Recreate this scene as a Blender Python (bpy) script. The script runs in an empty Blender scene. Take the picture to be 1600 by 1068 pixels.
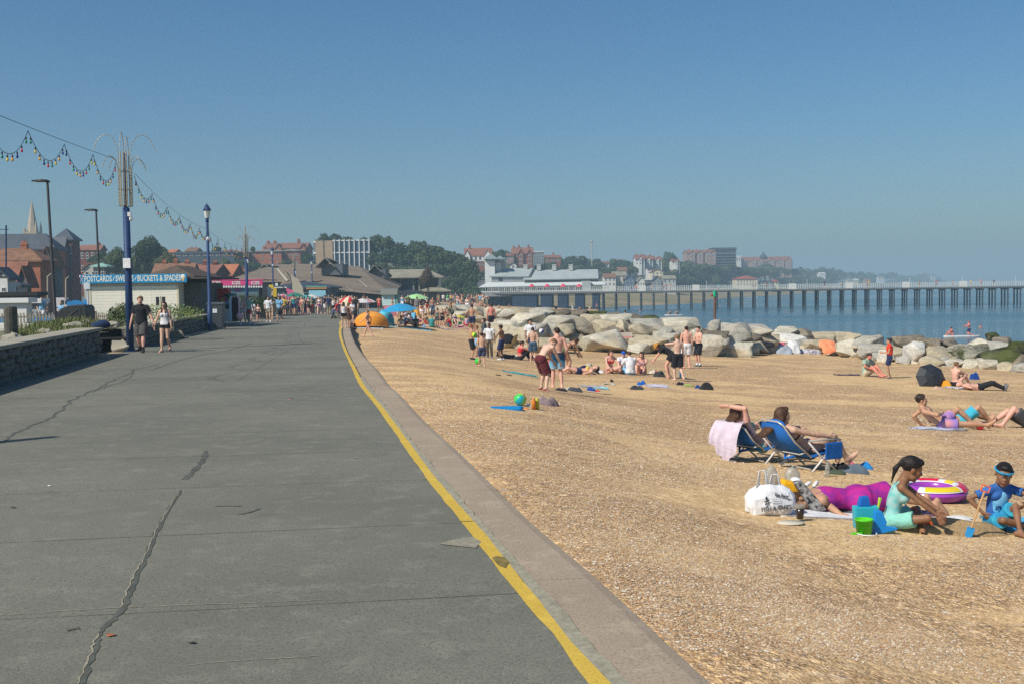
import bpy,bmesh,math,random
import numpy as np
from mathutils import Vector,Matrix,noise as mnoise
random.seed(7);rng=np.random.default_rng(7)
R=math.radians
SC=bpy.context.scene
COL=SC.collection
V=Vector
EYE=V((0,0,1.75));F=1700.0
cam_d=bpy.data.cameras.new('camera');cam=bpy.data.objects.new('camera',cam_d);COL.objects.link(cam)
cam_d.sensor_width=36;cam_d.lens=F/1600*36;cam_d.clip_start=.1;cam_d.clip_end=60000
CM=Matrix.Translation(EYE)@Matrix.Rotation(R(90-2.795),4,'X')@Matrix.Rotation(R(-0.8),4,'Z')
cam.matrix_world=CM;SC.camera=cam
C3=CM.to_3x3()
SUN_DIR=V((-0.62,-0.50,0.77)).normalized()
sun_el=math.asin(SUN_DIR.z);sun_az=math.atan2(SUN_DIR.x,SUN_DIR.y)
W=bpy.data.worlds.new('World');SC.world=W;W.use_nodes=True
wn=W.node_tree.nodes;wl=W.node_tree.links;bg=wn['Background']
sky=wn.new('ShaderNodeTexSky');sky.sky_type='NISHITA';sky.sun_disc=False
sky.sun_elevation=sun_el;sky.sun_rotation=sun_az
sky.altitude=0;sky.air_density=1.0;sky.dust_density=1.6;sky.ozone_density=2.5
hs=wn.new('ShaderNodeHueSaturation');hs.inputs['Saturation'].default_value=1.3
gm=wn.new('ShaderNodeMix');gm.data_type='RGBA';gm.blend_type='MULTIPLY';gm.inputs[0].default_value=1;gm.inputs[7].default_value=(.78,.985,1.08,1)
wl.new(sky.outputs[0],hs.inputs['Color']);wl.new(hs.outputs[0],gm.inputs[6]);wl.new(gm.outputs[2],bg.inputs['Color'])
bg.inputs['Strength'].default_value=0.082
sun_d=bpy.data.lights.new('sun','SUN');sun=bpy.data.objects.new('sun',sun_d);COL.objects.link(sun)
sun_d.energy=4.7;sun_d.angle=R(.5);sun_d.color=(1,.94,.83)
sun.rotation_euler=SUN_DIR.to_track_quat('Z','Y').to_euler();sun.location=(-60,-40,80)
SC.view_settings.view_transform='Standard';SC.view_settings.look='None'
SC.view_settings.exposure=0.13;SC.view_settings.gamma=1
SC.render.engine='CYCLES';SC.cycles.use_denoising=False
try:SC.cycles.denoiser='OPENIMAGEDENOISE'
except Exception:pass
SC.cycles.max_bounces=6;SC.cycles.diffuse_bounces=2;SC.cycles.glossy_bounces=2;SC.cycles.transmission_bounces=4
SC.cycles.volume_bounces=0;SC.cycles.transparent_max_bounces=8;SC.cycles.volume_step_rate=5
SC.cycles.use_adaptive_sampling=False
def ray(px,py):
 return(C3@V(((px-800)/F,(534-py)/F,-1)))
def at(px,py,d):
 r=ray(px,py);return EYE+r*(d/r.y)
def prom_z(x,y):return-0.004*max(y,0) if y<120 else-0.48
def sea_z(x,y):return-3.5
def beach_z(x,y):
 ye=y if y<140 else 140+40*(1-math.exp(-(y-140)/40.0))
 s1=min(1,max(0,(y-8)/23));s2=min(1,max(0,(y-90)/80));z=-0.21-0.047*x-0.013*ye-.45*s1*s1*(3-2*s1)*(1-s2)
 z+=0.09*mnoise.noise(V((x*.18,y*.13,0)))+.045*mnoise.noise(V((x*.7,y*.5,3)))
 if y<16 and x<3:z+=.0
 return max(z,-6.5)
def hit(px,py,zf=prom_z):
 r=ray(px,py);r=r/r.y
 lo,prev=2.0,None;d=2.0
 while d<2500:
  p=EYE+r*d
  if p.z<=zf(p.x,p.y):
   a,b=d/1.02,d
   for _ in range(24):
    m=(a+b)/2;q=EYE+r*m
    if q.z<=zf(q.x,q.y):b=m
    else:a=m
   q=EYE+r*b;return q
  d*=1.02
 return EYE+r*2500
def prom(px,py):return hit(px,py,prom_z)
def beach(px,py):return hit(px,py,beach_z)
def mpx(p):return p.y/F
_mats={}
def mat(name,col,rough=.6,spec=.3,var=0.0,vs=4.0,bump=0.0,bs=40.0,metal=0.0,col2=None,detail=4,alpha=None,trans=0,sheen=0,dist=.01):
 if name in _mats:return _mats[name]
 m=bpy.data.materials.new(name);m.use_nodes=True;nt=m.node_tree;n=nt.nodes;l=nt.links
 b=n['Principled BSDF'];c=tuple(col)+(1,)
 b.inputs['Base Color'].default_value=c;b.inputs['Roughness'].default_value=rough
 b.inputs['Specular IOR Level'].default_value=spec;b.inputs['Metallic'].default_value=metal
 if sheen:b.inputs['Sheen Weight'].default_value=sheen
 if trans:b.inputs['Transmission Weight'].default_value=trans
 if alpha is not None:b.inputs['Alpha'].default_value=alpha
 if var or col2 or bump:
  tc=n.new('ShaderNodeTexCoord')
 if var or col2:
  nz=n.new('ShaderNodeTexNoise');nz.inputs['Scale'].default_value=vs;nz.inputs['Detail'].default_value=detail;nz.inputs['Roughness'].default_value=.62
  l.new(tc.outputs['Object'],nz.inputs['Vector'])
  mx=n.new('ShaderNodeMix');mx.data_type='RGBA'
  rp=n.new('ShaderNodeMapRange');rp.inputs[1].default_value=.33;rp.inputs[2].default_value=.67
  l.new(nz.outputs['Fac'],rp.inputs[0]);l.new(rp.outputs[0],mx.inputs[0])
  c2=col2 if col2 else tuple(min(1,x*(1+var)) for x in col)
  c1=col if col2 else tuple(x*(1-var) for x in col)
  mx.inputs[6].default_value=tuple(c1)+(1,);mx.inputs[7].default_value=tuple(c2)+(1,)
  l.new(mx.outputs[2],b.inputs['Base Color'])
 if bump:
  nb=n.new('ShaderNodeTexNoise');nb.inputs['Scale'].default_value=bs;nb.inputs['Detail'].default_value=5
  l.new(tc.outputs['Object'],nb.inputs['Vector'])
  bp=n.new('ShaderNodeBump');bp.inputs['Strength'].default_value=bump;bp.inputs['Distance'].default_value=dist
  l.new(nb.outputs['Fac'],bp.inputs['Height']);l.new(bp.outputs[0],b.inputs['Normal'])
 _mats[name]=m;return m
def nodes_of(m):return m.node_tree.nodes,m.node_tree.links,m.node_tree.nodes['Principled BSDF']
def paint(c,rough=.5,name=None):
 k=name or 'paint_%02x%02x%02x_%d'%(int(c[0]*255),int(c[1]*255),int(c[2]*255),int(rough*10))
 return mat(k,c,rough,var=.1,vs=3)
def cloth(c):
 k='cloth_%02x%02x%02x'%tuple(int(min(1,v)*255) for v in c)
 return mat(k,c,.85,.15,var=.13,vs=7,bump=.5,bs=22,sheen=.1,dist=.02)
class MB:
 def __init__(s):s.v=[];s.f=[];s.m=[]
 def add(s,vs,fs,mi=0):
  o=len(s.v);s.v.extend([tuple(p) for p in vs]);s.f.extend([tuple(i+o for i in f) for f in fs]);s.m.extend([mi]*len(fs));return s
 def box(s,c,size,rz=0,mi=0,M=None):
  hx,hy,hz=size[0]/2,size[1]/2,size[2]/2
  T=(Matrix.Translation(V(c))@Matrix.Rotation(rz,4,'Z')) if M is None else Matrix.Translation(V(c))@M
  vs=[T@V((x*hx,y*hy,z*hz)) for z in(-1,1) for y in(-1,1) for x in(-1,1)]
  return s.add(vs,[(0,2,3,1),(4,5,7,6),(0,1,5,4),(2,6,7,3),(0,4,6,2),(1,3,7,5)],mi)
 def bx(s,x0,x1,y0,y1,z0,z1,mi=0):return s.box(((x0+x1)/2,(y0+y1)/2,(z0+z1)/2),(abs(x1-x0),abs(y1-y0),abs(z1-z0)),0,mi)
 def tube(s,pts,r,n=8,mi=0,caps=True,flat=1.0):
  pts=[V(p) for p in pts];rs=r if isinstance(r,(list,tuple)) else[r]*len(pts)
  vs=[];up=None
  for i,p in enumerate(pts):
   a=pts[max(i-1,0)];b=pts[min(i+1,len(pts)-1)];t=(b-a)
   t=t.normalized() if t.length>1e-9 else V((0,0,1))
   if up is None:up=t.orthogonal().normalized() if abs(t.z)>.9 else V((0,0,1)).cross(t).normalized()
   up=(up-t*up.dot(t));up=up.normalized() if up.length>1e-6 else t.orthogonal().normalized()
   w=t.cross(up)
   for k in range(n):
    a_=2*math.pi*k/n;vs.append(p+(up*math.cos(a_)+w*math.sin(a_)*flat)*rs[i])
  fs=[]
  for i in range(len(pts)-1):
   for k in range(n):
    k2=(k+1)%n;fs.append((i*n+k,i*n+k2,(i+1)*n+k2,(i+1)*n+k))
  if caps:fs.append(tuple(range(n-1,-1,-1)));fs.append(tuple((len(pts)-1)*n+k for k in range(n)))
  return s.add(vs,fs,mi)
 def lathe(s,prof,c=(0,0,0),n=16,mi=0,sy=1.0):
  vs=[];fs=[];c=V(c)
  for(r,z) in prof:
   for k in range(n):
    a=2*math.pi*k/n;vs.append(c+V((r*math.cos(a),r*math.sin(a)*sy,z)))
  for i in range(len(prof)-1):
   for k in range(n):
    k2=(k+1)%n;fs.append((i*n+k,i*n+k2,(i+1)*n+k2,(i+1)*n+k))
  fs.append(tuple(range(n-1,-1,-1)));fs.append(tuple((len(prof)-1)*n+k for k in range(n)))
  return s.add(vs,fs,mi)
 def ball(s,c,r,n=10,mi=0):
  rr=(r,r,r) if isinstance(r,(int,float)) else r;m=max(4,n//2+1);c=V(c)
  vs=[];fs=[]
  for i in range(m+1):
   th=math.pi*i/m
   for k in range(n):
    a=2*math.pi*k/n;vs.append(c+V((rr[0]*math.sin(th)*math.cos(a),rr[1]*math.sin(th)*math.sin(a),-rr[2]*math.cos(th))))
  for i in range(m):
   for k in range(n):
    k2=(k+1)%n;fs.append((i*n+k,i*n+k2,(i+1)*n+k2,(i+1)*n+k))
  return s.add(vs,fs,mi)
 def prism(s,poly,z0,z1,mi=0,axis='z'):
  n=len(poly)
  def P(a,b,c):return{'z':(a,b,c),'y':(a,c,b),'x':(c,a,b)}[axis]
  vs=[P(p[0],p[1],z0) for p in poly]+[P(p[0],p[1],z1) for p in poly]
  fs=[tuple(range(n-1,-1,-1)),tuple(range(n,2*n))]+[(i,(i+1)%n,n+(i+1)%n,n+i) for i in range(n)]
  return s.add(vs,fs,mi)
 def quad(s,a,b,c,d,mi=0):return s.add([a,b,c,d],[(0,1,2,3)],mi)
 def xf(s,M,start=0):
  for i in range(start,len(s.v)):s.v[i]=tuple(M@V(s.v[i]))
  return s
 def mesh(s,name,mats,smooth=False):
  me=bpy.data.meshes.new(name);me.from_pydata(s.v,[],s.f)
  for m_ in(mats if isinstance(mats,(list,tuple)) else[mats]):me.materials.append(m_)
  if any(s.m):me.polygons.foreach_set('material_index',s.m)
  if smooth:me.polygons.foreach_set('use_smooth',[True]*len(me.polygons))
  me.update();return me
 def build(s,name,mats,parent=None,smooth=False,fixn=True):
  me=s.mesh(name,mats,smooth)
  if fixn and len(me.polygons)<20000:
   bm=bmesh.new();bm.from_mesh(me);bmesh.ops.recalc_face_normals(bm,faces=bm.faces);bm.to_mesh(me);bm.free()
  return link(name,me,parent)
def link(name,me,parent=None,loc=None):
 o=bpy.data.objects.new(name,me);COL.objects.link(o)
 if parent is not None:o.parent=parent
 if loc is not None:o.location=loc
 return o
def tag(o,label=None,cat=None,group=None,kind=None):
 if label:o['label']=label
 if cat:o['category']=cat
 if group:o['group']=group
 if kind:o['kind']=kind
 return o
def empty(name,loc,label,cat,group=None,rz=0):
 o=bpy.data.objects.new(name,None);COL.objects.link(o);o.location=loc;o.rotation_euler=(0,0,rz);o.empty_display_size=.3
 return tag(o,label,cat,group)
_kids={}
def copy_tree(o,parent=None):
 c=o.copy();COL.objects.link(c);c.parent=parent
 for ch in list(o.children):copy_tree(ch,c)
 return c
def bevel(o,w=.01,seg=2,angle=35):
 bm=bmesh.new();bm.from_mesh(o.data)
 es=[e for e in bm.edges if len(e.link_faces)==2 and e.calc_face_angle(0)>R(angle)]
 bmesh.ops.bevel(bm,geom=es,offset=w,segments=seg,affect='EDGES',profile=.6)
 bm.to_mesh(o.data);bm.free();return o
def curve_pts(p,n):
 """Catmull-Rom through points."""
 p=[V(q) for q in p];out=[]
 for i in range(len(p)-1):
  a=p[max(i-1,0)];b=p[i];c=p[i+1];d=p[min(i+2,len(p)-1)]
  for k in range(n):
   t=k/n
   out.append(.5*((2*b)+(c-a)*t+(2*a-5*b+4*c-d)*t*t+(3*b-3*c+d-a)*t**3))
 out.append(p[-1]);return out
def text_mesh(txt,size,mat_,parent=None,loc=(0,0,0),rot=(R(90),0,0),depth=.004,name='lettering',bold=.0,align='CENTER',sx=1.0):
 cu=bpy.data.curves.new('t','FONT');cu.body=txt;cu.size=size;cu.extrude=depth;cu.offset=bold;cu.align_x=align;cu.align_y='CENTER';cu.resolution_u=2
 ob=bpy.data.objects.new('t',cu);COL.objects.link(ob)
 dg=bpy.context.evaluated_depsgraph_get();me=bpy.data.meshes.new_from_object(ob.evaluated_get(dg))
 bpy.data.objects.remove(ob);bpy.data.curves.remove(cu)
 me.name=name;me.materials.clear();me.materials.append(mat_)
 o=link(name,me,parent,loc);o.rotation_euler=rot;o.scale=(sx,1,1);return o
def _n(v):v=np.asarray(v,float);return v/(np.linalg.norm(v)+1e-12)
def P_(a,b,r,flat=None,k=.02,cut=None,sub=False):return('c',np.asarray(a,float),np.asarray(b,float),np.asarray(r if isinstance(r,(list,tuple)) else[r,r],float),flat,k,cut,sub)
def E_(c,rad,Rm=None,k=.02,cut=None,sub=False):return('e',np.asarray(c,float),np.asarray(rad,float),np.eye(3) if Rm is None else Rm,None,k,cut,sub)
def sdf_mesh(prims,h,wob=0,wf=20,seed=0):
 """prims -> (verts, quads) by surface nets on a grid of cell h."""
 lo=np.full(3,1e9);hi=-lo
 for p in prims:
  if p[7]:continue
  if p[0]=='c':
   r=p[3].max();a=np.minimum(p[1],p[2])-r;b=np.maximum(p[1],p[2])+r
  else:
   e=np.abs(p[3].T)@p[2];a=p[1]-e;b=p[1]+e
  lo=np.minimum(lo,a);hi=np.maximum(hi,b)
 lo-=3*h+.01;hi+=3*h+.01
 dim=np.ceil((hi-lo)/h).astype(int)+1
 Fd=np.full(dim,.5,np.float32)
 for p in prims:
  kind,a,b,r,flat,k,cut,sub=p
  if kind=='c':rm=r.max();c0=np.minimum(a,b)-rm;c1=np.maximum(a,b)+rm
  else:e=np.abs(r.T)@b;c0=a-e;c1=a+e
  m=k+2.5*h
  i0=np.maximum(np.floor((c0-m-lo)/h).astype(int),0);i1=np.minimum(np.ceil((c1+m-lo)/h).astype(int)+1,dim)
  if(i1<=i0).any():continue
  X=lo[0]+h*np.arange(i0[0],i1[0])[:,None,None];Y=lo[1]+h*np.arange(i0[1],i1[1])[None,:,None];Z=lo[2]+h*np.arange(i0[2],i1[2])[None,None,:]
  if kind=='c':
   px,py,pz=X-a[0],Y-a[1],Z-a[2];ab=b-a
   if flat is not None:
    n=_n(flat[0]);q=(1/flat[1]-1);dn=px*n[0]+py*n[1]+pz*n[2]
    px=px+q*dn*n[0];py=py+q*dn*n[1];pz=pz+q*dn*n[2]
    ab=ab+q*(ab@n)*n
   L=ab@ab+1e-12
   t=np.clip((px*ab[0]+py*ab[1]+pz*ab[2])/L,0,1)
   rr=np.interp(t,np.linspace(0,1,len(r)),r)
   d=np.sqrt((px-t*ab[0])**2+(py-t*ab[1])**2+(pz-t*ab[2])**2)-rr
   if flat is not None:d=d*(flat[1]*.5+.5)
  else:
   px,py,pz=X-a[0],Y-a[1],Z-a[2]
   u=[(px*r[i][0]+py*r[i][1]+pz*r[i][2])/b[i] for i in range(3)]
   k0=np.sqrt(u[0]**2+u[1]**2+u[2]**2);k1=np.sqrt((u[0]/b[0])**2+(u[1]/b[1])**2+(u[2]/b[2])**2)+1e-9
   d=k0*(k0-1)/k1
  if cut is not None:
   for(cp,cn) in cut:
    cn=_n(cn);d=np.maximum(d,(X-cp[0])*cn[0]+(Y-cp[1])*cn[1]+(Z-cp[2])*cn[2])
  sl=(slice(i0[0],i1[0]),slice(i0[1],i1[1]),slice(i0[2],i1[2]));f=Fd[sl]
  if sub:
   d=-d;hh=np.clip(.5-.5*(d-f)/-k,0,1) if False else np.maximum(k-np.abs(f-d),0)/k
   Fd[sl]=np.maximum(f,d)+hh*hh*k*.25
  else:
   hh=np.maximum(k-np.abs(f-d),0)/k
   Fd[sl]=np.minimum(f,d)-hh*hh*k*.25
 if wob:
  X=(lo[0]+h*np.arange(dim[0]))[:,None,None];Y=(lo[1]+h*np.arange(dim[1]))[None,:,None];Z=(lo[2]+h*np.arange(dim[2]))[None,None,:]
  s=seed*1.7
  Fd=Fd+wob*(np.sin(wf*X+3*np.sin(wf*.6*Z+s)+s)+np.sin(wf*.8*Y+2.5*np.sin(wf*.7*X+s*2))+np.sin(wf*.7*Z+2*np.sin(wf*Y*.9+s)))/2
 return nets(Fd,lo,h)
def nets(Fd,lo,h):
 S=Fd<0;nx,ny,nz=Fd.shape
 cnt=np.zeros((nx-1,ny-1,nz-1),np.float32);acc=np.zeros((nx-1,ny-1,nz-1,3),np.float32)
 quads=[]
 def cell(i,j,k):return np.stack([i,j,k],-1)
 for ax in range(3):
  sh=[slice(None)]*3;sh[ax]=slice(0,-1);A=Fd[tuple(sh)];SA=S[tuple(sh)]
  sh[ax]=slice(1,None);B=Fd[tuple(sh)];SB=S[tuple(sh)]
  I=np.argwhere(SA!=SB)
  if len(I)==0:continue
  fa=A[tuple(I.T)];fb=B[tuple(I.T)];t=fa/(fa-fb)
  pos=I.astype(np.float32).copy();pos[:,ax]+=t
  o1,o2=[x for x in range(3) if x!=ax];sa=SA[tuple(I.T)]
  cs=[]
  for d1,d2 in((0,0),(1,0),(1,1),(0,1)):
   c=I.copy();c[:,o1]-=d1;c[:,o2]-=d2;cs.append(c)
   ok=(c>=0).all(1)&(c[:,0]<nx-1)&(c[:,1]<ny-1)&(c[:,2]<nz-1)
   cc=c[ok];np.add.at(cnt,tuple(cc.T),1);np.add.at(acc,tuple(cc.T),pos[ok])
  q=np.stack(cs,1);okq=(q>=0).all((1,2))&(q[:,:,0]<nx-1).all(1)&(q[:,:,1]<ny-1).all(1)&(q[:,:,2]<nz-1).all(1)
  q=q[okq];sa=sa[okq];flip=(~sa) if ax!=1 else sa
  q[flip]=q[flip][:,::-1];quads.append(q[:,::-1])
 ids=np.full(cnt.shape,-1,np.int64);m=cnt>0;ids[m]=np.arange(m.sum())
 vs=acc[m]/cnt[m][:,None]*h+lo
 Q=np.concatenate(quads);Q=ids[Q[...,0],Q[...,1],Q[...,2]]
 return vs,Q
def np_mesh(name,parts,mats,smooth=True):
 """parts: list of (verts, quads, material index array or int)."""
 vs=[];qs=[];ms=[];o=0
 for v,q,m in parts:
  vs.append(v);qs.append(np.asarray(q)+o);o+=len(v);ms.append(np.full(len(q),m,np.int32) if np.isscalar(m) else m)
 vs=np.concatenate(vs).astype(np.float32);qs=np.concatenate(qs).astype(np.int32);ms=np.concatenate(ms)
 me=bpy.data.meshes.new(name);me.vertices.add(len(vs));me.vertices.foreach_set('co',vs.ravel())
 me.loops.add(qs.size);me.loops.foreach_set('vertex_index',qs.ravel());me.polygons.add(len(qs))
 me.polygons.foreach_set('loop_start',np.arange(0,qs.size,4,dtype=np.int32));me.polygons.foreach_set('loop_total',np.full(len(qs),4,np.int32))
 for m in mats:me.materials.append(m)
 me.polygons.foreach_set('material_index',ms.astype(np.int32));me.polygons.foreach_set('use_smooth',np.full(len(qs),smooth))
 me.update(calc_edges=True);return me
def skin_mat(k):
 c={'pale':(.62,.40,.30),'pink':(.66,.36,.27),'fair':(.56,.345,.24),'tan':(.45,.25,.155),'olive':(.36,.2,.12),'brown':(.235,.115,.062),'dark':(.10,.05,.03),'red':(.62,.22,.16)}[k]
 m=mat('skin_'+k,c,.55,.35,var=.09,vs=9,bump=.25,bs=60,dist=.003)
 b=m.node_tree.nodes['Principled BSDF'];b.inputs['Subsurface Weight'].default_value=.0
 return m
LIP=mat('lips',(.40,.17,.13),.5);BROW=mat('brow_hair',(.03,.018,.012),.8);EYEW=mat('eye',(.30,.26,.24),.3)
IRIS=mat('iris',(.03,.02,.015),.15)
def hair_mat(k):
 c={'black':(.012,.009,.008),'dark':(.028,.016,.011),'brown':(.07,.035,.018),'light':(.2,.11,.05),'blond':(.38,.24,.1),'grey':(.3,.29,.28),'red':(.22,.07,.025)}[k]
 return mat('hair_'+k,c,.6,.3,var=.35,vs=30,bump=.6,bs=70,dist=.006)
_hd={}
def head_parts(h,female=False):
 key=(h,female)
 if key in _hd:return _hd[key]
 z=.004
 pr=[E_((0,-.012,.032),(.074,.094,.083),k=.02),E_((0,.022,-.03),(.058,.066,.082),k=.03),P_((-.035,.03,-.075),(.035,.03,-.075),.03,k=.03),E_((0,.062,-.102),(.022,.022,.018),k=.025),P_((-.034,.06,-.02),(-.012,.074,-.05),.024,k=.02),P_((.034,.06,-.02),(.012,.074,-.05),.024,k=.02),P_((-.038,.068,.028),(.038,.068,.028),.014,k=.02),E_((-.031,.096,.004),(.017,.013,.009),k=.012,sub=True),E_((.031,.096,.004),(.017,.013,.009),k=.012,sub=True),P_((0,.082,.014),(0,.108,-.026),[.008,.012],k=.01),P_((-.011,.094,-.03),(.011,.094,-.03),.0085,k=.008),E_((0,.089,-.054),(.024,.013,.0065),k=.006),E_((0,.087,-.065),(.02,.013,.007),k=.006),E_((-.077,-.006,-.004),(.009,.02,.031),k=.008),E_((.077,-.006,-.004),(.009,.02,.031),k=.008),P_((0,-.022,-.06),(0,-.04,-.17),[.052,.053] if not female else[.045,.045],k=.03)]
 v,q=sdf_mesh(pr,h)
 c=v[q].mean(1);m=np.zeros(len(q),int)
 m[(np.abs(c[:,0])<.021)&(c[:,1]>.089)&(c[:,2]<-.049)&(c[:,2]>-.068)]=1
 ax=np.abs(c[:,0]);m[(ax>.014)&(ax<.05)&(c[:,1]>.055)&(np.abs(c[:,2]-(.024-(ax-.03)**2*12))<.006)]=2
 parts=[(v,q,m)]
 for sx in(-1,1):
  b=MB().ball((sx*.031,.0775,.004),(.0125,.0115,.0085),10);parts.append((np.array(b.v),[f if len(f)==4 else f for f in b.f],3))
  b=MB().ball((sx*.031,.084,.003),(.0062,.006,.0066),8);parts.append((np.array(b.v),b.f,4))
 _hd[key]=parts;return parts
_hands={}
def hand_parts(h,curl):
 key=(h,curl)
 if key in _hands:return _hands[key]
 pr=[P_((0,0,.02),(0,0,-.02),[.026,.028],flat=((1,0,0),.62),k=.02),P_((0,.008,-.03),(0,.012,-.085),[.028,.03],flat=((1,0,0),.42),k=.02),P_((0,-.01,-.03),(0,-.016,-.082),[.026,.026],flat=((1,0,0),.42),k=.02)]
 for y,L,r in((.031,.072,.0088),(.011,.08,.009),(-.01,.074,.0086),(-.03,.058,.0078)):
  p=np.array([0,y,-.088]);a=curl*.55
  for i,f in enumerate((.45,.32,.25)):
   q=p+L*f*np.array([-math.sin(a),y*.35,-math.cos(a)]);pr.append(P_(p,q,[r*(1-.08*i),r*(.94-.08*i)],k=.003));p=q;a+=curl
 pr+=[P_((-.004,.018,-.025),(-.016,.046,-.052),[.016,.0115],k=.012),P_((-.016,.046,-.052),(-.026,.056,-.078),[.011,.01],k=.004),P_((-.026,.056,-.078),(-.034-.01*curl,.054,-.1),[.0098,.008],k=.004)]
 v,q=sdf_mesh(pr,h);_hands[key]=(v,q);return v,q
def ik(a,b,l1,l2,hint):
 a=np.asarray(a,float);b=np.asarray(b,float);d=b-a;L=np.linalg.norm(d)
 mx=(l1+l2)*.999
 if L>mx:b=a+d/L*mx;d=b-a;L=mx
 L=max(L,abs(l1-l2)+.02);u=_n(d);hnt=np.asarray(hint,float);hnt=hnt-u*(hnt@u);hnt=_n(hnt)
 x=(l1*l1-l2*l2+L*L)/(2*L);y=math.sqrt(max(l1*l1-x*x,0))
 return a+u*x+hnt*y,b
def skel(p):
 """Joint positions (adult of 1.75 m) from a pose dict."""
 g=lambda k,d:np.asarray(p.get(k,d),float)
 fem=p.get('fem',False);J={}
 pel=g('pel',(0,0,.94));u1=_n(g('u1',(0,0,1)));u2=_n(g('u2',u1));fw=_n(g('fw',(0,1,0)))
 rt=_n(np.cross(fw,u1));fwp=_n(np.cross(u1,rt));rs=g('rs',rt);rs=_n(rs-u2*(rs@u2));fs=_n(np.cross(u2,rs))
 wst=pel+u1*.17;chs=wst+_n(u1+u2)*.14;nb=chs+u2*.2
 sw=.165 if fem else.185;lift=p.get('lift',(0,0))
 J.update(pel=pel,wst=wst,chs=chs,nb=nb,rt=rt,fw=fwp,rs=rs,fs=fs,u1=u1,u2=u2,fem=fem)
 J['sR']=nb-u2*.068+rs*sw+u2*lift[0];J['sL']=nb-u2*.068-rs*sw+u2*lift[1]
 hw=.095 if fem else.088;J['hR']=pel+rt*hw-u1*.02;J['hL']=pel-rt*hw-u1*.02
 for s,sg in(('R',1),('L',-1)):
  sh=J['s'+s];hp=J['h'+s]
  tgt=g('h'+s,sh+np.array([0,0,-.53])+rs*sg*.07+fs*.06)
  J['e'+s],J['w'+s]=ik(sh,tgt,.285,.255,g('e'+s,-fs*1+rs*sg*.3))
  ft=g('f'+s,hp+np.array([0,0,-.84]));J['k'+s],J['a'+s]=ik(hp,ft,.435,.425,g('k'+s,fwp))
  calf=_n(J['a'+s]-J['k'+s])
  J['td'+s]=_n(g('t'+s,fwp+rt*sg*.25*1.0 if True else fwp));J['pn'+s]=g('n'+s,-rs*sg)
 hd=g('hd',fs);hup=_n(g('hup',u2));hd=_n(hd-hup*(hd@hup));J['hup']=hup;J['hd']=hd;J['hr']=np.cross(hd,hup)
 J['hc']=nb+u2*.038+hup*.112+hd*.03
 return J
def rotm(x,y,z):return np.stack([x,y,z])
def torso(J,inf=0,bulk=1.0,k=.06):
 fem=J['fem'];u1,u2,rt,fw,rs,fs=(J[q] for q in('u1','u2','rt','fw','rs','fs'));R1=rotm(rt,fw,u1);R2=rotm(rs,fs,u2)
 b=bulk
 pr=[E_(J['pel']+u1*.01,((.168 if fem else.155)*b+inf,.115*b+inf,.125+inf),R1,k),E_(J['wst'],((.118 if fem else.135)*b+inf,.092*b+inf,.13+inf),R1,k),E_(J['chs']+u2*.03,((.14 if fem else.158)*b+inf,.104*b+inf,.17+inf),R2,k),P_(J['sR']-rs*.03,J['sL']+rs*.03,.05*b+inf,flat=(fs,.9),k=k),P_(J['nb']+u2*.015,J['sR']+u2*.012,[.045,.03+inf*.5],k=.05),P_(J['nb']+u2*.015,J['sL']+u2*.012,[.045,.03+inf*.5],k=.05),P_(J['nb']-u2*.03,J['nb']+u2*.05,[.058+inf*.5,.046+inf*.3],k=.04)]
 if fem:
  for s in(-1,1):pr.append(E_(J['chs']+u2*.02+fs*.085+rs*s*.07,(.062+inf,.055+inf,.062+inf),R2,.03))
 else:
  for s in(-1,1):pr.append(E_(J['chs']+u2*.07+fs*.06+rs*s*.07,(.08+inf,.045+inf,.06+inf),R2,.03))
 gf=.05 if fem else.03;pr+=[E_(J['h'+s]-fw*gf-u1*.02,(.085*b+inf,.075*b+inf,.09+inf),R1,.05) for s in 'RL']
 return pr
ARM_U=[.052,.05,.048,.041,.038];ARM_F=[.038,.043,.039,.031,.027]
LEG_T=[.092,.088,.077,.063,.055];LEG_C=[.054,.061,.06,.046,.037,.036]
def limb(J,s,inf=0,lr=1.0,arms=True,legs=True):
 pr=[];f=.9 if J['fem'] else 1
 if arms:
  pr+=[P_(J['s'+s],J['e'+s],[r*f*lr+inf for r in ARM_U],k=.025),P_(J['e'+s],J['w'+s],[r*f*lr+inf for r in ARM_F],k=.015)]
 if legs:
  pr+=[P_(J['h'+s],J['k'+s],[r*lr+inf for r in LEG_T],k=.035),P_(J['k'+s],J['a'+s],[r*lr+inf for r in LEG_C],k=.02)]
 return pr
def foot(J,s,inf=0,lr=1.0):
 a=J['a'+s];t=J['td'+s];c=_n(J['a'+s]-J['k'+s]);dn=c-t*(c@t);dn=_n(dn) if np.linalg.norm(dn)>.1 else _n(np.cross(t,J['rt']))
 hl=a+dn*.045-t*.035;bl=a+dn*.055+t*.125;to=a+dn*.062+t*.18;sd=np.cross(t,dn)
 return[P_(a,hl,[.036*lr+inf,.032+inf],k=.02),P_(hl,bl,[.03+inf,.033+inf],flat=(dn,.8),k=.02),P_(a+t*.01,bl,[.034+inf,.024+inf],k=.03),P_(bl+sd*.014,to+sd*.01,[.022+inf,.015+inf],flat=(dn,.8),k=.012),P_(bl-sd*.016,to-sd*.024-t*.02,[.02+inf,.014+inf],flat=(dn,.8),k=.012)]
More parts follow.
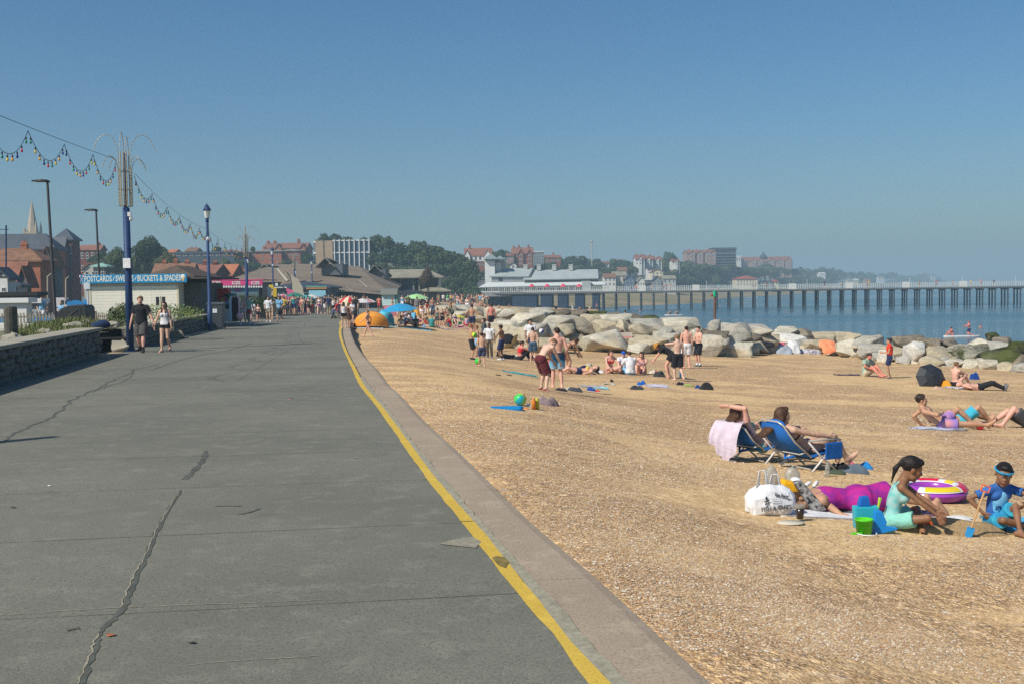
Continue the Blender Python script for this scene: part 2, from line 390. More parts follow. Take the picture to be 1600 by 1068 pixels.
def body_mesh(p,h,hh,fine=True,skin='fair'):
 J=skel(p);lr=p.get('lr',1.0);hs=p.get('hs',1.0)
 pr=torso(J,0,p.get('bulk',1.0))
 for s in 'RL':pr+=limb(J,s,0,lr)+foot(J,s,0,lr)
 parts=[sdf_mesh(pr,h)+(0,)]
 M=np.stack([J['hr'],J['hd'],J['hup']])
 for v,q,m in head_parts(hh,J['fem']):parts.append((v*hs@M+J['hc']+(hs-1)*.11*J['hup'],q,m))
 for s,sg in(('R',1),('L',-1)):
  v,q=hand_parts(.0045 if fine else.0075,p.get('c'+s,.35))
  if sg<0:v=v*np.array([-1,1,1]);q=q[:,::-1]
  d=_n(np.asarray(p['hdir'+s],float)) if 'hdir'+s in p else _n(J['w'+s]-J['e'+s])
  n=J['pn'+s];n=_n(n-d*(n@d));x=-n*sg;z=-d;y=np.cross(z,x)
  parts.append((v@np.stack([x,y,z])+J['w'+s],q,0))
 return J,parts
def zcut(pt,n):return[(np.asarray(pt,float),np.asarray(n,float))]
SIDES='RL'
def garment(kind,J,p,seed=0):
 """list of prims, name"""
 b=p.get('bulk',1.0);u1,u2,fs,rs=J['u1'],J['u2'],J['fs'],J['rs'];out=[]
 lr=p.get('lr',1.0)
 def cutall(pr,cuts):return[x[:6]+((x[6] or[])+cuts,x[7]) for x in pr]
 neck=[(J['nb']+u2*.022+fs*0,u2+fs*.35)]
 if kind in('tee','shirt','hoodie','long_top','rash'):
  inf={'tee':.02,'shirt':.026,'hoodie':.034,'long_top':.018,'rash':.012}[kind]
  hem=J['pel']-u1*(.03 if kind!='hoodie' else.05)
  pr=torso(J,inf,b,k=.05)
  pr+=[P_(J['wst']+u1*.05,hem-u1*.08,[.14*b+inf,.165*b+inf],flat=(J['fw'],.75),k=.05)]
  pr=cutall(pr,[(hem,-u1)]+neck)
  tl={'tee':.62,'shirt':.7,'rash':.6}.get(kind)
  for s in 'RL':
   a,e,w=J['s'+s],J['e'+s],J['w'+s]
   if tl:c=a+(e-a)*tl;pr.append(P_(a,a+(e-a)*(tl+.2),[.064*lr+inf*.7,.062*lr+inf],k=.03,cut=[(c,e-a)]))
   else:pr+=[P_(a,e,[.06+inf*.6,.052+inf*.5],k=.03),P_(e,w,[.052+inf*.5,.04+inf*.4],k=.02,cut=[(w-(w-e)*.06,w-e)])]
  return pr
 if kind in('tank','crop','cami','swimsuit','dress'):
  inf=.013;hem={'tank':J['pel']+u1*.02,'crop':J['wst']+u1*.07,'cami':J['pel']+u1*.0,'swimsuit':J['pel']-u1*.13,'dress':J['pel']-u1*.05}[kind]
  pr=[x for x in torso(J,inf,b,k=.05)][:3]+((torso(J,inf,b)[7:9]) if J['fem'] else[])+([] if kind in('crop',) else torso(J,inf,b)[9:])
  if kind=='cami':pr.append(P_(J['wst']+u1*.04,J['pel']-u1*.1,[.12,.21],flat=(J['fw'],.72),k=.03))
  pr=cutall(pr,[(hem,-u1),(J['nb']-u2*.1,u2+fs*.15)])
  for s in(-1,1):
   a=J['chs']+rs*s*.075
   pr.append(P_(a+u2*.08+fs*.1,a+u2*.165+fs*.045,.013,k=.01));pr.append(P_(a+u2*.165+fs*.045,a+u2*.17-fs*.05,.013,k=.01));pr.append(P_(a+u2*.17-fs*.05,a+u2*.07-fs*.09,.013,k=.01))
  if kind=='dress':
   for s in 'RL':pr.append(P_(J['h'+s],J['k'+s],[.12,.15],k=.08,cut=[(J['h'+s]+(J['k'+s]-J['h'+s])*.75,J['k'+s]-J['h'+s])]))
  return pr
 if kind in('bikini_top','bikini_bottom','trunks_brief'):
  if kind=='bikini_top':
   pr=[E_(J['chs']+u2*.02+fs*.09+rs*s*.07,(.062,.06,.058),rotm(rs,fs,u2),.01) for s in(-1,1)]
   t=torso(J,.008,b)[2];pr.append(t[:6]+([(J['chs']+u2*.005,u2),(J['chs']-u2*.02,-u2)],False))
   for s in(-1,1):a=J['chs']+rs*s*.08;pr+=[P_(a+u2*.06+fs*.11,J['nb']-u2*.01+rs*s*.06+fs*.02,.009,k=.01)]
   return pr
  pr=torso(J,.009,b);pr=[pr[0],pr[-2],pr[-1]]
  return cutall(pr,[(J['pel']+u1*.05,u1)])
 if kind in('shorts','hot_pants','board_shorts','trousers','skirt','long_shorts'):
  top=J['pel']+u1*.075;tt=torso(J,.014,b);pr=[cutall([tt[0],tt[-2],tt[-1]],[(top,u1)])][0]
  fr={'shorts':.62,'hot_pants':.26,'board_shorts':.8,'trousers':1,'skirt':.5,'long_shorts':.95}[kind]
  fl={'shorts':.022,'hot_pants':.014,'board_shorts':.034,'trousers':.022,'skirt':.04,'long_shorts':.03}[kind]
  for s in 'RL':
   a,k_,an=J['h'+s],J['k'+s],J['a'+s];d=k_-a
   if kind=='trousers':
    pr+=[P_(a,k_,[.1,.088,.078],k=.03),P_(k_,an,[.078,.07,.066],k=.03,cut=[(an-(an-k_)*.03,an-k_)])]
   else:
    r0=.1*lr;e=a+d*(fr+.15)
    pr.append(P_(a,e,[r0+fl*.4,.095*lr+fl,.088*lr+fl*1.2],k=.03 if kind!='skirt' else.1,cut=[(a+d*fr,d)]))
  return pr
 if kind in('shoes','flip_flops','socks'):
  pr=[]
  for s in SIDES:
   if kind=='socks':pr+=[P_(J['a'+s]+(J['k'+s]-J['a'+s])*.22,J['a'+s],.042,k=.01,cut=[(J['a'+s]+(J['k'+s]-J['a'+s])*.22,J['k'+s]-J['a'+s])])]
   f=foot(J,s,.009 if kind=='shoes' else.004)
   if kind=='shoes':a=J['a'+s];pr+=[x[:6]+([(a+(J['k'+s]-a)*.02,J['k'+s]-a)],False) for x in f]
   elif kind=='socks':pr+=f
   else:
    a=J['a'+s];t=J['td'+s];c=_n(a-J['k'+s]);dn=_n(c-t*(c@t));pr+=[P_(a+dn*.083-t*.05,a+dn*.083+t*.17,[.04,.045],flat=(dn,.3),k=.01),P_(a+dn*.03+t*.07+np.cross(t,dn)*.045,a+dn*.03+t*.07-np.cross(t,dn)*.045,.012,k=.01)]
  return pr
 if kind in('life_vest',):
  inf=.045;pr=torso(J,inf,b,k=.03)[1:9];return cutall(pr,[(J['pel']+u1*.08,-u1),(J['nb']+u2*.06,u2)])
 raise ValueError(kind)
GN=dict(tee='t_shirt',shirt='shirt',hoodie='hoodie',long_top='long_sleeve_top',rash='rash_top',tank='vest_top',crop='crop_top',cami='camisole',swimsuit='swimsuit',dress='dress',bikini_top='bikini_top',bikini_bottom='bikini_bottom',trunks_brief='swim_briefs',shorts='shorts',hot_pants='short_shorts',board_shorts='swim_shorts',trousers='trousers',skirt='skirt',long_shorts='knee_length_shorts',shoes='shoes',flip_flops='flip_flops',socks='socks',life_vest='buoyancy_vest')
def hair_prims(style,J,p):
 M=np.stack([J['hr'],J['hd'],J['hup']]);hs=p.get('hs',1.0);c=J['hc']+(hs-1)*.11*J['hup']
 L=lambda q:np.asarray(q,float)*hs@M+c
 def D(q):return np.asarray(q,float)@M
 base=E_(L((0,-.016,.036)),np.array((.084,.104,.09))*hs,M,.02,cut=[(L((0,.078,.078)),D((0,.66,-.75)))])
 pr=[base,E_(L((0,.045,.09)),np.array((.06,.042,.03))*hs,M,.02)]
 if style=='curly':
  rr=np.random.default_rng(5)
  for i in range(26):
   a=rr.uniform(0,6.28);b=rr.uniform(.1,1.5);d=np.array([math.sin(b)*math.cos(a),math.sin(b)*math.sin(a),math.cos(b)])
   q=d*np.array([.085,.1,.085])+np.array([0,-.016,.04])
   if q[1]>.04 and q[2]<.06:continue
   pr.append(E_(L(q),np.array((.024,.024,.022))*hs,M,.008))
 if style in('long','bob','plaits'):
  g=np.asarray(p.get('fall',(0,0,-1)),float)
  ln={'long':.3,'bob':.1,'plaits':.0}[style]
  pr.append(E_(L((0,-.035,-.01)),np.array((.088,.085,.1))*hs,M,.03,cut=[(L((0,.02,0)),D((0,1,.15)))]))
  for x in(-.055,0,.055):
   a=L((x,-.07,-.05));pr.append(P_(a,a+g*ln,[.045,.038,.022],flat=(J['hd'],.7),k=.035))
  if style=='plaits':
   for x in(-1,1):
    a=L((x*.075,.0,-.03));m_=a+np.array([0,0,-.1])+J['hd']*.05+J['hr']*x*.0;e=m_+np.array([0,0,-.2])+J['hd']*.06
    pr+=[P_(a,m_,.018,k=.01),P_(m_,e,[.018,.02,.016],k=.01)]
 if style in('bun',):pr.append(E_(L((0,-.09,.085)),np.array((.042,.042,.04))*hs,M,.02))
 if style in('ponytail',):
  g=np.asarray(p.get('fall',(0,0,-1)),float);a=L((0,-.11,.06));pr+=[P_(a,a+g*.14-J['hd']*.04,[.022,.03],k=.02),P_(a+g*.14-J['hd']*.04,a+g*.3-J['hd']*.01,[.03,.008],k=.02)]
 pr+=p.get('hair_extra',[])
 return pr
_pm={}
def person(label,pose,pid,loc,rz=0,H=1.72,skin='fair',hair=('short','dark'),wear=(),lod=1,group=None,tilt=None):
 """lod 0 close, 1 middle, 2 crowd. Meshes are shared through the pose id."""
 h,hh=[(.009,.0048),(.013,.0075),(.024,.014)][lod]
 s=H/1.75
 key=(pid,lod)
 if key not in _pm:
  J,parts=body_mesh(pose,h,hh,fine=lod==0) if lod<2 else crowd_body(pose,h,hh)
  _pm[key]=(J,np_mesh('person_body',parts,[skin_mat('fair'),LIP,BROW,EYEW,IRIS]))
 J,bm_=_pm[key]
 root=empty('person',loc,label,'person',group,rz)
 if tilt:root.rotation_euler=(tilt[0],tilt[1],rz)
 root.scale=(s,s,s)
 def slot(o,m):o.material_slots[0].link='OBJECT';o.material_slots[0].material=m
 b=link('body',bm_,root);slot(b,skin_mat(skin))
 if hair:
  k=(pid,lod,'hair',hair[0])
  if k not in _pm:v,q=sdf_mesh(hair_prims(hair[0],J,pose),max(h*.75,.007),wob=.002 if lod<2 else 0,wf=110);_pm[k]=np_mesh('hair',[(v,q,0)],[hair_mat('dark')])
  o=link('hair',_pm[k],root);slot(o,hair_mat(hair[1]))
 global SIDES
 ww=[]
 for kd,cm in wear:
  if kd in('shoes','flip_flops','socks') and lod<2:ww+=[(kd,cm,'R'),(kd,cm,'L')]
  else:ww.append((kd,cm,'RL'))
 for i,(kd,cm,SIDES) in enumerate(ww):
  k=(pid,lod,kd,SIDES)
  if k not in _pm:
   hhh=h if kd not in('shoes','flip_flops','socks','bikini_top','bikini_bottom') else max(h*.7,.007)
   if lod==2:hhh=.02
   v,q=sdf_mesh(garment(kd,J,pose),hhh,wob=.0035 if kd in('tee','shirt','hoodie','board_shorts','shorts','long_top','trousers','long_shorts','cami') and lod<2 else 0,wf=26,seed=i)
   _pm[k]=np_mesh(GN[kd],[(v,q,0)],[cloth((.5,.5,.5))])
  o=link(GN[kd] if len(SIDES)>1 else GN[kd][:-1],_pm[k],root);slot(o,cm if isinstance(cm,bpy.types.Material) else cloth(cm))
 return root,J
def crowd_body(p,h,hh):
 J=skel(p);lr=p.get('lr',1.0);pr=torso(J,0,p.get('bulk',1.0))
 for s in 'RL':
  pr+=limb(J,s,.002,lr)+foot(J,s,0,lr);d=_n(J['w'+s]-J['e'+s]);pr.append(P_(J['w'+s],J['w'+s]+d*.14,[.028,.03,.014],k=.02))
 parts=[sdf_mesh(pr,h)+(0,)];M=np.stack([J['hr'],J['hd'],J['hup']])
 for v,q,m in head_parts(hh,J['fem']):parts.append((v@M+J['hc'],q,m))
 return J,parts
WHITE_C=(.72,.72,.74);BLACK_C=(.014,.014,.017)
# ================================================================== SETTING
def smooth(a,b,x):t=min(1,max(0,(x-a)/(b-a)));return t*t*(3-2*t)
hz=MB().bx(-9000,9000,-400,9500,-9.5,75);hm=bpy.data.materials.new('air_haze');hm.use_nodes=True;hn=hm.node_tree.nodes
hn.remove(hn['Principled BSDF']);pv=hn.new('ShaderNodeVolumePrincipled');pv.inputs['Density'].default_value=.00075;pv.inputs['Color'].default_value=(.55,.78,.92,1);pv.inputs['Anisotropy'].default_value=0.0
hm.node_tree.links.new(pv.outputs[0],hn['Material Output'].inputs['Volume'])
hm.cycles.volume_sampling='DISTANCE';tag(hz.build('haze',hm),kind='stuff')
sm=mat('sea_water',(.022,.085,.115),.16,.5);n_,l_,b_=nodes_of(sm);b_.inputs['IOR'].default_value=1.33
tc=n_.new('ShaderNodeTexCoord');mp=n_.new('ShaderNodeMapping');mp.inputs['Scale'].default_value=(.35,1.1,1);l_.new(tc.outputs['Object'],mp.inputs[0])
w1=n_.new('ShaderNodeTexNoise');w1.inputs['Scale'].default_value=1.6;w1.inputs['Detail'].default_value=6;l_.new(mp.outputs[0],w1.inputs['Vector'])
w2=n_.new('ShaderNodeTexNoise');w2.inputs['Scale'].default_value=.03;w2.inputs['Detail'].default_value=3;l_.new(mp.outputs[0],w2.inputs['Vector'])
bp=n_.new('ShaderNodeBump');bp.inputs['Strength'].default_value=.35;bp.inputs['Distance'].default_value=.25;l_.new(w1.outputs[0],bp.inputs['Height']);l_.new(bp.outputs[0],b_.inputs['Normal'])
mr=n_.new('ShaderNodeMapRange');mr.inputs[1].default_value=.4;mr.inputs[2].default_value=.6;mr.inputs[3].default_value=.1;mr.inputs[4].default_value=.24;l_.new(w2.outputs[0],mr.inputs[0]);l_.new(mr.outputs[0],b_.inputs['Roughness'])
sea=MB();sea.quad((-8800,20,-3.5),(8800,20,-3.5),(8800,9300,-3.5),(-8800,9300,-3.5))
o=sea.build('sea',sm);tag(o,kind='structure')
def mat_ground(name,c1,c2,specks,sc=1.0,bump=.35):
 m=mat(name,c1,.9,.2);n,l,b=nodes_of(m);tc=n.new('ShaderNodeTexCoord')
 def nz(s,d=5,r=.6):
  x=n.new('ShaderNodeTexNoise');x.inputs['Scale'].default_value=s;x.inputs['Detail'].default_value=d;x.inputs['Roughness'].default_value=r;l.new(tc.outputs['Object'],x.inputs['Vector']);return x
 def mixc(f,a,bb,lo=.4,hi=.6):
  r=n.new('ShaderNodeMapRange');r.inputs[1].default_value=lo;r.inputs[2].default_value=hi;l.new(f,r.inputs[0])
  x=n.new('ShaderNodeMix');x.data_type='RGBA';l.new(r.outputs[0],x.inputs[0])
  for i,q in((6,a),(7,bb)):
   if isinstance(q,tuple):x.inputs[i].default_value=q+(1,)
   else:l.new(q,x.inputs[i])
  return x.outputs[2]
 base=mixc(nz(.35*sc).outputs[0],c1,c2,.35,.65)
 base=mixc(nz(3.5*sc,6,.7).outputs[0],base,tuple(x*1.18 for x in c2),.52,.72)
 base=mixc(nz(60*sc,3).outputs[0],tuple(x*.72 for x in c1),base,.3,.5)
 base=mixc(nz(140*sc,2).outputs[0],base,specks,.6,.7)
 base=mixc(nz(1.3*sc,8,.75).outputs[0],base,tuple(x*.86 for x in c1),.6,.72)
 l.new(base,b.inputs['Base Color'])
 bm_=n.new('ShaderNodeBump');bm_.inputs['Strength'].default_value=bump;bm_.inputs['Distance'].default_value=.006;l.new(nz(90*sc,4).outputs[0],bm_.inputs['Height']);l.new(bm_.outputs[0],b.inputs['Normal'])
 return m
ASPH=mat_ground('worn_asphalt',(.134,.133,.108),(.184,.181,.145),(.33,.31,.24))
KERBM=mat_ground('kerb_concrete',(.29,.225,.165),(.37,.30,.22),(.48,.41,.31))
DIRT=mat('joint_dirt',(.045,.043,.035),.95,.1,var=.3,vs=8)
LIGHTG=mat('pale_grit',(.30,.27,.2),.95,.1,var=.25,vs=25)
YEL=mat_ground('yellow_road_paint',(.56,.37,.055),(.60,.41,.07),(.40,.31,.12),1.0,.2)
seam_px=[(971,1068),(915,1009),(840,919),(765,838),(690,750),(668,722),(643,694),(612,650),(590,622),(569,594),(556,572),(543,547),(536,524),(536,510),(538,502)]
outer_px=[(1125,1068),(1046,997),(952,911),(836,814),(770,752),(716,700),(662,652),(627,615),(608,598),(590,575),(569.5,554),(555,533),(548.5,515),(548.5,508),(551,503)]
def pw(pp):return[prom(*q) for q in pp]
seam_w=pw(seam_px);outer_w=pw(outer_px)
def extend(w,far):
 a=w[0]+(w[0]-w[1]).normalized()*9;return[a]+w+[V((x,y,prom_z(x,y))) for x,y in far]
FAR_S=[(-11.5,90),(-11,104),(-9,116)];FAR_O=[(-10.3,90),(-9.9,104),(-8.2,116)]
seam_w=curve_pts(extend(seam_w,FAR_S),5);outer_w=curve_pts(extend(outer_w,FAR_O),5)
def xat(w,y):
 for i in range(len(w)-1):
  if(w[i].y-y)*(w[i+1].y-y)<=0 and w[i].y!=w[i+1].y:
   t=(y-w[i].y)/(w[i+1].y-w[i].y);return w[i].x+t*(w[i+1].x-w[i].x)
 return w[0].x if y<w[0].y else w[-1].x
def xedge(y):
 if y<116:return xat(outer_w,y)
 return float(np.interp(y,[116,140,180,215,255,400],[-8.2,-7,-8,-16,-30,-60]))
left_px=[(0,599.5),(60,584),(110,571),(160,553.5),(209,543),(270,527),(328,513.5)]
left_w=[prom(*q) for q in left_px]
a0=left_w[0]+(left_w[0]-left_w[3]).normalized()*26
left_w=[a0]+left_w+[V((-19,75,0)),V((-23,95,0)),V((-27,120,0))]
def xleft(y):return xat(left_w,y)
prom_root=empty('promenade',(0,0,0),None,None);prom_root['kind']='structure'
def strip(fx0,fx1,ys,dz=0,nseg=1):
 mb=MB()
 for i,y in enumerate(ys):
  x0,x1=fx0(y),fx1(y)
  for k in range(nseg+1):x=x0+(x1-x0)*k/nseg;mb.v.append((x,y,prom_z(x,y)+dz))
 for i in range(len(ys)-1):
  for k in range(nseg):a=i*(nseg+1)+k;mb.f.append((a,a+1,a+nseg+2,a+nseg+1));mb.m.append(0)
 return mb
ys_all=[-4+.5*i for i in range(248)]
o=strip(lambda y:xleft(y)-60 if y>60 else xleft(y)-.5,lambda y:xat(seam_w,y)+.1,ys_all,-.03).build('joint_base',DIRT,prom_root)
jy=[-1.9,.15,2.2,4.25,6.28,8.3,10.35,12.42,14.5,16.6,18.7,20.8,22.9,25.0,27.1];JS=.13
def jline(y0,x):return y0+JS*x+.02*math.sin(x*.9+y0)
G=.009
for i in range(len(jy)-1):
 bm=MB();N=14
 ya,yb=jy[i],jy[i+1]
 def solve(y0,fx,sg):
  y=y0
  for _ in range(12):y=jline(y0,fx(y))+sg
  return fx(y),y
 xr0,yr0=solve(ya,lambda y:xat(seam_w,y)-.012,G);xr1,yr1=solve(yb,lambda y:xat(seam_w,y)-.012,-G)
 xl0=solve(ya,lambda y:xleft(y)-.3,G)[0];xl1=solve(yb,lambda y:xleft(y)-.3,-G)[0]
 top=[]
 for k in range(N+1):
  t=k/N;x=xl0+(xr0-xl0)*t;top.append((x,jline(ya,x)+G+random.uniform(-.004,.004)))
 M=5
 for k in range(1,M):yy=yr0+(yr1-yr0)*k/M;top.append((xat(seam_w,yy)-.012,yy))
 for k in range(N,-1,-1):
  t=k/N;x=xl1+(xr1-xl1)*t;top.append((x,jline(yb,x)-G+random.uniform(-.004,.004)))
 if i==0:pass
 vs=[(x,y,prom_z(x,y)) for x,y in top]+[(x,y,prom_z(x,y)-.06) for x,y in top];n=len(top)
 bm.add(vs,[tuple(range(n))]+[(k,n+k,n+(k+1)%n,(k+1)%n) for k in range(n)])
 bm.build('paving_bay',ASPH,prom_root)
yend=jy[-1]
ys_f=[yend+2.6*i for i in range(36)]
def fl(y):return(xleft(y)-.3 if y<62 else xleft(y)-40)
bm=strip(lambda y:fl(y),lambda y:xat(seam_w,y)-.012,[yend-4]+ys_f,-.0,8)
for k in range(9):x=bm.v[k][0];y=jline(yend,x)+G;bm.v[k]=(x,y,prom_z(x,y))
bm.build('far_surface',ASPH,prom_root)
KERB=MB();kroot=empty('kerb',(0,0,0),None,None);kroot['kind']='structure'
ky=[-3,.4,3.3,6.55,9.6,12.9,16.4,19.9,23.4,27,31,35.5,40,45,50,56,62,70,80,92,104,115]
for i in range(len(ky)-1):
 m_=MB();a,b=ky[i]+.006,ky[i+1]-.006;K=6
 prof=lambda x0,x1:[(x0+.012,-.05),(x0+.016,.004),(x1-.11,.012),(x1-.04,.0),(x1-.008,-.03),(x1,-.08),(x1+.02,-.8)]
 for k in range(K+1):
  y=a+(b-a)*k/K;x0=xat(seam_w,y);x1=xat(outer_w,y)
  for(x,z) in prof(x0,x1):m_.v.append((x,y,prom_z(x,y)+z))
 for k in range(K):
  for j in range(6):q=k*7+j;m_.f.append((q,q+1,q+8,q+7));m_.m.append(0)
 m_.f+=[tuple(range(6,-1,-1)),tuple(K*7+j for j in range(7))];m_.m+=[0,0]
 m_.build('kerb_block',KERBM,kroot)
def yl(y):return xat(yl_w,y)
yl_w=curve_pts(extend(pw([(919,1068),(877,1009),(802,919),(739,838),(669,750),(635,702),(606,660),(583,628),(560.5,599),(548.5,572),(536.5,545),(529.5,522.5),(531,510),(534,501)]),[(-12.1,90),(-11.6,104),(-9.6,116)]),5)
yr_w=curve_pts(extend(pw([(956,1068),(900,1009),(827,919),(756,831),(684,750),(648,702),(617,660),(592,628),(568.7,600),(556,575),(542.5,549.5),(533.5,524),(534,511),(536.5,501.5)]),[(-11.9,90),(-11.4,104),(-9.4,116)]),5)
ygaps=[(6.98,7.28),(11.42,11.47)]
segs=[(-3,8.29),(8.31,18.5),(18.53,60),(60,113)]
for a,b in segs:
 n=max(3,int((b-a)/.25));ys=[a+(b-a)*i/n for i in range(n+1)]
 mb=MB()
 for y in ys:
  j=.006;x0,x1=yl(y)+random.uniform(-j,j),xat(yr_w,y)+random.uniform(-j,j);mb.v+=[(x0,y,prom_z(x0,y)+.004),(x1,y,prom_z(x1,y)+.004)]
 for i in range(n):mb.f.append((2*i,2*i+1,2*i+3,2*i+2));mb.m.append(0)
 mb.build('yellow_line',YEL,prom_root)
def ribbon(name,pts,w,m_,dz,parent=prom_root,jit=0.0,seed=1):
 rr=random.Random(seed);pts=curve_pts(pts,8);mb=MB()
 for i,p in enumerate(pts):
  a=pts[max(0,i-1)];b=pts[min(len(pts)-1,i+1)];t=(b-a).normalized();s_=V((t.y,-t.x,0));ww=w*rr.uniform(.45,1.25);off=s_*rr.uniform(-jit,jit)
  for sg in(-1,1):q=p+off+s_*ww*sg/2;mb.v.append((q.x,q.y,prom_z(q.x,q.y)+dz))
 for i in range(len(pts)-1):mb.f.append((2*i,2*i+1,2*i+3,2*i+2));mb.m.append(0)
 return mb.build(name,m_,parent)
TAR=mat('crack_sealant',(.088,.091,.075),.8,.3,var=.25,vs=12)
CR=lambda pp:[prom(*q) for q in pp]
ribbon('sealed_crack',CR([(128,1068),(150,1010),(160,985),(192,950),(208,915),(232,860),(252,815),(283,765)]),.036,TAR,.003,jit=.01)
ribbon('crack_grit',CR([(122,1068),(142,1020),(152,990)]),.009,LIGHTG,.005,jit=.009,seed=3)
ribbon('crack_grit',CR([(190,949),(196,928),(215,888),(230,862),(243,830),(256,805),(281,766)]),.008,LIGHTG,.005,jit=.008,seed=4)
ribbon('sealed_crack',CR([(289,748),(300,738),(316,720),(322,704)]),.07,TAR,.003,seed=5)
ribbon('sealed_crack',CR([(0,692),(20,678),(60,660),(92,644),(118,622),(150,607),(185,590),(206,582),(212,576),(248,570)]),.055,TAR,.003,jit=.05,seed=6)
ribbon('sealed_crack',CR([(146,612),(160,606),(200,592),(208,580)]),.03,TAR,.0035,jit=.04,seed=7)
ribbon('sealed_crack',CR([(236,578),(270,566),(310,555),(352,548),(395,536)]),.06,TAR,.003,seed=8)
ribbon('surface_scar',CR([(372,803),(390,800),(406,794)]),.03,TAR,.004,seed=9)
ribbon('surface_scar',CR([(336,790),(378,790)]),.02,TAR,.004,seed=10)
ribbon('surface_scar',CR([(104,984),(124,981)]),.05,TAR,.004,seed=11)
ribbon('grit_in_joint',CR([(0,960.5),(60,957),(150,951),(260,946),(400,941),(520,936)]),.011,LIGHTG,.003,jit=.006,seed=12)
ribbon('grit_in_joint',CR([(290,1039),(400,1030),(500,1024)]),.008,LIGHTG,.003,jit=.008,seed=13)
for i,(x0,y0,x1,y1) in enumerate([(12,622,55,621),(58,605,100,605),(105,590,132,590),(140,579,165,579),(170,570,192,570),(403,511,418,511),(523,512,531,512),(520,560,531,560),(486,557,532,557)]):
 ribbon('faded_bay_marking',CR([(x0,y0),((x0+x1)/2,(y0+y1)/2),(x1,y1)]),.07,mat('faded_white_paint',(.22,.215,.19),.9,.1,var=.3,vs=18),.004,seed=20+i)
pp=CR([(686,850),(706,843),(738,839),(752,846),(744,856),(715,853)]);mb=MB();mb.add([(p.x,p.y,p.z+.005) for p in pp],[tuple(range(6))])
mb.build('mortar_patch',mat('mortar',(.27,.25,.19),.95,.1,var=.2,vs=20,bump=.5,bs=80),prom_root)
mb=MB();ys_m=[1+.15*i for i in range(150)]
for y in ys_m:
 x0,x1=xat(yr_w,y)-.01+random.uniform(0,.012),xat(seam_w,y)+.016+random.uniform(0,.022);x1=max(x1,x0+.02);mb.v+=[(x0,y,prom_z(x0,y)+.0035),((x0+x1)/2,y,prom_z(x0,y)+.009),(x1,y,prom_z(x1,y)+.014)]
for i in range(149):
 for k in(0,1):mb.f.append((3*i+k,3*i+k+1,3*i+k+4,3*i+k+3));mb.m.append(0)
mb.build('mortar_edge',mat('mortar',(.3,.29,.25)),prom_root)
STAIN=mat('oil_stain',(.20,.15,.05),.8,.2,var=.3,vs=20)
pp=CR([(768,872),(776,869),(788,871),(796,878),(790,888),(779,884)]);mb=MB();mb.add([(p.x,p.y,p.z+.007) for p in pp],[tuple(range(6))]);mb.build('line_stain',STAIN,prom_root)
ribbon('sandy_drift',CR([(160,558),(172,552),(196,549),(215,548)]),.5,mat('drifted_sand',(.36,.29,.19),.95,.1,var=.12,vs=5),.005,jit=.1,seed=32)
ribbon('sandy_drift',CR([(268,531),(290,525),(330,516)]),.5,mat('drifted_sand',(.36,.29,.19)),.005,jit=.1,seed=33)
for i,(x,y) in enumerate([(78,759),(615,731),(556,715),(590,692),(456,622),(452,624),(228,630),(300,1005),(20,793),(174,993)]):
 p=prom(x,y);mb=MB();s_=random.uniform(.012,.03);c_=[(.7,.7,.66),(.7,.7,.68),(.6,.6,.55),(.5,.5,.45),(.6,.2,.15),(.6,.2,.2),(.6,.6,.55),(.04,.04,.04),(.1,.03,.03),(.35,.12,.05)][i]
 k=random.uniform(0,3);mb.add([(p.x+s_*math.cos(k+a)*(1.6 if j%2 else 1),p.y+s_*math.sin(k+a)*.8,p.z+.006+.004*(j%3)) for j,a in enumerate((0,1.2,2.5,3.6,5.1))],[(0,1,2,3,4)])
 tag(mb.build('litter_scrap',paint(c_,.8)),['white scrap of litter alone in the near half of the promenade','white litter scrap near the yellow line in mid promenade','small pale scrap above the one near the yellow line','beige scrap beside a joint near the yellow line','bigger red and white paper scrap in mid promenade','thin red scrap touching the bigger paper scrap','pale speck of litter far off by the cracked surface','black scrap in the nearest paving bay','dark red scrap at the frame edge','orange leaf beside the sealed crack'][i],'litter')
XB=lambda y:xedge(y)
_bz0=beach_z
def beach_z(x,y):
 z=_bz0(x,y);e=xedge(y);pz=prom_z(x,y)
 if y<125:
  if x<e-.3:return min(z,pz-.45)
  d=max(x-e,0)
  tgt=pz-.05-.3*smooth(24,50,y)-.2*smooth(50,64,y)+.5*smooth(64,84,y)
  z=min(z,tgt+.5*d) if z>tgt else z+(tgt-z)*(1-smooth(0,2.2+5*smooth(6,25,y)+4*smooth(60,90,y),d))
 else:
  d=x-e;z=-1.0 if d<-1.5 else z+(-.58-z)*(1-smooth(-1,10,d))
 return z
foot_px=[(640,492),(700,497),(760,512),(790,545),(850,552),(900,548),(950,552),(1010,553),(1060,556),(1120,560),(1170,557),(1210,552),(1260,552),(1310,557),(1350,562),(1400,569),(1450,572),(1500,574),(1550,578),(1600,583),(1660,590),(1760,600)]
FX=[a for a,b in foot_px];FD=[min(beach(*q).y,95) for q in foot_px]
def front_d(x):return float(np.interp(x,FX,FD))
_bz1=beach_z
def beach_z(x,y):
 z=_bz1(x,y)
 if y<20:return z
 px=800+1700*x/y
 if px<700:return z
 k=smooth(700,900,px);dd=y-front_d(px);w=smooth(3.6,7.5,dd)*k
 if px<980:w*=1-smooth(75,110,y)*(1-smooth(930,980,px))
 return z-1.7*w
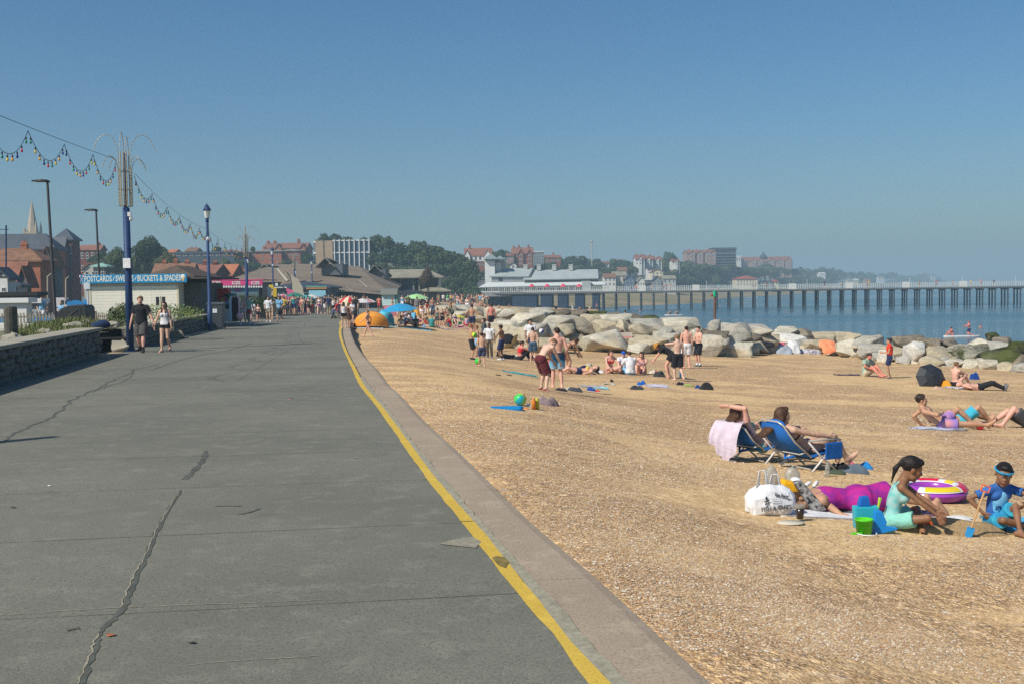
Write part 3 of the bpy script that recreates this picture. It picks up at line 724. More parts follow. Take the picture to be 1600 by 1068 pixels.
def grid(name,xs,ys,zf,m,kind='structure',smooth_=True):
 nx,ny=len(xs),len(ys);v=np.zeros((ny,nx,3),np.float32)
 for j,y in enumerate(ys):
  for i,x in enumerate(xs):v[j,i]=(x,y,zf(x,y))
 idx=np.arange(nx*ny).reshape(ny,nx);q=np.stack([idx[:-1,:-1],idx[:-1,1:],idx[1:,1:],idx[1:,:-1]],-1).reshape(-1,4)
 me=np_mesh(name,[(v.reshape(-1,3),q,0)],[m],smooth_);return tag(link(name,me),kind=kind)
def sand_material():
 m=mat('shingle_sand',(.46,.33,.19),.95,.15);n,l,b=nodes_of(m);tc=n.new('ShaderNodeTexCoord');co=tc.outputs['Object']
 def nz(s,d=5,r=.6,sc=None):
  x=n.new('ShaderNodeTexNoise');x.inputs['Scale'].default_value=s;x.inputs['Detail'].default_value=d;x.inputs['Roughness'].default_value=r
  if sc:mp=n.new('ShaderNodeMapping');mp.inputs['Scale'].default_value=sc;mp.inputs['Rotation'].default_value=(0,0,.35);l.new(co,mp.inputs[0]);l.new(mp.outputs[0],x.inputs['Vector'])
  else:l.new(co,x.inputs['Vector'])
  return x.outputs[0]
 def rng_(f,lo,hi):r=n.new('ShaderNodeMapRange');r.inputs[1].default_value=lo;r.inputs[2].default_value=hi;l.new(f,r.inputs[0]);return r.outputs[0]
 def mix(f,a,bb,bt='MIX'):
  x=n.new('ShaderNodeMix');x.data_type='RGBA';x.blend_type=bt
  if isinstance(f,float):x.inputs[0].default_value=f
  else:l.new(f,x.inputs[0])
  for i,q in((6,a),(7,bb)):
   if isinstance(q,tuple):x.inputs[i].default_value=q+(1,)
   else:l.new(q,x.inputs[i])
  return x.outputs[2]
 def vor(s,feat='F1'):
  x=n.new('ShaderNodeTexVoronoi');x.feature=feat;x.inputs['Scale'].default_value=s;x.inputs['Randomness'].default_value=1
  mp=n.new('ShaderNodeMapping');mp.inputs['Scale'].default_value=(1,1,1);l.new(co,mp.inputs[0]);l.new(mp.outputs[0],x.inputs['Vector']);return x
 def ramp(f,cols):
  r=n.new('ShaderNodeValToRGB');r.color_ramp.interpolation='LINEAR'
  while len(r.color_ramp.elements)<len(cols):r.color_ramp.elements.new(.5)
  for e,(p,c) in zip(r.color_ramp.elements,cols):e.position=p;e.color=c+(1,)
  l.new(f,r.inputs[0]);return r.outputs[0]
 PC=[(0,(.2,.12,.065)),(.12,(.40,.25,.12)),(.35,(.51,.34,.16)),(.55,(.60,.42,.205)),(.75,(.66,.485,.265)),(.88,(.74,.59,.38)),(.93,(.36,.20,.10)),(.97,(.22,.2,.19)),(1,(.74,.67,.56))]
 outs=[];hts=[]
 for s in(55.0,24.0,11.0):
  v_=vor(s);sepc=n.new('ShaderNodeSeparateColor');l.new(v_.outputs['Color'],sepc.inputs[0]);c=ramp(sepc.outputs[0],PC)
  gap=rng_(v_.outputs['Distance'],.75,.35) if False else rng_(v_.outputs['Distance'],.62,.42)
  c=mix(gap,tuple([.30,.205,.115]),c);outs.append(c);hts.append(v_.outputs['Distance'])
 peb=mix(rng_(nz(9,3),.45,.6),outs[0],outs[1]);peb=mix(rng_(nz(2.2,4),.5,.68),peb,outs[2])
 sand=mix(rng_(nz(2.5,6,.7),.35,.65),(.52,.37,.175),(.60,.445,.235));sand=mix(rng_(nz(70,3),.38,.5),(.40,.28,.15),sand)
 big=nz(.22,5,.62,(1,.55,1));tr=nz(.9,4,.6,(.45,1.0,1))
 ad=n.new('ShaderNodeMath');ad.operation='ADD';l.new(big,ad.inputs[0]);l.new(tr,ad.inputs[1])
 mask=rng_(ad.outputs[0],.95,1.12)
 for cx_,cy_,sx_,sy_ in((3.5,10.6,2.6,1.25),(3.4,13.8,2.2,1.2),(1.4,30,3.5,2.5),(9,30,6,.7)):
  m1=n.new('ShaderNodeMapping');m1.vector_type='TEXTURE';m1.inputs['Location'].default_value=(cx_,cy_,-1);m1.inputs['Scale'].default_value=(sx_,sy_,30);m1.inputs['Rotation'].default_value=(0,0,-.12);l.new(co,m1.inputs[0]);vl=n.new('ShaderNodeVectorMath');vl.operation='LENGTH';l.new(m1.outputs[0],vl.inputs[0])
  e_=n.new('ShaderNodeMath');e_.operation='ADD';l.new(vl.outputs['Value'],e_.inputs[0]);e2=n.new('ShaderNodeMath');e2.operation='MULTIPLY_ADD';l.new(nz(1.8,5,.7),e2.inputs[0]);e2.inputs[1].default_value=1.4;e2.inputs[2].default_value=-.7;l.new(e2.outputs[0],e_.inputs[1])
  mx_=n.new('ShaderNodeMath');mx_.operation='MAXIMUM';l.new(mask,mx_.inputs[0]);l.new(rng_(e_.outputs[0],1.1,.75),mx_.inputs[1]);mask=mx_.outputs[0]
 mf=n.new('ShaderNodeMath');mf.operation='MULTIPLY';l.new(mask,mf.inputs[0]);mf.inputs[1].default_value=.78
 col=mix(mf.outputs[0],peb,sand);col=mix(rng_(nz(.5,6,.7),.3,.7),mix(.5,col,(.92,.9,.88),'MULTIPLY'),col)
 col=mix(rng_(nz(5.5,9,.82),.40,.54),mix(1.0,col,(.84,.81,.77),'MULTIPLY'),col);col=mix(rng_(nz(14,5,.85),.42,.5),mix(1.0,col,(.72,.69,.64),'MULTIPLY'),col);col=mix(rng_(nz(17,5,.8),.54,.62),col,mix(1.0,col,(1.5,1.47,1.42),'MULTIPLY'))
 col=mix(1.0,col,(1.34,1.31,1.36),'MULTIPLY')
 l.new(col,b.inputs['Base Color'])
 iv=n.new('ShaderNodeMath');iv.operation='SUBTRACT';iv.inputs[0].default_value=1;l.new(mask,iv.inputs[1])
 st=n.new('ShaderNodeMath');st.operation='MULTIPLY_ADD';l.new(iv.outputs[0],st.inputs[0]);st.inputs[1].default_value=.55;st.inputs[2].default_value=.1
 hh=n.new('ShaderNodeMath');hh.operation='ADD';l.new(hts[0],hh.inputs[0]);l.new(hts[1],hh.inputs[1]);hv=n.new('ShaderNodeMath');hv.operation='MULTIPLY';hv.inputs[1].default_value=-1;l.new(hh.outputs[0],hv.inputs[0])
 b1=n.new('ShaderNodeBump');b1.inputs['Distance'].default_value=.018;l.new(st.outputs[0],b1.inputs['Strength']);l.new(hv.outputs[0],b1.inputs['Height'])
 b2=n.new('ShaderNodeBump');b2.inputs['Distance'].default_value=.12;b2.inputs['Strength'].default_value=.3;l.new(nz(3.2,5,.65),b2.inputs['Height']);l.new(b1.outputs[0],b2.inputs['Normal']);l.new(b2.outputs[0],b.inputs['Normal'])
 return m
SAND=sand_material()
xs=list(np.concatenate([np.arange(-34,-6,1.2),np.arange(-6,14,.22),np.arange(14,60,.8),np.arange(60,95,4)]))
ys=list(np.concatenate([np.arange(-4,34,.35),np.arange(34,110,1.1),np.arange(110,262,3)]))
grid('beach',xs,ys,beach_z,SAND)
def pebbles():
 N=80000;px=rng.uniform(640,1640,N*2);py=1090-(rng.random(N*2)**1.1)*470
 pc=[mat('pebble_%d'%i,c,.75,.3) for i,c in enumerate([(.5,.36,.22),(.42,.27,.15),(.6,.47,.33),(.34,.2,.11),(.22,.19,.17),(.7,.62,.5),(.45,.2,.09)])]
 d=np.stack([(px-800)/F,(534-py)/F,-np.ones_like(px)],1)@np.array(C3).T;d/=d[:,1:2]
 t=(1.75+.21)/(-(d[:,2])-.047*d[:,0]-.013);X=d[:,0]*t;Y=t
 T=np.array([(1,0,0),(.45,.85,.1),(-.5,.8,-.1),(-1,-.05,0),(-.5,-.85,.05),(.5,-.8,0),(.1,.05,.62),(0,0,-.4)])
 Fq=[(0,1,6),(1,2,6),(2,3,6),(3,4,6),(4,5,6),(5,0,6)]
 vs=[];fs=[];ms=[];c=0
 for i in range(N*2):
  x,y=float(X[i]),float(Y[i])
  if not(2<y<27) or x<xedge(y)+.03:continue
  if((x-3.5)/2.4)**2+((y-10.6)/1.1)**2<1 and random.random()<.85:continue
  nn=mnoise.noise(V((x*.6,y*.35,9)))+mnoise.noise(V((x*2.3,y*1.6,4)))*.5
  if nn<random.uniform(-.55,.25):continue
  s_=(.0035+.0085*random.random()**2.6)*max(1,y/9)
  if s_<.0004*y:continue
  a=random.uniform(0,6.28);ca,sa=math.cos(a),math.sin(a);sx,sy,sz=s_*random.uniform(.8,1.3),s_*random.uniform(.6,1),s_*random.uniform(.5,.9);z=beach_z(x,y)+.1*s_
  q=T*(sx,sy,sz);vs.append(np.stack([x+q[:,0]*ca-q[:,1]*sa,y+q[:,0]*sa+q[:,1]*ca,z+q[:,2]],1))
  fs+=[(a_+c,b_+c,d_+c) for a_,b_,d_ in Fq];c+=8;ms+=[random.choices(range(7),(30,22,16,9,4,7,3))[0]]*6
  if c>8*N:break
 me=bpy.data.meshes.new('pebbles');me.from_pydata(np.concatenate(vs).tolist(),[],fs)
 for m_ in pc:me.materials.append(m_)
 me.polygons.foreach_set('material_index',ms);me.polygons.foreach_set('use_smooth',[True]*len(ms));me.update()
 tag(link('pebbles',me),'loose shingle pebbles scattered over the tan beach',None,None,'stuff')
pebbles()
SHX=[(0,22),(240,22),(300,40),(340,60),(425,78),(600,155),(760,222),(1200,345),(2000,640),(3000,1130),(3300,1060),(3600,300)]
def land_z(x,y):
 xs_=float(np.interp(y,[a for a,b in SHX],[b for a,b in SHX]))
 inl=(xs_-x)*.85
 hill=smooth(255,430,y)*smooth(-150,-20,x+(y-400)*.2) if y<900 else 1
 hb=float(np.interp(y,[0,300,600,1000,2000,3000],[9,11,17,21,23,26]))
 z=float(np.interp(inl,[-30,0,10,30],[-6.5,-3.6,-2.4,-.6 if y<400 else.3]))
 k=smooth(60,150,inl) if y>500 else smooth(70,150,inl)
 z2=float(np.interp(y,[100,260,330,450],[-.5,-.5,3,9 if x<-60 else 12])) if y<450 else hb
 base=z+(z2-z)*k if inl>30 else z
 if y<340:k2=smooth(262,335,y);base=_bz0(x,y)*(1-k2)+base*k2 if x>-60 else base
 return base+(1.2*mnoise.noise(V((x*.01,y*.01,1)))*smooth(300,600,y) if inl>30 else 0)
GR=mat('hill_grass',(.07,.085,.035),.95,.1,col2=(.13,.125,.06),vs=.08)
BS=mat('far_sand',(.33,.25,.15),.95,.1,col2=(.15,.15,.08),vs=.12)
xs=list(np.concatenate([np.arange(-900,-200,60),np.arange(-200,260,8),np.arange(260,1300,40)]));ys=list(np.concatenate([np.arange(250,700,9),np.arange(700,3700,60)]))
g_=grid('hills',xs,ys,land_z,GR);g_.data.materials.append(BS);g_.data.materials.append(mat('town_ground',(.15,.145,.13),.9,.2,var=.2,vs=.3))
mi=[]
for p in g_.data.polygons:c=p.center;mi.append(1 if c.z<.1 and c.y>262 and c.x>0 else(2 if c.z<1 else 0))
g_.data.polygons.foreach_set('material_index',mi)
tg=MB()
tgys=[40,60,90,120,170,230,262]
mb=MB()
for y in tgys:mb.v+=[(-420,y,-.53+(0 if y>70 else.0)),(min(xedge(y),-9)-(7 if y<116 else.3),y,-.53)]
for i in range(len(tgys)-1):mb.f.append((2*i,2*i+1,2*i+3,2*i+2));mb.m.append(0)
tag(mb.build('ground',mat('town_paving',(.2,.195,.175),.9,.2,var=.15,vs=.6)),kind='structure')
# ================================================================== STREET SIDE
STONE=mat('wall_stone',(.125,.12,.10),.95,.2,col2=(.23,.215,.18),vs=1.6,bump=.9,bs=7,dist=.05)
CAPM=mat('wall_cap_concrete',(.27,.25,.2),.95,.2,col2=(.36,.33,.26),vs=1.2,bump=.4,bs=40)
NAVY=mat('navy_paint',(.014,.042,.125),.55,.3,var=.18,vs=5)
BLK=mat('black_paint',(.012,.013,.014),.45,.5,var=.2,vs=4)
def wall_piece(p0,p1,h,th,label,zt=None,rough=.05,nstone=None):
 """low stone wall along p0-p1 (its promenade face), stones as parts, a concrete cap on top."""
 root=empty('stone_wall',p0,label,'wall');d=(p1-p0);L=V((d.x,d.y,0)).length;rz=math.atan2(d.y,d.x);root.rotation_euler=(0,0,rz);sl=d.z/L
 core=MB();
 core.bx(0,L,.06,th,-.3,h-.02);core.build('wall_core',STONE,root)
 rows=3;rr=random.Random(int(L*100));hh=(h-.04)/rows;cache=[]
 for _ in range(8):
  m_=MB();n=9;pts=[]
  for k in range(n):a=2*math.pi*k/n;pts.append((.5*math.copysign(abs(math.cos(a))**.55,math.cos(a))*rr.uniform(.88,1),.5*math.copysign(abs(math.sin(a))**.55,math.sin(a))*rr.uniform(.88,1)))
  vs=[(x,.5,z) for x,z in pts]+[(x*.98,-.2,z*.98) for x,z in pts]+[(x*.7+rr.uniform(-.05,.05),-.5,z*.7) for x,z in pts]
  m_.add(vs,[(k,(k+1)%n,n+(k+1)%n,n+k) for k in range(n)]+[(n+k,n+(k+1)%n,2*n+(k+1)%n,2*n+k) for k in range(n)]+[tuple(range(2*n,3*n))])
  cache.append(m_.mesh('stone',STONE,True))
 for r in range(rows):
  x=-.02
  while x<L:
   w=rr.uniform(.22,.95);w=min(w,L-x+.02)
   if w>.1:
    s_=link('stone',rr.choice(cache),root,(x+w/2,.06,(r+.5)*hh));s_.scale=(w*.98,rr.uniform(.08,.2),hh*rr.uniform(.8,1.12));s_.location.z+=rr.uniform(-.03,.03);s_.rotation_euler=(rr.uniform(-.12,.12),rr.uniform(-.2,.2),rr.uniform(-.08,.08))
   x+=w
 n=max(2,int(L/2.2))
 for i in range(n):
  c=MB();a,b=L*i/n+.006,L*(i+1)/n-.006;c.bx(a,b,-.05,th+.02,h-.02,h+.07);bevel(c.build('coping_slab',CAPM,root),.012,1)
 return root
W0=left_w[0]+(left_w[1]-left_w[0]).normalized()*8
wall_piece(W0,left_w[4]+V((0,0,0)),.66,.75,'low rough stone sea wall with pale coping beside the promenade, ending before the bench')
wall_piece(left_w[5]+V((.15,.2,0)),left_w[6],.66,.6,'stone wall behind the walking couple, between the blue column and the grey bin post')
wall_piece(left_w[6]+V((0,.4,0)),left_w[7],.7,.6,'short far stone wall length ending at the dark grey bin')
def rubble(px,py,s,label):
 p=prom(px,py);bm=bmesh.new();rr=random.Random(int(px*7+py))
 for _ in range(16):bm.verts.new((rr.uniform(-1,1)*s,rr.uniform(-1,1)*s*.8,rr.uniform(-.7,1)*s*.8))
 bmesh.ops.convex_hull(bm,input=bm.verts);bmesh.ops.subdivide_edges(bm,edges=bm.edges,cuts=2,use_grid_fill=True)
 for v in bm.verts:v.co+=V(mnoise.noise_vector(v.co*4/s*.3))*s*.12
 me=bpy.data.meshes.new('rubble_stone');bm.to_mesh(me);bm.free();me.materials.append(CAPM);o=link('rubble_stone',me,None,p+V((0,.3,s*.45)));tag(o,label,'stone','rubble stones by the broken wall');return o
rubble(184,550,.34,'broken pale stone lump under the open wall end next to the bench')
rubble(196,547,.3,'rounded rubble block leaning against the blue column base')
rubble(176,541,.25,'small rubble lump behind the bench seat')
rubble(276,529,.3,'pale broken block at the wall gap past the girl in shorts')
rubble(270,526,.25,'smaller broken block at the wall gap past the girl in shorts')
pl=MB();A=[left_w[1],left_w[2],left_w[3],left_w[4]]
zp=.52
back=[V((-45,22,zp)),V((-45,60,zp))]
pts=[W0]+left_w[1:5]
vs=[]
for p in pts:n_=.6;vs.append((p.x-n_,p.y+.2,zp))
vs+=[(-15.5,44,zp-.3),(-19,60,zp-.6),(-60,60,zp-.6),(-60,5,zp)]
pl.add(vs,[tuple(range(len(vs)))])
tag(pl.build('planting_bed_ground',mat('dry_bed',(.25,.22,.16),.95,.1,col2=(.17,.16,.09),vs=.5),None),kind='structure')
pl=MB();p5,p7=left_w[5],left_w[7]
pl.add([(p5.x-.5,p5.y+.3,.5),(left_w[6].x-.5,left_w[6].y,.48),(p7.x-.5,p7.y,.44),(p7.x-3,p7.y+6,.1),(p5.x-9,p5.y+24,.0),(p5.x-6,p5.y+2,.5)],[tuple(range(6))])
tag(pl.build('far_bed_ground',mat('dry_bed',(.25,.22,.16)),None),kind='structure')
GRASS=mat('rough_grass',(.10,.135,.035),.8,.2,col2=(.20,.20,.08),vs=3)
def tufts(name,label,spots,n,h,m=GRASS,w=.02,spread=.4,kind='stuff',cat=None):
 vs=[];fs=[];rr=random.Random(len(spots)*31+n)
 for(x,y,z) in spots:
  for i in range(n):
   bx_,by_=x+rr.gauss(0,spread),y+rr.gauss(0,spread);a=rr.uniform(0,6.28);hh=h*rr.uniform(.3,1.25)*(.6+.7*abs(mnoise.noise(V((x*.8,y*.8,2))))*2);ln=hh*rr.uniform(.1,.8);ww=w*rr.uniform(.6,1.4)
   dx,dy=math.cos(a),math.sin(a);c=len(vs)
   vs+=[(bx_-dy*ww,by_+dx*ww,z-.02),(bx_+dy*ww,by_-dx*ww,z-.02),(bx_+dx*ln*.45+dy*ww*.8,by_+dy*ln*.45-dx*ww*.8,z+hh*.62),(bx_+dx*ln*.45-dy*ww*.8,by_+dy*ln*.45+dx*ww*.8,z+hh*.62),(bx_+dx*ln,by_+dy*ln,z+hh)]
   fs+=[(c,c+1,c+2,c+3),(c+3,c+2,c+4)]
 me=bpy.data.meshes.new(name);me.from_pydata(vs,[],fs);me.materials.append(m);me.update();o=link(name,me);tag(o,label,cat,None,kind);return o
def bedz(px,py,z=.52):return hit(px,py,lambda x,y:z)
sp=[];rr=random.Random(3)
for _ in range(150):
 t=rr.random();px=28+t*135+rr.gauss(0,5);py=np.interp(px,[28,70,100,165],[532,518,508,507])+rr.uniform(-1,5);p=bedz(px,min(py,533));sp.append((p.x,p.y,p.z))
for _ in range(60):px=rr.uniform(60,130);p=bedz(px,rr.uniform(505,520));sp.append((p.x,p.y,p.z))
tufts('grass','rough green and straw coloured grass on the bed behind the stone wall',sp,60,.24,w=.013,spread=.3)
def shrub(px,py,d,w,h,label,m=None,n=900,seed=1,z=None):
 p=at(px,py,d);rr=random.Random(seed);mb=MB()
 for i in range(n):
  a=rr.uniform(0,6.28);b=rr.random();r=(rr.random()**.4);x,y,zz=w/2*r*math.cos(a),w/2*.6*r*math.sin(a),h*(b**.8)*math.sqrt(max(0,1-(r*.8)**2));s_=h*rr.uniform(.03,.08)
  q=V((rr.gauss(0,1),rr.gauss(0,1),rr.gauss(0,1)+.6)).normalized();u=q.orthogonal().normalized()*s_;w_=q.cross(u)*.5;c=V((x,y,zz));mb.add([c-u,c-w_,c+u,c+w_],[(0,1,2,3)])
 o=mb.build('shrub_foliage',m or GRASS,None,fixn=False);o.name='shrub';o.location=p;tag(o,label,'shrub');return o
LEAF=mat('shrub_leaf',(.065,.10,.028),.7,.3,col2=(.13,.17,.05),vs=2.5)
shrub(200,509,42,1.5,.95,'leafy green bush behind the wall, hiding the foot of the blue column',LEAF,1500,2)
shrub(190,507,46,1.2,.6,'low yellow green bush between the picket fence and the blue column',LEAF,900,5)
shrub(250,500,45,3.6,.7,'long feathery green bush behind the girl in the white top',mat('feather_leaf',(.10,.15,.035),.7,.3,col2=(.2,.25,.07),vs=2),2600,3)
shrub(283,498,50,1.4,.45,'small bright green bush at the kiosk corner above the wall',mat('feather_leaf',(.10,.15,.035)),900,4)
for i,(px,py) in enumerate([(68,527),(108,516),(135,510),(175,513),(120,514),(18,535)]):
 p=bedz(px,py);mb=MB();mb.ball((0,0,.1),(.3,.2,.16),8);rr=random.Random(i)
 mb.v=[tuple(c+rr.uniform(-.03,.03) for c in v) for v in mb.v];o=mb.build('limestone_lump',CAPM);o.location=p
 tag(o,'pale limestone lump in the grass bed, '+['front one at the wooden post','middle of the long grass','close to the black tank','right under the blue bag','next to the tank in thin grass','at the foot of the timber bollard'][i],'stone','limestone lumps in the grass bed')
p=bedz(18,533);t=MB();t.lathe([(.17,0),(.17,.86),(.155,.93),(.0,.95)],n=14);o=t.build('timber_bollard',mat('weathered_timber',(.09,.085,.07),.9,.2,var=.3,vs=6,bump=.5,bs=20),smooth=False);o.location=p
tag(o,'weathered grey timber bollard standing in the planting bed beside the rough grass','bollard')
p=prom(178,548);b=empty('bench',p,'dark low wooden bench in the gap between the stone walls','bench',rz=.35)
for k in range(3):t=MB();t.bx(-.55,.55,-.18+k*.13,-.07+k*.13,.40,.45);t.build('slat',mat('bench_wood',(.045,.035,.028),.8,.3),b)
for s in(-1,1):t=MB();t.bx(s*.38-.05,s*.38+.05,-.14,.16,0,.398);t.build('leg',mat('bench_wood',(.045,.035,.028)),b)
p=prom(170,545);t=MB();t.ball((0,0,.12),(.36,.2,.17),14);t.v=[(x,y,z+.03*math.sin(9*x)) for x,y,z in t.v];o=t.build('duffel_bag',cloth((.012,.028,.08)),smooth=True);o.location=p+V((-.45,.5,.7));tag(o,'navy blue duffel bag lying on the stone wall end above the bench','bag')
p=at(115,512,46);t=MB();L=1.55;hh=[.72,.95,1.02,1.0,1.0]
prof=[(-2.1,.1),(-2.1,.55),(-1.95,.82),(-1.5,1.05),(-.6,1.22),(.6,1.26),(1.5,1.24),(1.75,1.12),(1.8,.9),(1.8,.1)]
t.prism([(x*.92,z) for x,z in prof],-.7,.7,axis='y');o=t.build('black_tank',mat('black_plastic',(.022,.024,.026),.5,.4,var=.2,vs=2));bevel(o,.06,3,20)
o.location=p+V((0,.4,-.02));o.scale=(.36,.7,.78);r_=MB();r_.tube([(-1.3,-.715,.3),(-.5,-.715,.62),(.6,-.715,1.0)],.03,6);r_.build('moulded_rib',mat('black_plastic',(.022,.024,.026)),o);r_=MB();r_.tube([(1.0,-.705,.15),(1.0,-.705,1.1)],.02,6);r_.build('seam',mat('black_plastic',(.022,.024,.026)),o)
tag(o,'big rounded black plastic tank standing on the grass before the picket fence','tank')
FW=mat('grey_picket_wood',(.21,.185,.145),.9,.2,var=.2,vs=6)
def picket(px0,px1,d0,d1,ytop,label):
 p0,p1=at(px0,ytop,d0),at(px1,ytop,d1);L=(p1-p0).length;root=empty('picket_fence',V((p0.x,p0.y,p0.z-1.05)),label,'fence',rz=math.atan2(p1.y-p0.y,p1.x-p0.x))
 m_=MB();m_.add([(-.045,0,0),(.045,0,0),(.045,0,1),(0,0,1.06),(-.045,0,1),(-.045,.025,0),(.045,.025,0),(.045,.025,1),(0,.025,1.06),(-.045,.025,1)],[(0,1,2,3,4),(9,8,7,6,5),(0,5,6,1),(1,6,7,2),(2,7,8,3),(3,8,9,4),(4,9,5,0)]);me=m_.mesh('picket',FW)
 n=int(L/.21)
 for i in range(n):o=link('picket',me,root,(i*L/n,0,0));o.rotation_euler=(0,random.uniform(-.02,.02),0);o.scale=(1,1,random.uniform(.97,1.02))
 for z in(.25,.78):r_=MB();r_.bx(-.1,L,.03,.07,z,z+.09);r_.build('rail',FW,root)
 for i in range(0,int(L/2.2)+1):r_=MB();r_.bx(i*2.2-.05,i*2.2+.05,.075,.17,-.1,1.1);r_.build('post',FW,root)
 return root
picket(-40,112,62,60,489.5,'weathered grey picket fence before the blue panels and white boat store')
picket(146,196,59,57,488,'shorter grey picket fence run in front of the cream kiosk')
for(x0,x1,y0,y1,d,c,lb) in[(-10,15,495,516,66,(.04,.22,.46),'blue board leaning low behind the fence near the timber bollard'),(50,80,493,505,66,(.03,.2,.45),'bright blue panel behind the picket fence under the man in the red cap')]:
 a,b_=at(x0,y1,d),at(x1,y0,d);t=MB();t.bx(a.x,b_.x,d,d+.12,a.z,b_.z);bevel(t.build('blue_board',paint(c,.6)),.01,1);tag(COL.objects[-1],lb,'board')
for(x0,x1,y0,y1,d,lb) in[(34,100,505,515,52,'long low white kerb wall seen through the grass'),(-10,7,505,519,50,'short end of white kerb wall by the frame edge')]:
 a,b_=at(x0,y1,d),at(x1,y0,d);t=MB();t.bx(a.x,b_.x,d,d+.4,a.z-.4,b_.z);o=t.build('white_kerb_wall',paint((.6,.58,.52),.8));bevel(o,.03,1);tag(o,lb,'wall')
a,b_=at(24,527,40),at(42,518,40);t=MB();t.bx(a.x,b_.x,39.6,40.4,a.z-.15,b_.z);o=t.build('teal_crate',paint((.03,.35,.3),.5));bevel(o,.03,2);tag(o,'small teal crate sitting in the bed beside the timber bollard','crate')
def black_lamp(px_b,py_b,px_t,py_t,d,label,side=-1):
 b0,t0=at(px_b,py_b,d),at(px_t,py_t,d);r_=empty('street_lamp',b0,label,'street lamp','black street lamps on the road');tt=t0-b0
 m_=MB();m_.tube([V((0,0,-1)),V((0,0,.0))+tt*.12,tt*.121,tt],[.13,.13,.085,.06],10);m_.build('pole',BLK,r_,True)
 m_=MB();m_.tube([tt+V((.12,0,-.02)),tt+V((.02,0,.03)),tt+V((-.3,0,.05)),tt+V((-.78,0,.05))],[.07,.13,.16,.07],10,flat=.5);m_.build('lamp_head',BLK,r_,True)
 m_=MB();m_.bx(-.62,-.15,-.06,.06,-.0,.02);o=m_.build('lens',mat('lamp_glass',(.6,.6,.55),.3),r_);o.location=tt+V((0,0,-.03));return r_
black_lamp(88,520,74,284,55,'tall black street lamp with flat head facing the sea front houses, the taller of two')
black_lamp(159,515,150,329,74,'second black street lamp, shorter, rising past the kiosk sign corner')
def lamp_off():
 b0=V((-11.6,9.2,.0));r_=empty('street_lamp',b0,'black street lamp beside the wall next to the viewer','street lamp','black street lamps on the road')
 m_=MB();m_.tube([(0,0,-.3),(0,0,6.4)],[.08,.05],10);m_.build('pole',BLK,r_,True);m_=MB();m_.tube([(-.5,-.45,6.45),(0,0,6.45),(.45,.4,6.5)],[.09,.12,.1],10,flat=.5);m_.build('lamp_head',BLK,r_,True)
lamp_off()
WHT=paint((.7,.7,.68),.5)
STEEL=mat('galvanised_frame',(.42,.38,.28),.5,.5,var=.15,vs=10)
BULBC=[mat('bulb_'+k,c,.25,.6) for k,c in(('red',(.55,.03,.05)),('amber',(.7,.32,.02)),('green',(.02,.25,.16)),('blue',(.02,.05,.22)),('yellow',(.65,.5,.03)))]
SOCK=mat('lamp_socket',(.01,.012,.016),.6)
_fount={}
def fountain_column(px,py,d,label,pxt=None,first=False):
 b0=at(px,py,d) if d else prom(px,py);b0=V(b0)
 if 'root' not in _fount:
  r_=empty('festoon_column',(0,0,0),label,'lamp column','fountain topped columns along the promenade')
  m_=MB();m_.tube([(0,0,-.3),(0,0,4.72)],[.12,.108],12);m_.build('column',NAVY,r_,True);m_=MB();m_.tube([(0,0,4.72),(0,0,6.5)],[.07,.055],10);m_.build('upper_column',NAVY,r_,True)
  m_=MB();m_.bx(-.17,.17,-.17,.17,0,.03);m_.build('base_plate',NAVY,r_)
  frame=MB();dots=MB()
  for k in range(8):
   a=k*math.pi/4+.2;dx,dy=math.cos(a),math.sin(a)
   big=k%2==0;R_=.19 if big else.27;top=6.3 if big else 5.75;hh=.82 if big else.6;ro=.92 if big else.82
   pts=[(R_,4.78),(R_,top)]+[(R_+(ro-R_)*(1-math.cos(t))/2*1.08,top+hh*math.sin(t)*.9+.12*(1-t/3)) for t in np.linspace(.25,2.75,12)]
   P3=[V((dx*r,dy*r,z)) for r,z in pts];m_=MB();m_.tube(P3,.012,5);m_.build('light_arm',STEEL,r_)
   for j in range(0,len(P3)-1):
    n=14 if j==0 else 1
    for q in range(n):c=P3[j].lerp(P3[j+1],q/n);dots.ball(c,.016,4)
   for q in(4.76,5.3,5.9):frame.tube([(0,0,q),(dx*R_,dy*R_,q+.02)],.009,4)
  for k in range(4):a=k*math.pi/2+.7;frame.tube([(.14*math.cos(a),.14*math.sin(a),4.74),(.14*math.cos(a),.14*math.sin(a),6.55)],.022,5)
  frame.build('cage_frame',STEEL,r_);o=dots.build('rope_light_bulbs',mat('bulb_caps',(.05,.06,.07),.4),r_)
  m_=MB();m_.ball((.16,-.05,4.35),(.06,.06,.08),8);m_.box((.12,-.05,4.5),(.1,.1,.14));m_.build('camera_unit',WHT,r_)
  _fount['root']=r_;root=r_
 else:root=copy_tree(_fount['root']);root['label']=label
 root.location=b0;return root
def drange(zt_px,x,d,h):pass
c1=prom(204,549);C1=fountain_column(204,549,None,'navy column with wire fountain of lights and white notice, beside the walking couple')
p=c1
def grd(px,d):return V((at(px,500,d).x,d,prom_z(0,d)))
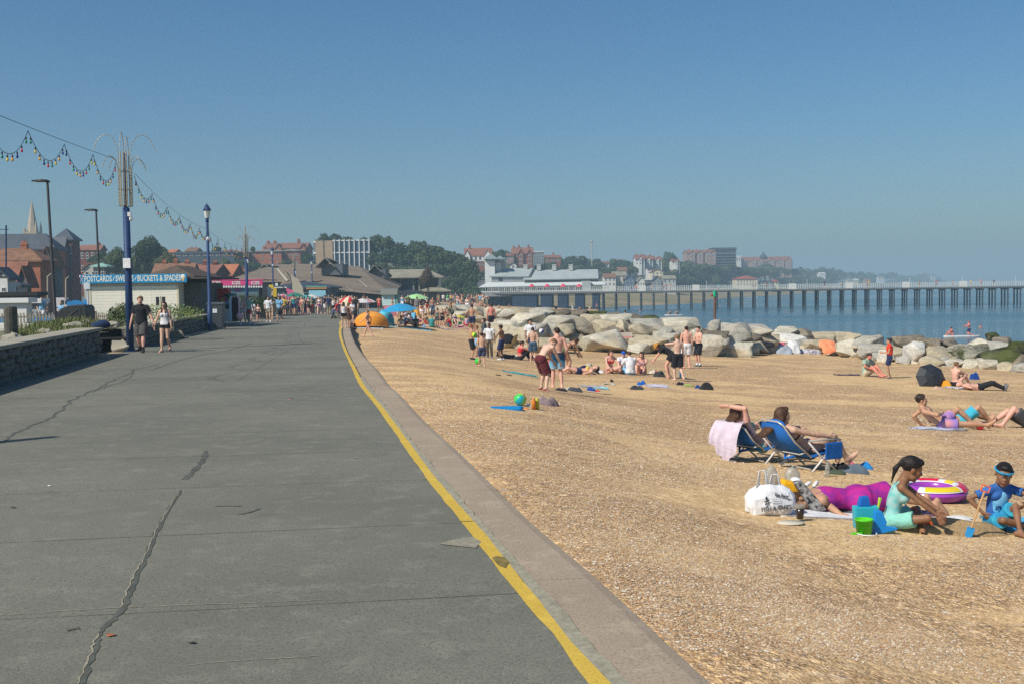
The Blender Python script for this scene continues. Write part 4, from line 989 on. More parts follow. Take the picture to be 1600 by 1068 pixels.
def lantern_post(px,d,label,flowers=False):
 b0=grd(px,d);
 if 'lp' not in _fount:
  r_=empty('lantern_post',(0,0,0),label,'lamp post','navy lantern posts along the promenade')
  m_=MB();m_.tube([(0,0,-.2),(0,0,1.2),(0,0,1.21),(0,0,5.25)],[.15,.13,.1,.075],12);m_.build('post',NAVY,r_,True)
  m_=MB();m_.lathe([(.07,5.25),(.11,5.3),(.08,5.38),(.14,5.46)],n=10);m_.build('lantern_base',NAVY,r_,True)
  m_=MB();m_.lathe([(.13,5.46),(.2,5.82)],n=8);m_.build('lantern_glass',mat('lantern_glass',(.62,.62,.58),.3),r_)
  m_=MB();m_.lathe([(.23,5.82),(.24,5.86),(.12,6.02),(.13,6.05),(.04,6.1),(.0,6.22)],n=10);m_.build('lantern_cap',NAVY,r_)
  m_=MB();m_.ball((.03,-.1,4.45),.1,8);m_.ball((.12,0,4.35),.07,6);m_.build('speaker_unit',WHT,r_)
  _fount['lp']=r_;root=r_
 else:root=copy_tree(_fount['lp']);root['label']=label
 root.location=b0;root.scale=(.9,.9,1.075);return root
lp1=lantern_post(328,57,'navy lantern post standing right behind the dark grey wheelie bin')
fc2=fountain_column(388,0,0,'navy fountain column in front of the pink kiosk');fc2.location=grd(387,83)
lantern_post(428,108,'navy lantern post at the far end of the pink kiosk, with white fittings')
fc3=fountain_column(462,0,0,'third navy fountain column, just past the tall feather flags');fc3.location=grd(462,126)
for px,d,lb in[(489,148,'navy lantern post before the shop with the grey slate roof'),(533,200,'slim navy lantern post over the red and white parasol'),(574,250,'small distant navy lantern post by the pavilion roof edge')]:lantern_post(px,d,lb)
for px,d,lb in[(511,175,'distant fountain column above the shop end'),(556,225,'very distant fountain column against the brown roof')]:f_=fountain_column(px,0,0,lb);f_.location=grd(px,d)
t=MB();t.bx(-.12,.12,-.02,.02,-.16,.16);o=t.build('notice_board',paint((.72,.72,.7),.6),C1);o.location=(.02,-.155,2.9)
WIRE=mat('black_cable',(.012,.012,.014),.6)
bulbme={}
for i,m_ in enumerate(BULBC):
 b_=MB();b_.lathe([(.018,0),(.022,-.04),(.04,-.085),(.038,-.12),(.015,-.145)],n=8,mi=0);b_.lathe([(.024,.06),(.026,0),(.02,-.03)],n=8,mi=1);bulbme[i]=b_.mesh('bulb',[m_,SOCK],True)
def festoon(A,B,n,sag_wire,drop,label,nb=9,t0=0,t1=1,bulbs=True,bs=1.0):
 root=empty('festoon_string',A,label,'festoon lights','festoon strings between the columns');L=lambda t:A.lerp(B,t)-V((0,0,sag_wire*4*t*(1-t)))-A
 w=MB();w.tube([L(t0+(t1-t0)*i/30) for i in range(31)],.007,4);w.build('support_wire',WIRE,root)
 cab=MB()
 for s in range(n):
  a,b=t0+(t1-t0)*s/n,t0+(t1-t0)*(s+1)/n;pa,pb=L(a)-V((0,0,.09)),L(b)-V((0,0,.09));pts=[]
  for k in range(17):u=k/16;pts.append(pa.lerp(pb,u)-V((0,0,drop*4*u*(1-u)*(1+.12*math.sin(s*2)))));
  cab.tube(pts,.008,4)
  if bulbs:
   for k in range(nb):u=(k+.5)/nb;c=pa.lerp(pb,u)-V((0,0,drop*4*u*(1-u)*(1+.12*math.sin(s*2))));o=link('bulb',bulbme[(k*2+s)%5],root,c-V((0,0,.07)));o.scale=(bs,bs,bs)
 cab.build('bulb_cable',WIRE,root);return root
A1=c1+V((-.28,0,6.3));pz0=at(0,178,c1.y*.66);dirv=(pz0-A1);A0=A1+dirv*1.38
festoon(A0,A1,5,.05,.62,'string of coloured bulbs hanging in swags from beyond the frame to the first navy column',nb=9,bs=.72)
B1=c1+V((.3,0,5.85));B2=lp1.location+V((0,0,5.3));festoon(B1,B2,6,.3,.42,'swags of coloured bulbs between the first column and the lantern post',nb=7,bs=.72)
B3=fc2.location+V((0,0,5.6));festoon(lp1.location+V((.1,0,5.2)),B3,6,.3,.6,'far swags of bulbs between the lantern post and the second column',nb=5,bs=.8)
p=prom(339,514.5);r_=empty('wheelie_bin',p,'dark grey wheelie bin with white label at the end of the stone wall','bin',rz=.12);DG=mat('bin_plastic',(.055,.065,.07),.55,.4,var=.1,vs=3)
t=MB();w0,w1,d0_,d1_=.29,.34,.33,.38
vs=[(-w0,-d0_,.05),(w0,-d0_,.05),(w0,d0_,.05),(-w0,d0_,.05),(-w1,-d1_,1.0),(w1,-d1_,1.0),(w1,d1_,1.0),(-w1,d1_,1.0)]
t.add(vs,[(3,2,1,0),(4,5,6,7),(0,1,5,4),(1,2,6,5),(2,3,7,6),(3,0,4,7)]);bevel(t.build('bin_body',DG,r_),.03,2)
t=MB();t.prism([(-.4,1.003),(.42,1.003),(.42,1.05),(.3,1.1),(-.3,1.12),(-.4,1.06)],-.37,.37,axis='x');bevel(t.build('lid',DG,r_),.02,2)
for s in(-1,1):t=MB();t.tube([(s*.34,.33,.1),(s*.3,.33,.1)],.1,12);t.build('wheel',BLK,r_)
t=MB();t.bx(-.11,.08,-.375,-.37,.68,.85);o=t.build('label_sticker',paint((.7,.7,.68),.6),r_);o.location=(.0,-.003,0);r_.scale=(1.22,1.22,1.32)
# ================================================================== BUILDINGS
BRICK=mat('red_brick',(.25,.09,.055),.9,.2,var=.22,vs=1.2)
BRICKD=mat('dark_red_brick',(.15,.05,.035),.9,.2,var=.22,vs=1.0)
BRICKO=mat('orange_brick',(.33,.125,.07),.9,.2,var=.18,vs=.8)
SLATE=mat('blue_slate',(.045,.055,.075),.6,.4,var=.2,vs=1.0)
TILE=mat('brown_clay_tile',(.21,.11,.065),.85,.2,var=.25,vs=1.2)
TILER=mat('red_clay_tile',(.235,.105,.07),.85,.2,var=.2,vs=.8)
TILEO=mat('orange_tile',(.42,.155,.075),.85,.2,var=.15,vs=.8)
TILEB=mat('brown_pantile_roof',(.25,.195,.135),.9,.2,col2=(.17,.13,.095),vs=.25)
TILEG=mat('pavilion_roof_tile',(.26,.24,.18),.9,.2,var=.2,vs=.4)
REND=mat('white_render',(.62,.61,.57),.8,.3,var=.08,vs=.4)
CREAM=mat('cream_render',(.58,.52,.38),.8,.3,var=.08,vs=.5)
BUFF=mat('buff_brick',(.38,.28,.18),.9,.2,var=.1,vs=.6)
GREYM=mat('grey_cladding',(.42,.44,.43),.6,.4,var=.06,vs=.4)
GREYD=mat('dark_grey_cladding',(.10,.115,.125),.6,.4,var=.1,vs=.5)
ROOFL=mat('pale_sheet_roof',(.36,.40,.39),.5,.4,var=.08,vs=.3)
GLASSD=mat('window_glass',(.03,.04,.055),.12,.6)
GLASSB=mat('blue_window_glass',(.06,.10,.15),.15,.6,var=.4,vs=.35)
WFR=mat('white_window_frame',(.66,.66,.64),.5)
DKW=mat('dark_timber',(.02,.018,.015),.8)
_wm={}
def win_mesh(kind):
 """unit window 1x1, front at y=0, facing -y"""
 if kind in _wm:return _wm[kind]
 f=MB();t=.09
 f.bx(0,1,-.06,.04,0,t*.7);f.bx(0,1,-.04,.04,1-t*.7,1);f.bx(0,t,-.04,.04,t*.7,1-t*.7);f.bx(1-t,1,-.04,.04,t*.7,1-t*.7)
 if kind=='sash':f.bx(t,1-t,-.03,.03,.47,.53)
 if kind=='cross':f.bx(.47,.53,-.03,.03,t,1-t);f.bx(t,.47,-.03,.03,.55,.6);f.bx(.53,1-t,-.03,.03,.55,.6)
 p=MB();p.bx(t,1-t,.0,.03,t*.7,1-t*.7)
 _wm[kind]=(f.mesh('window',WFR),p.mesh('pane',GLASSD));return _wm[kind]
def window(root,x,z,w,h,y=0,rz=0,kind='sash',fm=None,gm=None):
 a,b=win_mesh(kind);o=link('window',a,root,(x,y-.01,z));o.scale=(w,1,h);o.rotation_euler=(0,0,rz);q=link('pane',b,o)
 if fm:o.material_slots[0].link='OBJECT';o.material_slots[0].material=fm
 if gm:q.material_slots[0].link='OBJECT';q.material_slots[0].material=gm
 return o
def gable_roof(mb,x0,x1,y0,y1,z,h,ov=.3,axis='x',t=.18):
 if axis=='x':
  ym=(y0+y1)/2;A,B=y0-ov,y1+ov;X0,X1=x0-ov,x1+ov;zo=z-h*ov/((y1-y0)/2)
  for(ya,za,yb,zb) in((A,zo,ym,z+h),(B,zo,ym,z+h)):
   vs=[(X0,ya,za),(X1,ya,za),(X1,yb,zb),(X0,yb,zb),(X0,ya,za+t),(X1,ya,za+t),(X1,yb,zb+t),(X0,yb,zb+t)]
   mb.add(vs,[(0,1,2,3),(4,7,6,5),(0,4,5,1),(1,5,6,2),(2,6,7,3),(3,7,4,0)])
 else:
  xm=(x0+x1)/2;A,B=x0-ov,x1+ov;Y0,Y1=y0-ov,y1+ov;zo=z-h*ov/((x1-x0)/2)
  for(xa,za,xb,zb) in((A,zo,xm,z+h),(B,zo,xm,z+h)):
   vs=[(xa,Y0,za),(xa,Y1,za),(xb,Y1,zb),(xb,Y0,zb),(xa,Y0,za+t),(xa,Y1,za+t),(xb,Y1,zb+t),(xb,Y0,zb+t)]
   mb.add(vs,[(0,1,2,3),(4,7,6,5),(0,4,5,1),(1,5,6,2),(2,6,7,3),(3,7,4,0)])
 return mb
def hip_roof(mb,x0,x1,y0,y1,z,h,ov=.4,inset=None):
 X0,X1,Y0,Y1=x0-ov,x1+ov,y0-ov,y1+ov;d=min(X1-X0,Y1-Y0)/2 if inset is None else inset
 if(X1-X0)>=(Y1-Y0):r=[(X0+d,(Y0+Y1)/2,z+h),(max(X1-d,X0+d+.01),(Y0+Y1)/2,z+h)]
 else:r=[((X0+X1)/2,Y0+d,z+h),((X0+X1)/2,max(Y1-d,Y0+d+.01),z+h)]
 vs=[(X0,Y0,z),(X1,Y0,z),(X1,Y1,z),(X0,Y1,z)]+r+[(X0,Y0,z-.2),(X1,Y0,z-.2),(X1,Y1,z-.2),(X0,Y1,z-.2)]
 if(X1-X0)>=(Y1-Y0):fs=[(0,1,5,4),(1,2,5),(2,3,4,5),(3,0,4)]
 else:fs=[(0,1,4),(1,2,5,4),(2,3,5),(3,0,4,5)]
 return mb.add(vs,fs+[(9,8,7,6),(0,6,7,1),(1,7,8,2),(2,8,9,3),(3,9,6,0)])
def house(label,x0,x1,yridge,yeave,ybase,d,D=8,wall=BRICK,roof=TILE,kind='gable',win=(3,2),wk='sash',chim=(),cat='house',rz=0,group=None,fgables=(),wfrac=.45,hfrac=.5,trim=None,gm=None,bury=2.0,name='house',fm=None,side_win=0):
 """A house whose front spans px x0..x1 at distance d. fgables: list of (px centre, px width) front gables."""
 a=at(x0,ybase,d);b=at(x1,ybase,d);m=d/F
 W_=(x1-x0)*m;He=(ybase-yeave)*m;Hr=(yeave-yridge)*m
 root=empty(name,(a.x,d,a.z),label,cat,group,rz)
 w=MB();w.bx(0,W_,0,D,-bury,He)
 if kind=='gable' and Hr>0:w.prism([(0,He),(D,He),(D/2,He+Hr*.97)],.02,W_-.02,axis='x')
 w.build('wall',wall,root)
 if kind=='gable':r=gable_roof(MB(),0,W_,0,D,He,Hr);r.build('roof',roof,root)
 elif kind=='front':w2=MB();w2.prism([(0,He),(W_,He),(W_/2,He+Hr*.97)],0,D,axis='y');w2.build('gable_wall',wall,root);r=gable_roof(MB(),0,W_,0,D,He,Hr,axis='y');r.build('roof',roof,root)
 elif kind=='hip':r=hip_roof(MB(),0,W_,0,D,He,Hr);r.build('roof',roof,root)
 elif kind=='flat':r=MB();r.bx(-.25,W_+.25,-.25,D+.25,He,He+max(Hr,.3));r.build('roof',roof,root)
 cols,rows=win
 for i in range(cols):
  for j in range(rows):
   cw=W_/cols;ch=He/rows;ww=cw*wfrac;wh=ch*hfrac
   window(root,i*cw+(cw-ww)/2,j*ch+ch*.28,ww,wh,0,0,wk,fm,gm)
 for k in range(side_win):
  cw=D/side_win;window(root,W_+.02,He*.55,cw*.4,He*.22,0,R(90)).location=(W_+.02,(k+.3)*cw,He*.55)
 for(cx,hh) in chim:
  c=MB();X=W_*cx;zt=He+Hr+hh*.6;c.bx(X-.35,X+.35,D*.44,D*.56,He,zt-.3);c.bx(X-.4,X+.4,D*.44-.05,D*.56+.05,zt-.3,zt-.15);co=c.build('chimney',wall if wall not in(REND,CREAM) else BRICK,root)
  p=MB();[p.lathe([(.1,zt-.15),(.08,zt+.2)],(X+q,D*.5,0),7) for q in(-.22,0,.22)];p.build('chimney_pot',TILEO,co)
 for(gx,gw) in fgables:
  c0=(gx-gw/2-x0)*m;c1_=(gx+gw/2-x0)*m;g=MB();gh=Hr*.7;g.bx(c0,c1_,-.8,.0,-bury,He);g.prism([(c0,He),(c1_,He),((c0+c1_)/2,He+gh)],-.8,D*.4,axis='y');go=g.build('front_gable',trim or wall,root)
  gr=gable_roof(MB(),c0,c1_,-.8,D*.4,He,gh,axis='y',ov=.25);gr.build('gable_roof',roof,go)
  nrow=max(1,rows)
  for j in range(nrow):window(root,c0+(c1_-c0)*.25,j*He/nrow+He/nrow*.28,(c1_-c0)*.5,He/nrow*.5,-.82,0,'cross',fm)
 return root
SIGNB=mat('sign_blue',(.01,.23,.47),.45,.4)
def kiosk():
 d=62;a=at(142,508,d);b=at(279,508,d);W_=b.x-a.x;H_=a.z;m=d/F;root=empty('seaside_kiosk',(a.x,d,a.z),'cream weatherboarded kiosk with a long blue sign over its roof edge','kiosk')
 ze=(508-444)*m
 w=MB();w.bx(0,W_,.04,7,-.6,ze);w.build('wall',mat('cream_wall',(.70,.67,.56),.8,.2,var=.06,vs=2),root)
 BD=mat('cream_board',(.80,.77,.66),.7,.25,var=.05,vs=1.5)
 me=MB().bx(0,1,0,.045,0,.16).mesh('board',BD);n=int((ze+.2)/.17);npx=[0,W_*.36,W_*.7,W_]
 for i in range(n):
  for k in range(3):
   x0,x1=npx[k],npx[k+1];o=link('board',me,root,(x0+.004,-.01,-.2+i*.17));o.scale=(x1-x0-.008,1,1);o.rotation_euler=(R(5),0,0)
 for x in(-.05,W_-.05):t=MB();t.bx(x,x+.12,-.04,.06,-.5,ze);t.build('corner_post',CREAM,root)
 zs0,zs1=(508-443.5)*m,(508-430)*m;xs0,xs1=(131-142)*m,(296-142)*m
 s=MB();s.bx(xs0,xs1,-.3,-.2,zs0,zs1);so=s.build('sign_board',SIGNB,root);LW=paint((.75,.74,.62),.5,'sign_lettering')
 t=text_mesh('POSTCARDS',.47,LW,so,((134.5-142+22)*m,-.305,(zs0+zs1)/2),bold=.006);
 def fit(o,px0,px1):
  xs_=[v.co.x for v in o.data.vertices];w_=max(xs_)-min(xs_);o.scale=((px1-px0)*m/w_,1,1);o.location.x=((px0+px1)/2-142)*m-(max(xs_)+min(xs_))/2*o.scale[0]
 fit(t,137.5,180);t=text_mesh('SWEETS',.47,LW,so,(0,-.305,(zs0+zs1)/2),bold=.006);fit(t,186,214)
 t=text_mesh('BUCKETS & SPADES',.47,LW,so,(0,-.305,(zs0+zs1)/2),bold=.006);fit(t,220,287)
 for px in(183,217):g=MB();zc=(zs0+zs1)/2;xx=(px-142)*m;g.add([(xx-.06,-.308,zc-.1),(xx-.02,-.308,zc-.1),(xx+.06,-.308,zc+.12),(xx+.02,-.308,zc+.12)],[(0,1,2,3)]);g.build('dash_mark',LW,so)
 zc=(zs0+zs1)/2;xx=(133.6-142)*m;g=MB()
 for sg in(-1,1):g.tube([(xx-.1*sg,-.31,zc-.2),(xx+.08*sg,-.31,zc+.12)],.015,4);g.ball((xx+.1*sg,-.31,zc+.17),(.05,.02,.07),6)
 g.build('crossed_spades_mark',paint((.7,.55,.55),.5),so)
 xx=(290.5-142)*m;g=MB();g.add([(xx-.1,-.31,zc),(xx+.1,-.31,zc),(xx,-.31,zc-.22)],[(0,1,2)]);g.build('cone_mark',paint((.75,.45,.08),.5),so);g=MB();g.ball((xx,-.31,zc+.08),(.13,.02,.13),10);g.build('ice_cream_mark',LW,so)
 r=MB();r.bx(-.3,(278-142)*m,-.19,7.2,ze,ze+.2);r.build('roof',mat('felt_roof',(.08,.075,.07),.9),root)
 x0=(279-142)*m;t=MB();t.bx(W_+.06,W_+1.0,1.2,6,-.6,ze);t.build('side_wall',mat('shop_dark_wall',(.1,.11,.1),.8),root)
 t=MB();t.bx(-.4,W_+1.9,-.15,6.5,ze+.21,ze+.3);t.build('fascia',mat('felt_roof',(.08,.075,.07)),root)
 a2=(150-142)*m
 rf=hip_roof(MB(),(184-142)*m,(262-142)*m,5,11,ze+.45,(430-414)*m*1.2,ov=.2);rf.build('hipped_roof',mat('brown_flat_tile',(.10,.075,.06),.9,.2,var=.2,vs=2),root)
 return root
kiosk()
def rack(px,py,d,label,seed):
 rr=random.Random(seed);p=at(px,py,d);r_=empty('display_rack',p,label,'display rack')
 for x in(-.45,.45):t=MB();t.tube([(x,0,0),(x,0,1.75)],.02,6);t.build('upright',STEEL,r_)
 for z in(.3,.65,1.0,1.35,1.7):t=MB();t.bx(-.45,.45,-.02,.02,z,z+.02);t.build('hanging_rail',STEEL,r_)
 cs=[(.02,.06,.25),(.5,.05,.05),(.02,.2,.4),(.6,.6,.6),(.03,.03,.05),(.35,.1,.35),(.6,.4,.05)]
 for i in range(26):
  t=MB();x,z=rr.uniform(-.4,.4),rr.uniform(.1,1.6);s_=rr.uniform(.05,.1)
  if rr.random()<.5:t.ball((x,-.08,z),(s_,s_*.5,s_*1.2),7)
  else:t.prism([(x-s_,z-s_),(x+s_,z-s_*1.3),(x+s_*.8,z+s_),(x,z+s_*1.5),(x-s_*.8,z+s_)],-.12,-.06,axis='y')
  t.build('beach_toy',paint(rr.choice(cs),.4),r_)
 return r_
rack(286,489,63.5,'rack of blue beach toys and souvenirs at the kiosk corner',2)
rack(305,489,64.5,'rack of dark red and purple goods beside the blue souvenir rack',3)
rack(318,489,66,'rack of nets and toys nearest the navy lantern post',8)
p=at(252,498,50);t=empty('twin_sign',p,'small dark two panel sign on a grey post in front of the cream kiosk','sign')
g=MB();g.tube([(0,0,-.4),(0,0,1.02)],.035,6);g.build('post',STEEL,t)
for s in(-1,1):g=MB();g.bx(s*.12-.075+(0.02*s),s*.12+.075+.02*s,-.03,.0,.62,1.0);g.build('sign_panel',BLK,t)
g=MB();p=at(138.5,500,60);g.tube([(0,0,-.6),(0,0,2.1)],.05,8);g.bx(-.17,.17,-.12,.0,1.7,2.05);o=g.build('post_with_blue_notice',paint((.5,.56,.6),.5));o.location=p;o.name='notice_post';tag(o,'pale post with small square notice under the sign end of the kiosk','sign post')
for(px,y0,y1,d,c,lb) in[(9.5,352,470,90,NAVY,'slim navy pole with a crossbar in front of the half timbered house'),(74.5,432,490,90,STEEL,'thin grey street pole over the white van roof'),(103,436,470,110,STEEL,'thin pale lamp pole before the dark brick tower')]:
 a,b=at(px,y1,d),at(px,y0,d);g=MB();g.tube([(0,0,0),b-a],.07,6)
 if px<10:g.tube([b-a-V((.9,0,.35)),b-a-V((-.2,0,.35))],.03,4)
 else:g.tube([b-a,b-a+V((.3,0,.25))],.05,5)
 o=g.build('street_pole',c);o.location=a;tag(o,lb,'pole')
def H(*a,**k):return house(*a,**k)
H('huge brick building with long dark slate hipped roof under the church spire',-40,88,366,391,490,170,D=4,wall=BRICKO,roof=SLATE,kind='hip',win=(6,4),chim=())
r=H('wide orange brick house with brown tiled hip and tall chimney stack',-30,65,388,408,488,120,D=3.8,wall=BRICKO,roof=TILE,kind='hip',win=(5,1),chim=((.63,1.0),),wfrac=.32,hfrac=.07)
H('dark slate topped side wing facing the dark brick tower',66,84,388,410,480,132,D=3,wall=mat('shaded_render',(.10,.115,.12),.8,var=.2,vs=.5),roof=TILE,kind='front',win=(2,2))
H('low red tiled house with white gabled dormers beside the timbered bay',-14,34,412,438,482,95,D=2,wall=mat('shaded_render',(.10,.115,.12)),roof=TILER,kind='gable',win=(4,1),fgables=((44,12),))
d=88;r_=H('half timbered black and white bay with pointed gable at the frame edge',-12,13,421,433,478,d,D=1.5,wall=REND,roof=SLATE,kind='front',win=(2,1),wk='cross',hfrac=.35)
m=d/F;hh=(478-433)*m;W_=25*m
for i in range(9):t=MB();t.bx(i*W_/8-.04,i*W_/8+.04,-.05,.0,.35*hh-.35,.35*hh+.1);t.build('timber',DKW,r_)
for z in(.35*hh-.4,.35*hh+.1,hh-.05):t=MB();t.bx(0,W_,-.06,-.0,z,z+.09);t.build('timber',DKW,r_)
for i in(1,2,3):t=MB();t.tube([(W_/2,-.03,hh+i*.0+.1),(W_/2+(i-2)*.6,-.03,hh+.75)],.05,4);t.build('timber',DKW,r_)
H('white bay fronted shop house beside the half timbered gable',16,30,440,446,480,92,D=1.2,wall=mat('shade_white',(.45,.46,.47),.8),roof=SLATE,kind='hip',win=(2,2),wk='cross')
H('dark shop row front below the red tiled house, with blue sign',-16,56,461,463,486,86,D=1.5,wall=mat('dark_shop',(.05,.045,.045),.8),roof=DKW,kind='flat',win=(7,1),wfrac=.75,hfrac=.6)
d=190;r_=H('tall dark brick corner tower with steep slate pyramid roof and white sashes',88,116,357,375,482,d,D=3.4,wall=BRICKD,roof=SLATE,kind='hip',win=(1,1),wfrac=.0,hfrac=.0)
m=d/F
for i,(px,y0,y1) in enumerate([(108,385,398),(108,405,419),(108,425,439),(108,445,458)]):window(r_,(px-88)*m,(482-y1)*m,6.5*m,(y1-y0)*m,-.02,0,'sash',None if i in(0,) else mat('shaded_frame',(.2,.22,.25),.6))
r_=H('dark brick hotel wing with slate roof left of the pyramid tower',82,102,372,388,482,188,D=2,wall=BRICKD,roof=SLATE,kind='gable',win=(1,4),wfrac=.25)
d=420;b0=at(52,385,d);m=d/F;r_=empty('church_spire',V((b0.x,b0.y,b0.z)),'pale stone church spire with small corner pinnacles above the slate roof','church')
ST=mat('spire_stone',(.42,.33,.22),.9,.2,var=.12,vs=.5)
t=MB();t.bx(-2.6,2.6,-2.6,2.6,-18,(385-363)*m);t.build('tower',ST,r_)
t=MB();t.lathe([(2.3,22*m),(1.75,34*m),(.95,53*m),(.08,70*m)],n=8);t.build('spire',ST,r_)
for sx in(-1,1):
 for sy in(-1,1):t=MB();t.lathe([(.55,20*m),(.5,27*m),(.02,40*m if sx>0 else 29*m)],(sx*2.2,sy*2.2,0),6);t.build('pinnacle',ST,r_)
for k in range(3):t=MB();t.prism([(-.5,24*m+k*2.2),(.5,24*m+k*2.2),(0,26.6*m+k*2.2)],-1.9+k*.3,-1.6+k*.35,axis='y');t.build('lucarne',ST,r_)
d=68;r_=H('long low white painted flat roofed store behind the picket fence',-30,42,470,474,505,d,D=.8,wall=REND,roof=WFR,kind='flat',win=(1,1),wfrac=.001,hfrac=.001)
H('pale grey end bay of the white store with two dark round vents',45,62,471,474,503,70,D=.8,wall=mat('shed_grey',(.3,.33,.36),.8),roof=WFR,kind='flat',win=(2,1),wfrac=.3,hfrac=.3)
def van(px,py,d,label):
 p=at(px,py,d);r_=empty('van',p,label,'van');VW=mat('van_white',(.6,.57,.6),.35,.5)
 t=MB();t.prism([(-3.1,.35),(-3.1,2.5),(2.1,2.5),(2.3,2.35),(2.3,1.4),(3.0,1.25),(3.1,.35)],-1,1,axis='y');bevel(t.build('body',VW,r_),.07,2)
 t=MB();t.prism([(2.32,1.45),(2.32,2.2),(2.36,2.2),(2.75,1.45)],-.9,.9,axis='y');t.build('windscreen',GLASSD,r_);t=MB();t.bx(1.4,2.1,-1.02,-1.0,1.4,2.1);t.build('side_window',GLASSD,r_)
 t=MB();t.bx(-3,1.3,-1.03,-1.0,.9,1.0);t.build('rubbing_strip',BLK,r_)
 for x in(-2,2):
  for y in(-1,1):t=MB();t.tube([(x,y*.98,.36),(x,y*.75,.36)],.36,14);w_=t.build('wheel',BLK,r_);t=MB();t.tube([(x,y*1.0,.36),(x,y*.97,.36)],.2,10);t.build('rim',STEEL,w_)
 return r_
v_=van(88,490,130,'large white van parked behind the picket fence with dark lower side');v_.scale=(.58,.58,.75)
p=at(121,492,72);r_=empty('toy_stall',p,'small stall with blue roof and yellow picture panels left of the kiosk','stall')
t=MB();t.prism([(-1.0,1.0),(1.1,1.0),(1.3,1.3),(-.2,1.75),(-1.1,1.5)],-.6,.6,axis='y');t.build('roof',paint((.02,.2,.45),.5),r_)
for i,c in enumerate([(.55,.5,.2),(.6,.45,.1),(.5,.5,.45)]):t=MB();t.bx(-1.0+i*.55,-.5+i*.55,-.5,-.45,0,1.2);t.build('picture_panel',paint(c,.6),r_)
t=MB();t.prism([(1.0,1.9),(1.25,1.9),(1.9,.3),(1.6,.3)],-.3,-.2,axis='y');t.build('leaning_board',paint((.02,.25,.55),.5),r_);r_.scale=(.5,.6,.55)
H('red tiled row seen in the gap right of the pyramid tower',126,158,384,391,450,260,D=4,wall=BRICKD,roof=TILER,win=(4,3),chim=((.8,1.2),))
H('pale rendered small house under the red tiled row',132,152,412,420,462,170,D=2,wall=mat('dull_render',(.42,.39,.34),.8),roof=TILE,kind='front',win=(2,2))
r_=H('round fronted house with a green copper cap roof',147,166,411,416,455,165,D=2,wall=mat('olive_wall',(.13,.12,.1),.8),roof=mat('copper_green',(.25,.42,.36),.6),kind='hip',win=(2,2))
H('little orange roofed cottage on the rise above the kiosk sign',262,273,390,395,402,330,D=7,wall=BRICKO,roof=TILEO,win=(1,1))
H('long low dark flat roofed hall on the ridge',274,366,394,397,402,300,D=14,wall=mat('dark_hall',(.05,.065,.08),.7),roof=mat('dark_sheet',(.06,.08,.1),.6),kind='flat',win=(9,1),wfrac=.5)
H('brick lodge with small stack on the ridge behind the dark hall',290,306,388,393,400,340,D=7,wall=BRICK,roof=TILE,chim=((.3,.6),(.7,.6)),win=(2,1))
H('red gabled roof house right of the lone ridge tree',345,366,391,397,404,345,D=8,wall=BRICK,roof=TILER,win=(2,1))
H('terrace of red tiled cottages with white chimneys behind the kiosk',240,300,413,428,450,175,D=4,wall=REND,roof=TILE,win=(5,1),chim=((.2,.9),(.5,1.2),(.8,.9)))
H('red tiled terrace continuing behind the lantern post',296,336,414,428,450,180,D=9,wall=BRICKD,roof=TILER,win=(4,1),chim=((.35,1.3),(.75,1.0)))
H('bright orange tiled house roof facing the promenade',333,362,414,431,446,190,D=9,wall=BRICK,roof=TILEO,win=(3,1))
r_=H('red brick flats with shallow roofs on the slope, wide left block',392,440,389,393,417,330,D=12,wall=BRICKO,roof=mat('grey_flat_roof',(.22,.2,.18),.8),kind='hip',win=(4,3),wfrac=.28,hfrac=.35,chim=((.3,1.5),))
H('left most red brick flat block with hipped roof',362,384,390,394,415,325,D=12,wall=BRICKO,roof=mat('grey_flat_roof',(.22,.2,.18)),kind='hip',win=(2,3),wfrac=.3,hfrac=.35)
H('right red brick flat block joined to the tall mansion',438,470,389,392,416,332,D=12,wall=BRICK,roof=mat('grey_flat_roof',(.22,.2,.18)),kind='hip',win=(3,2),wfrac=.3,hfrac=.3)
H('steep red tiled mansion rising behind the brick flats',412,478,380,389,400,360,D=12,wall=BRICKO,roof=TILER,kind='gable',win=(6,1),fgables=((436,9),(474,8)),chim=((.02,1.6),(.18,1.6),(.75,2.4)))
d=300;m=d/F;a=at(490,416,d);r_=empty('office_block',(a.x,d,a.z),'buff brick and blue glass office block with thin white fins on the hill','office block')
W_=87*m;H_=40*m
t=MB();t.bx(3.5*m,16*m,0,14,-6,H_-1*m);t.build('brick_wing',BUFF,r_);t=MB();t.bx(17.5*m,30*m,0.1,14,-6,H_-1*m);t.build('brick_wing',BUFF,r_)
t=MB();t.bx(16*m,17.5*m,.8,13,-6,H_-1.2*m);t.build('stair_slot',REND,r_)
for j in range(7):t=MB();t.bx(16.1*m,17.2*m,.7,.8,j*H_/7+.2,j*H_/7+.7);t.build('slot_window',GLASSD,r_)
t=MB();t.bx(0,3.4*m,.5,13,-6,H_-2.5*m);t.build('white_end_bay',mat('glass_bay',(.15,.18,.2),.3),r_)
for z in(0,.5,.93):t=MB();t.bx(0,3.4*m,.3,.5,H_*z-.2,H_*z+.4);t.build('band',WFR,r_)
t=MB();t.bx(30.2*m,W_-.1,.6,14,-6,H_-1.5*m);t.build('core',mat('block_core',(.12,.15,.18),.6),r_)
me=MB().bx(.05,.95,0,.08,.04,.96).mesh('glass_panel',GLASSB);n=14;x0=33*m;w=(W_-x0)/n
for j in range(6):
 for i in range(n):o=link('glass_panel',me,r_,(x0+i*w,.45,-.4+j*H_/6));o.scale=(w,1,H_/6)
for i in range(8):t=MB();xx=33*m+i*(W_-33*m)/7;t.bx(xx-.12,xx+.12,-.1,.45,-1.5,H_-1*m+.4);t.build('white_fin',WFR,r_)
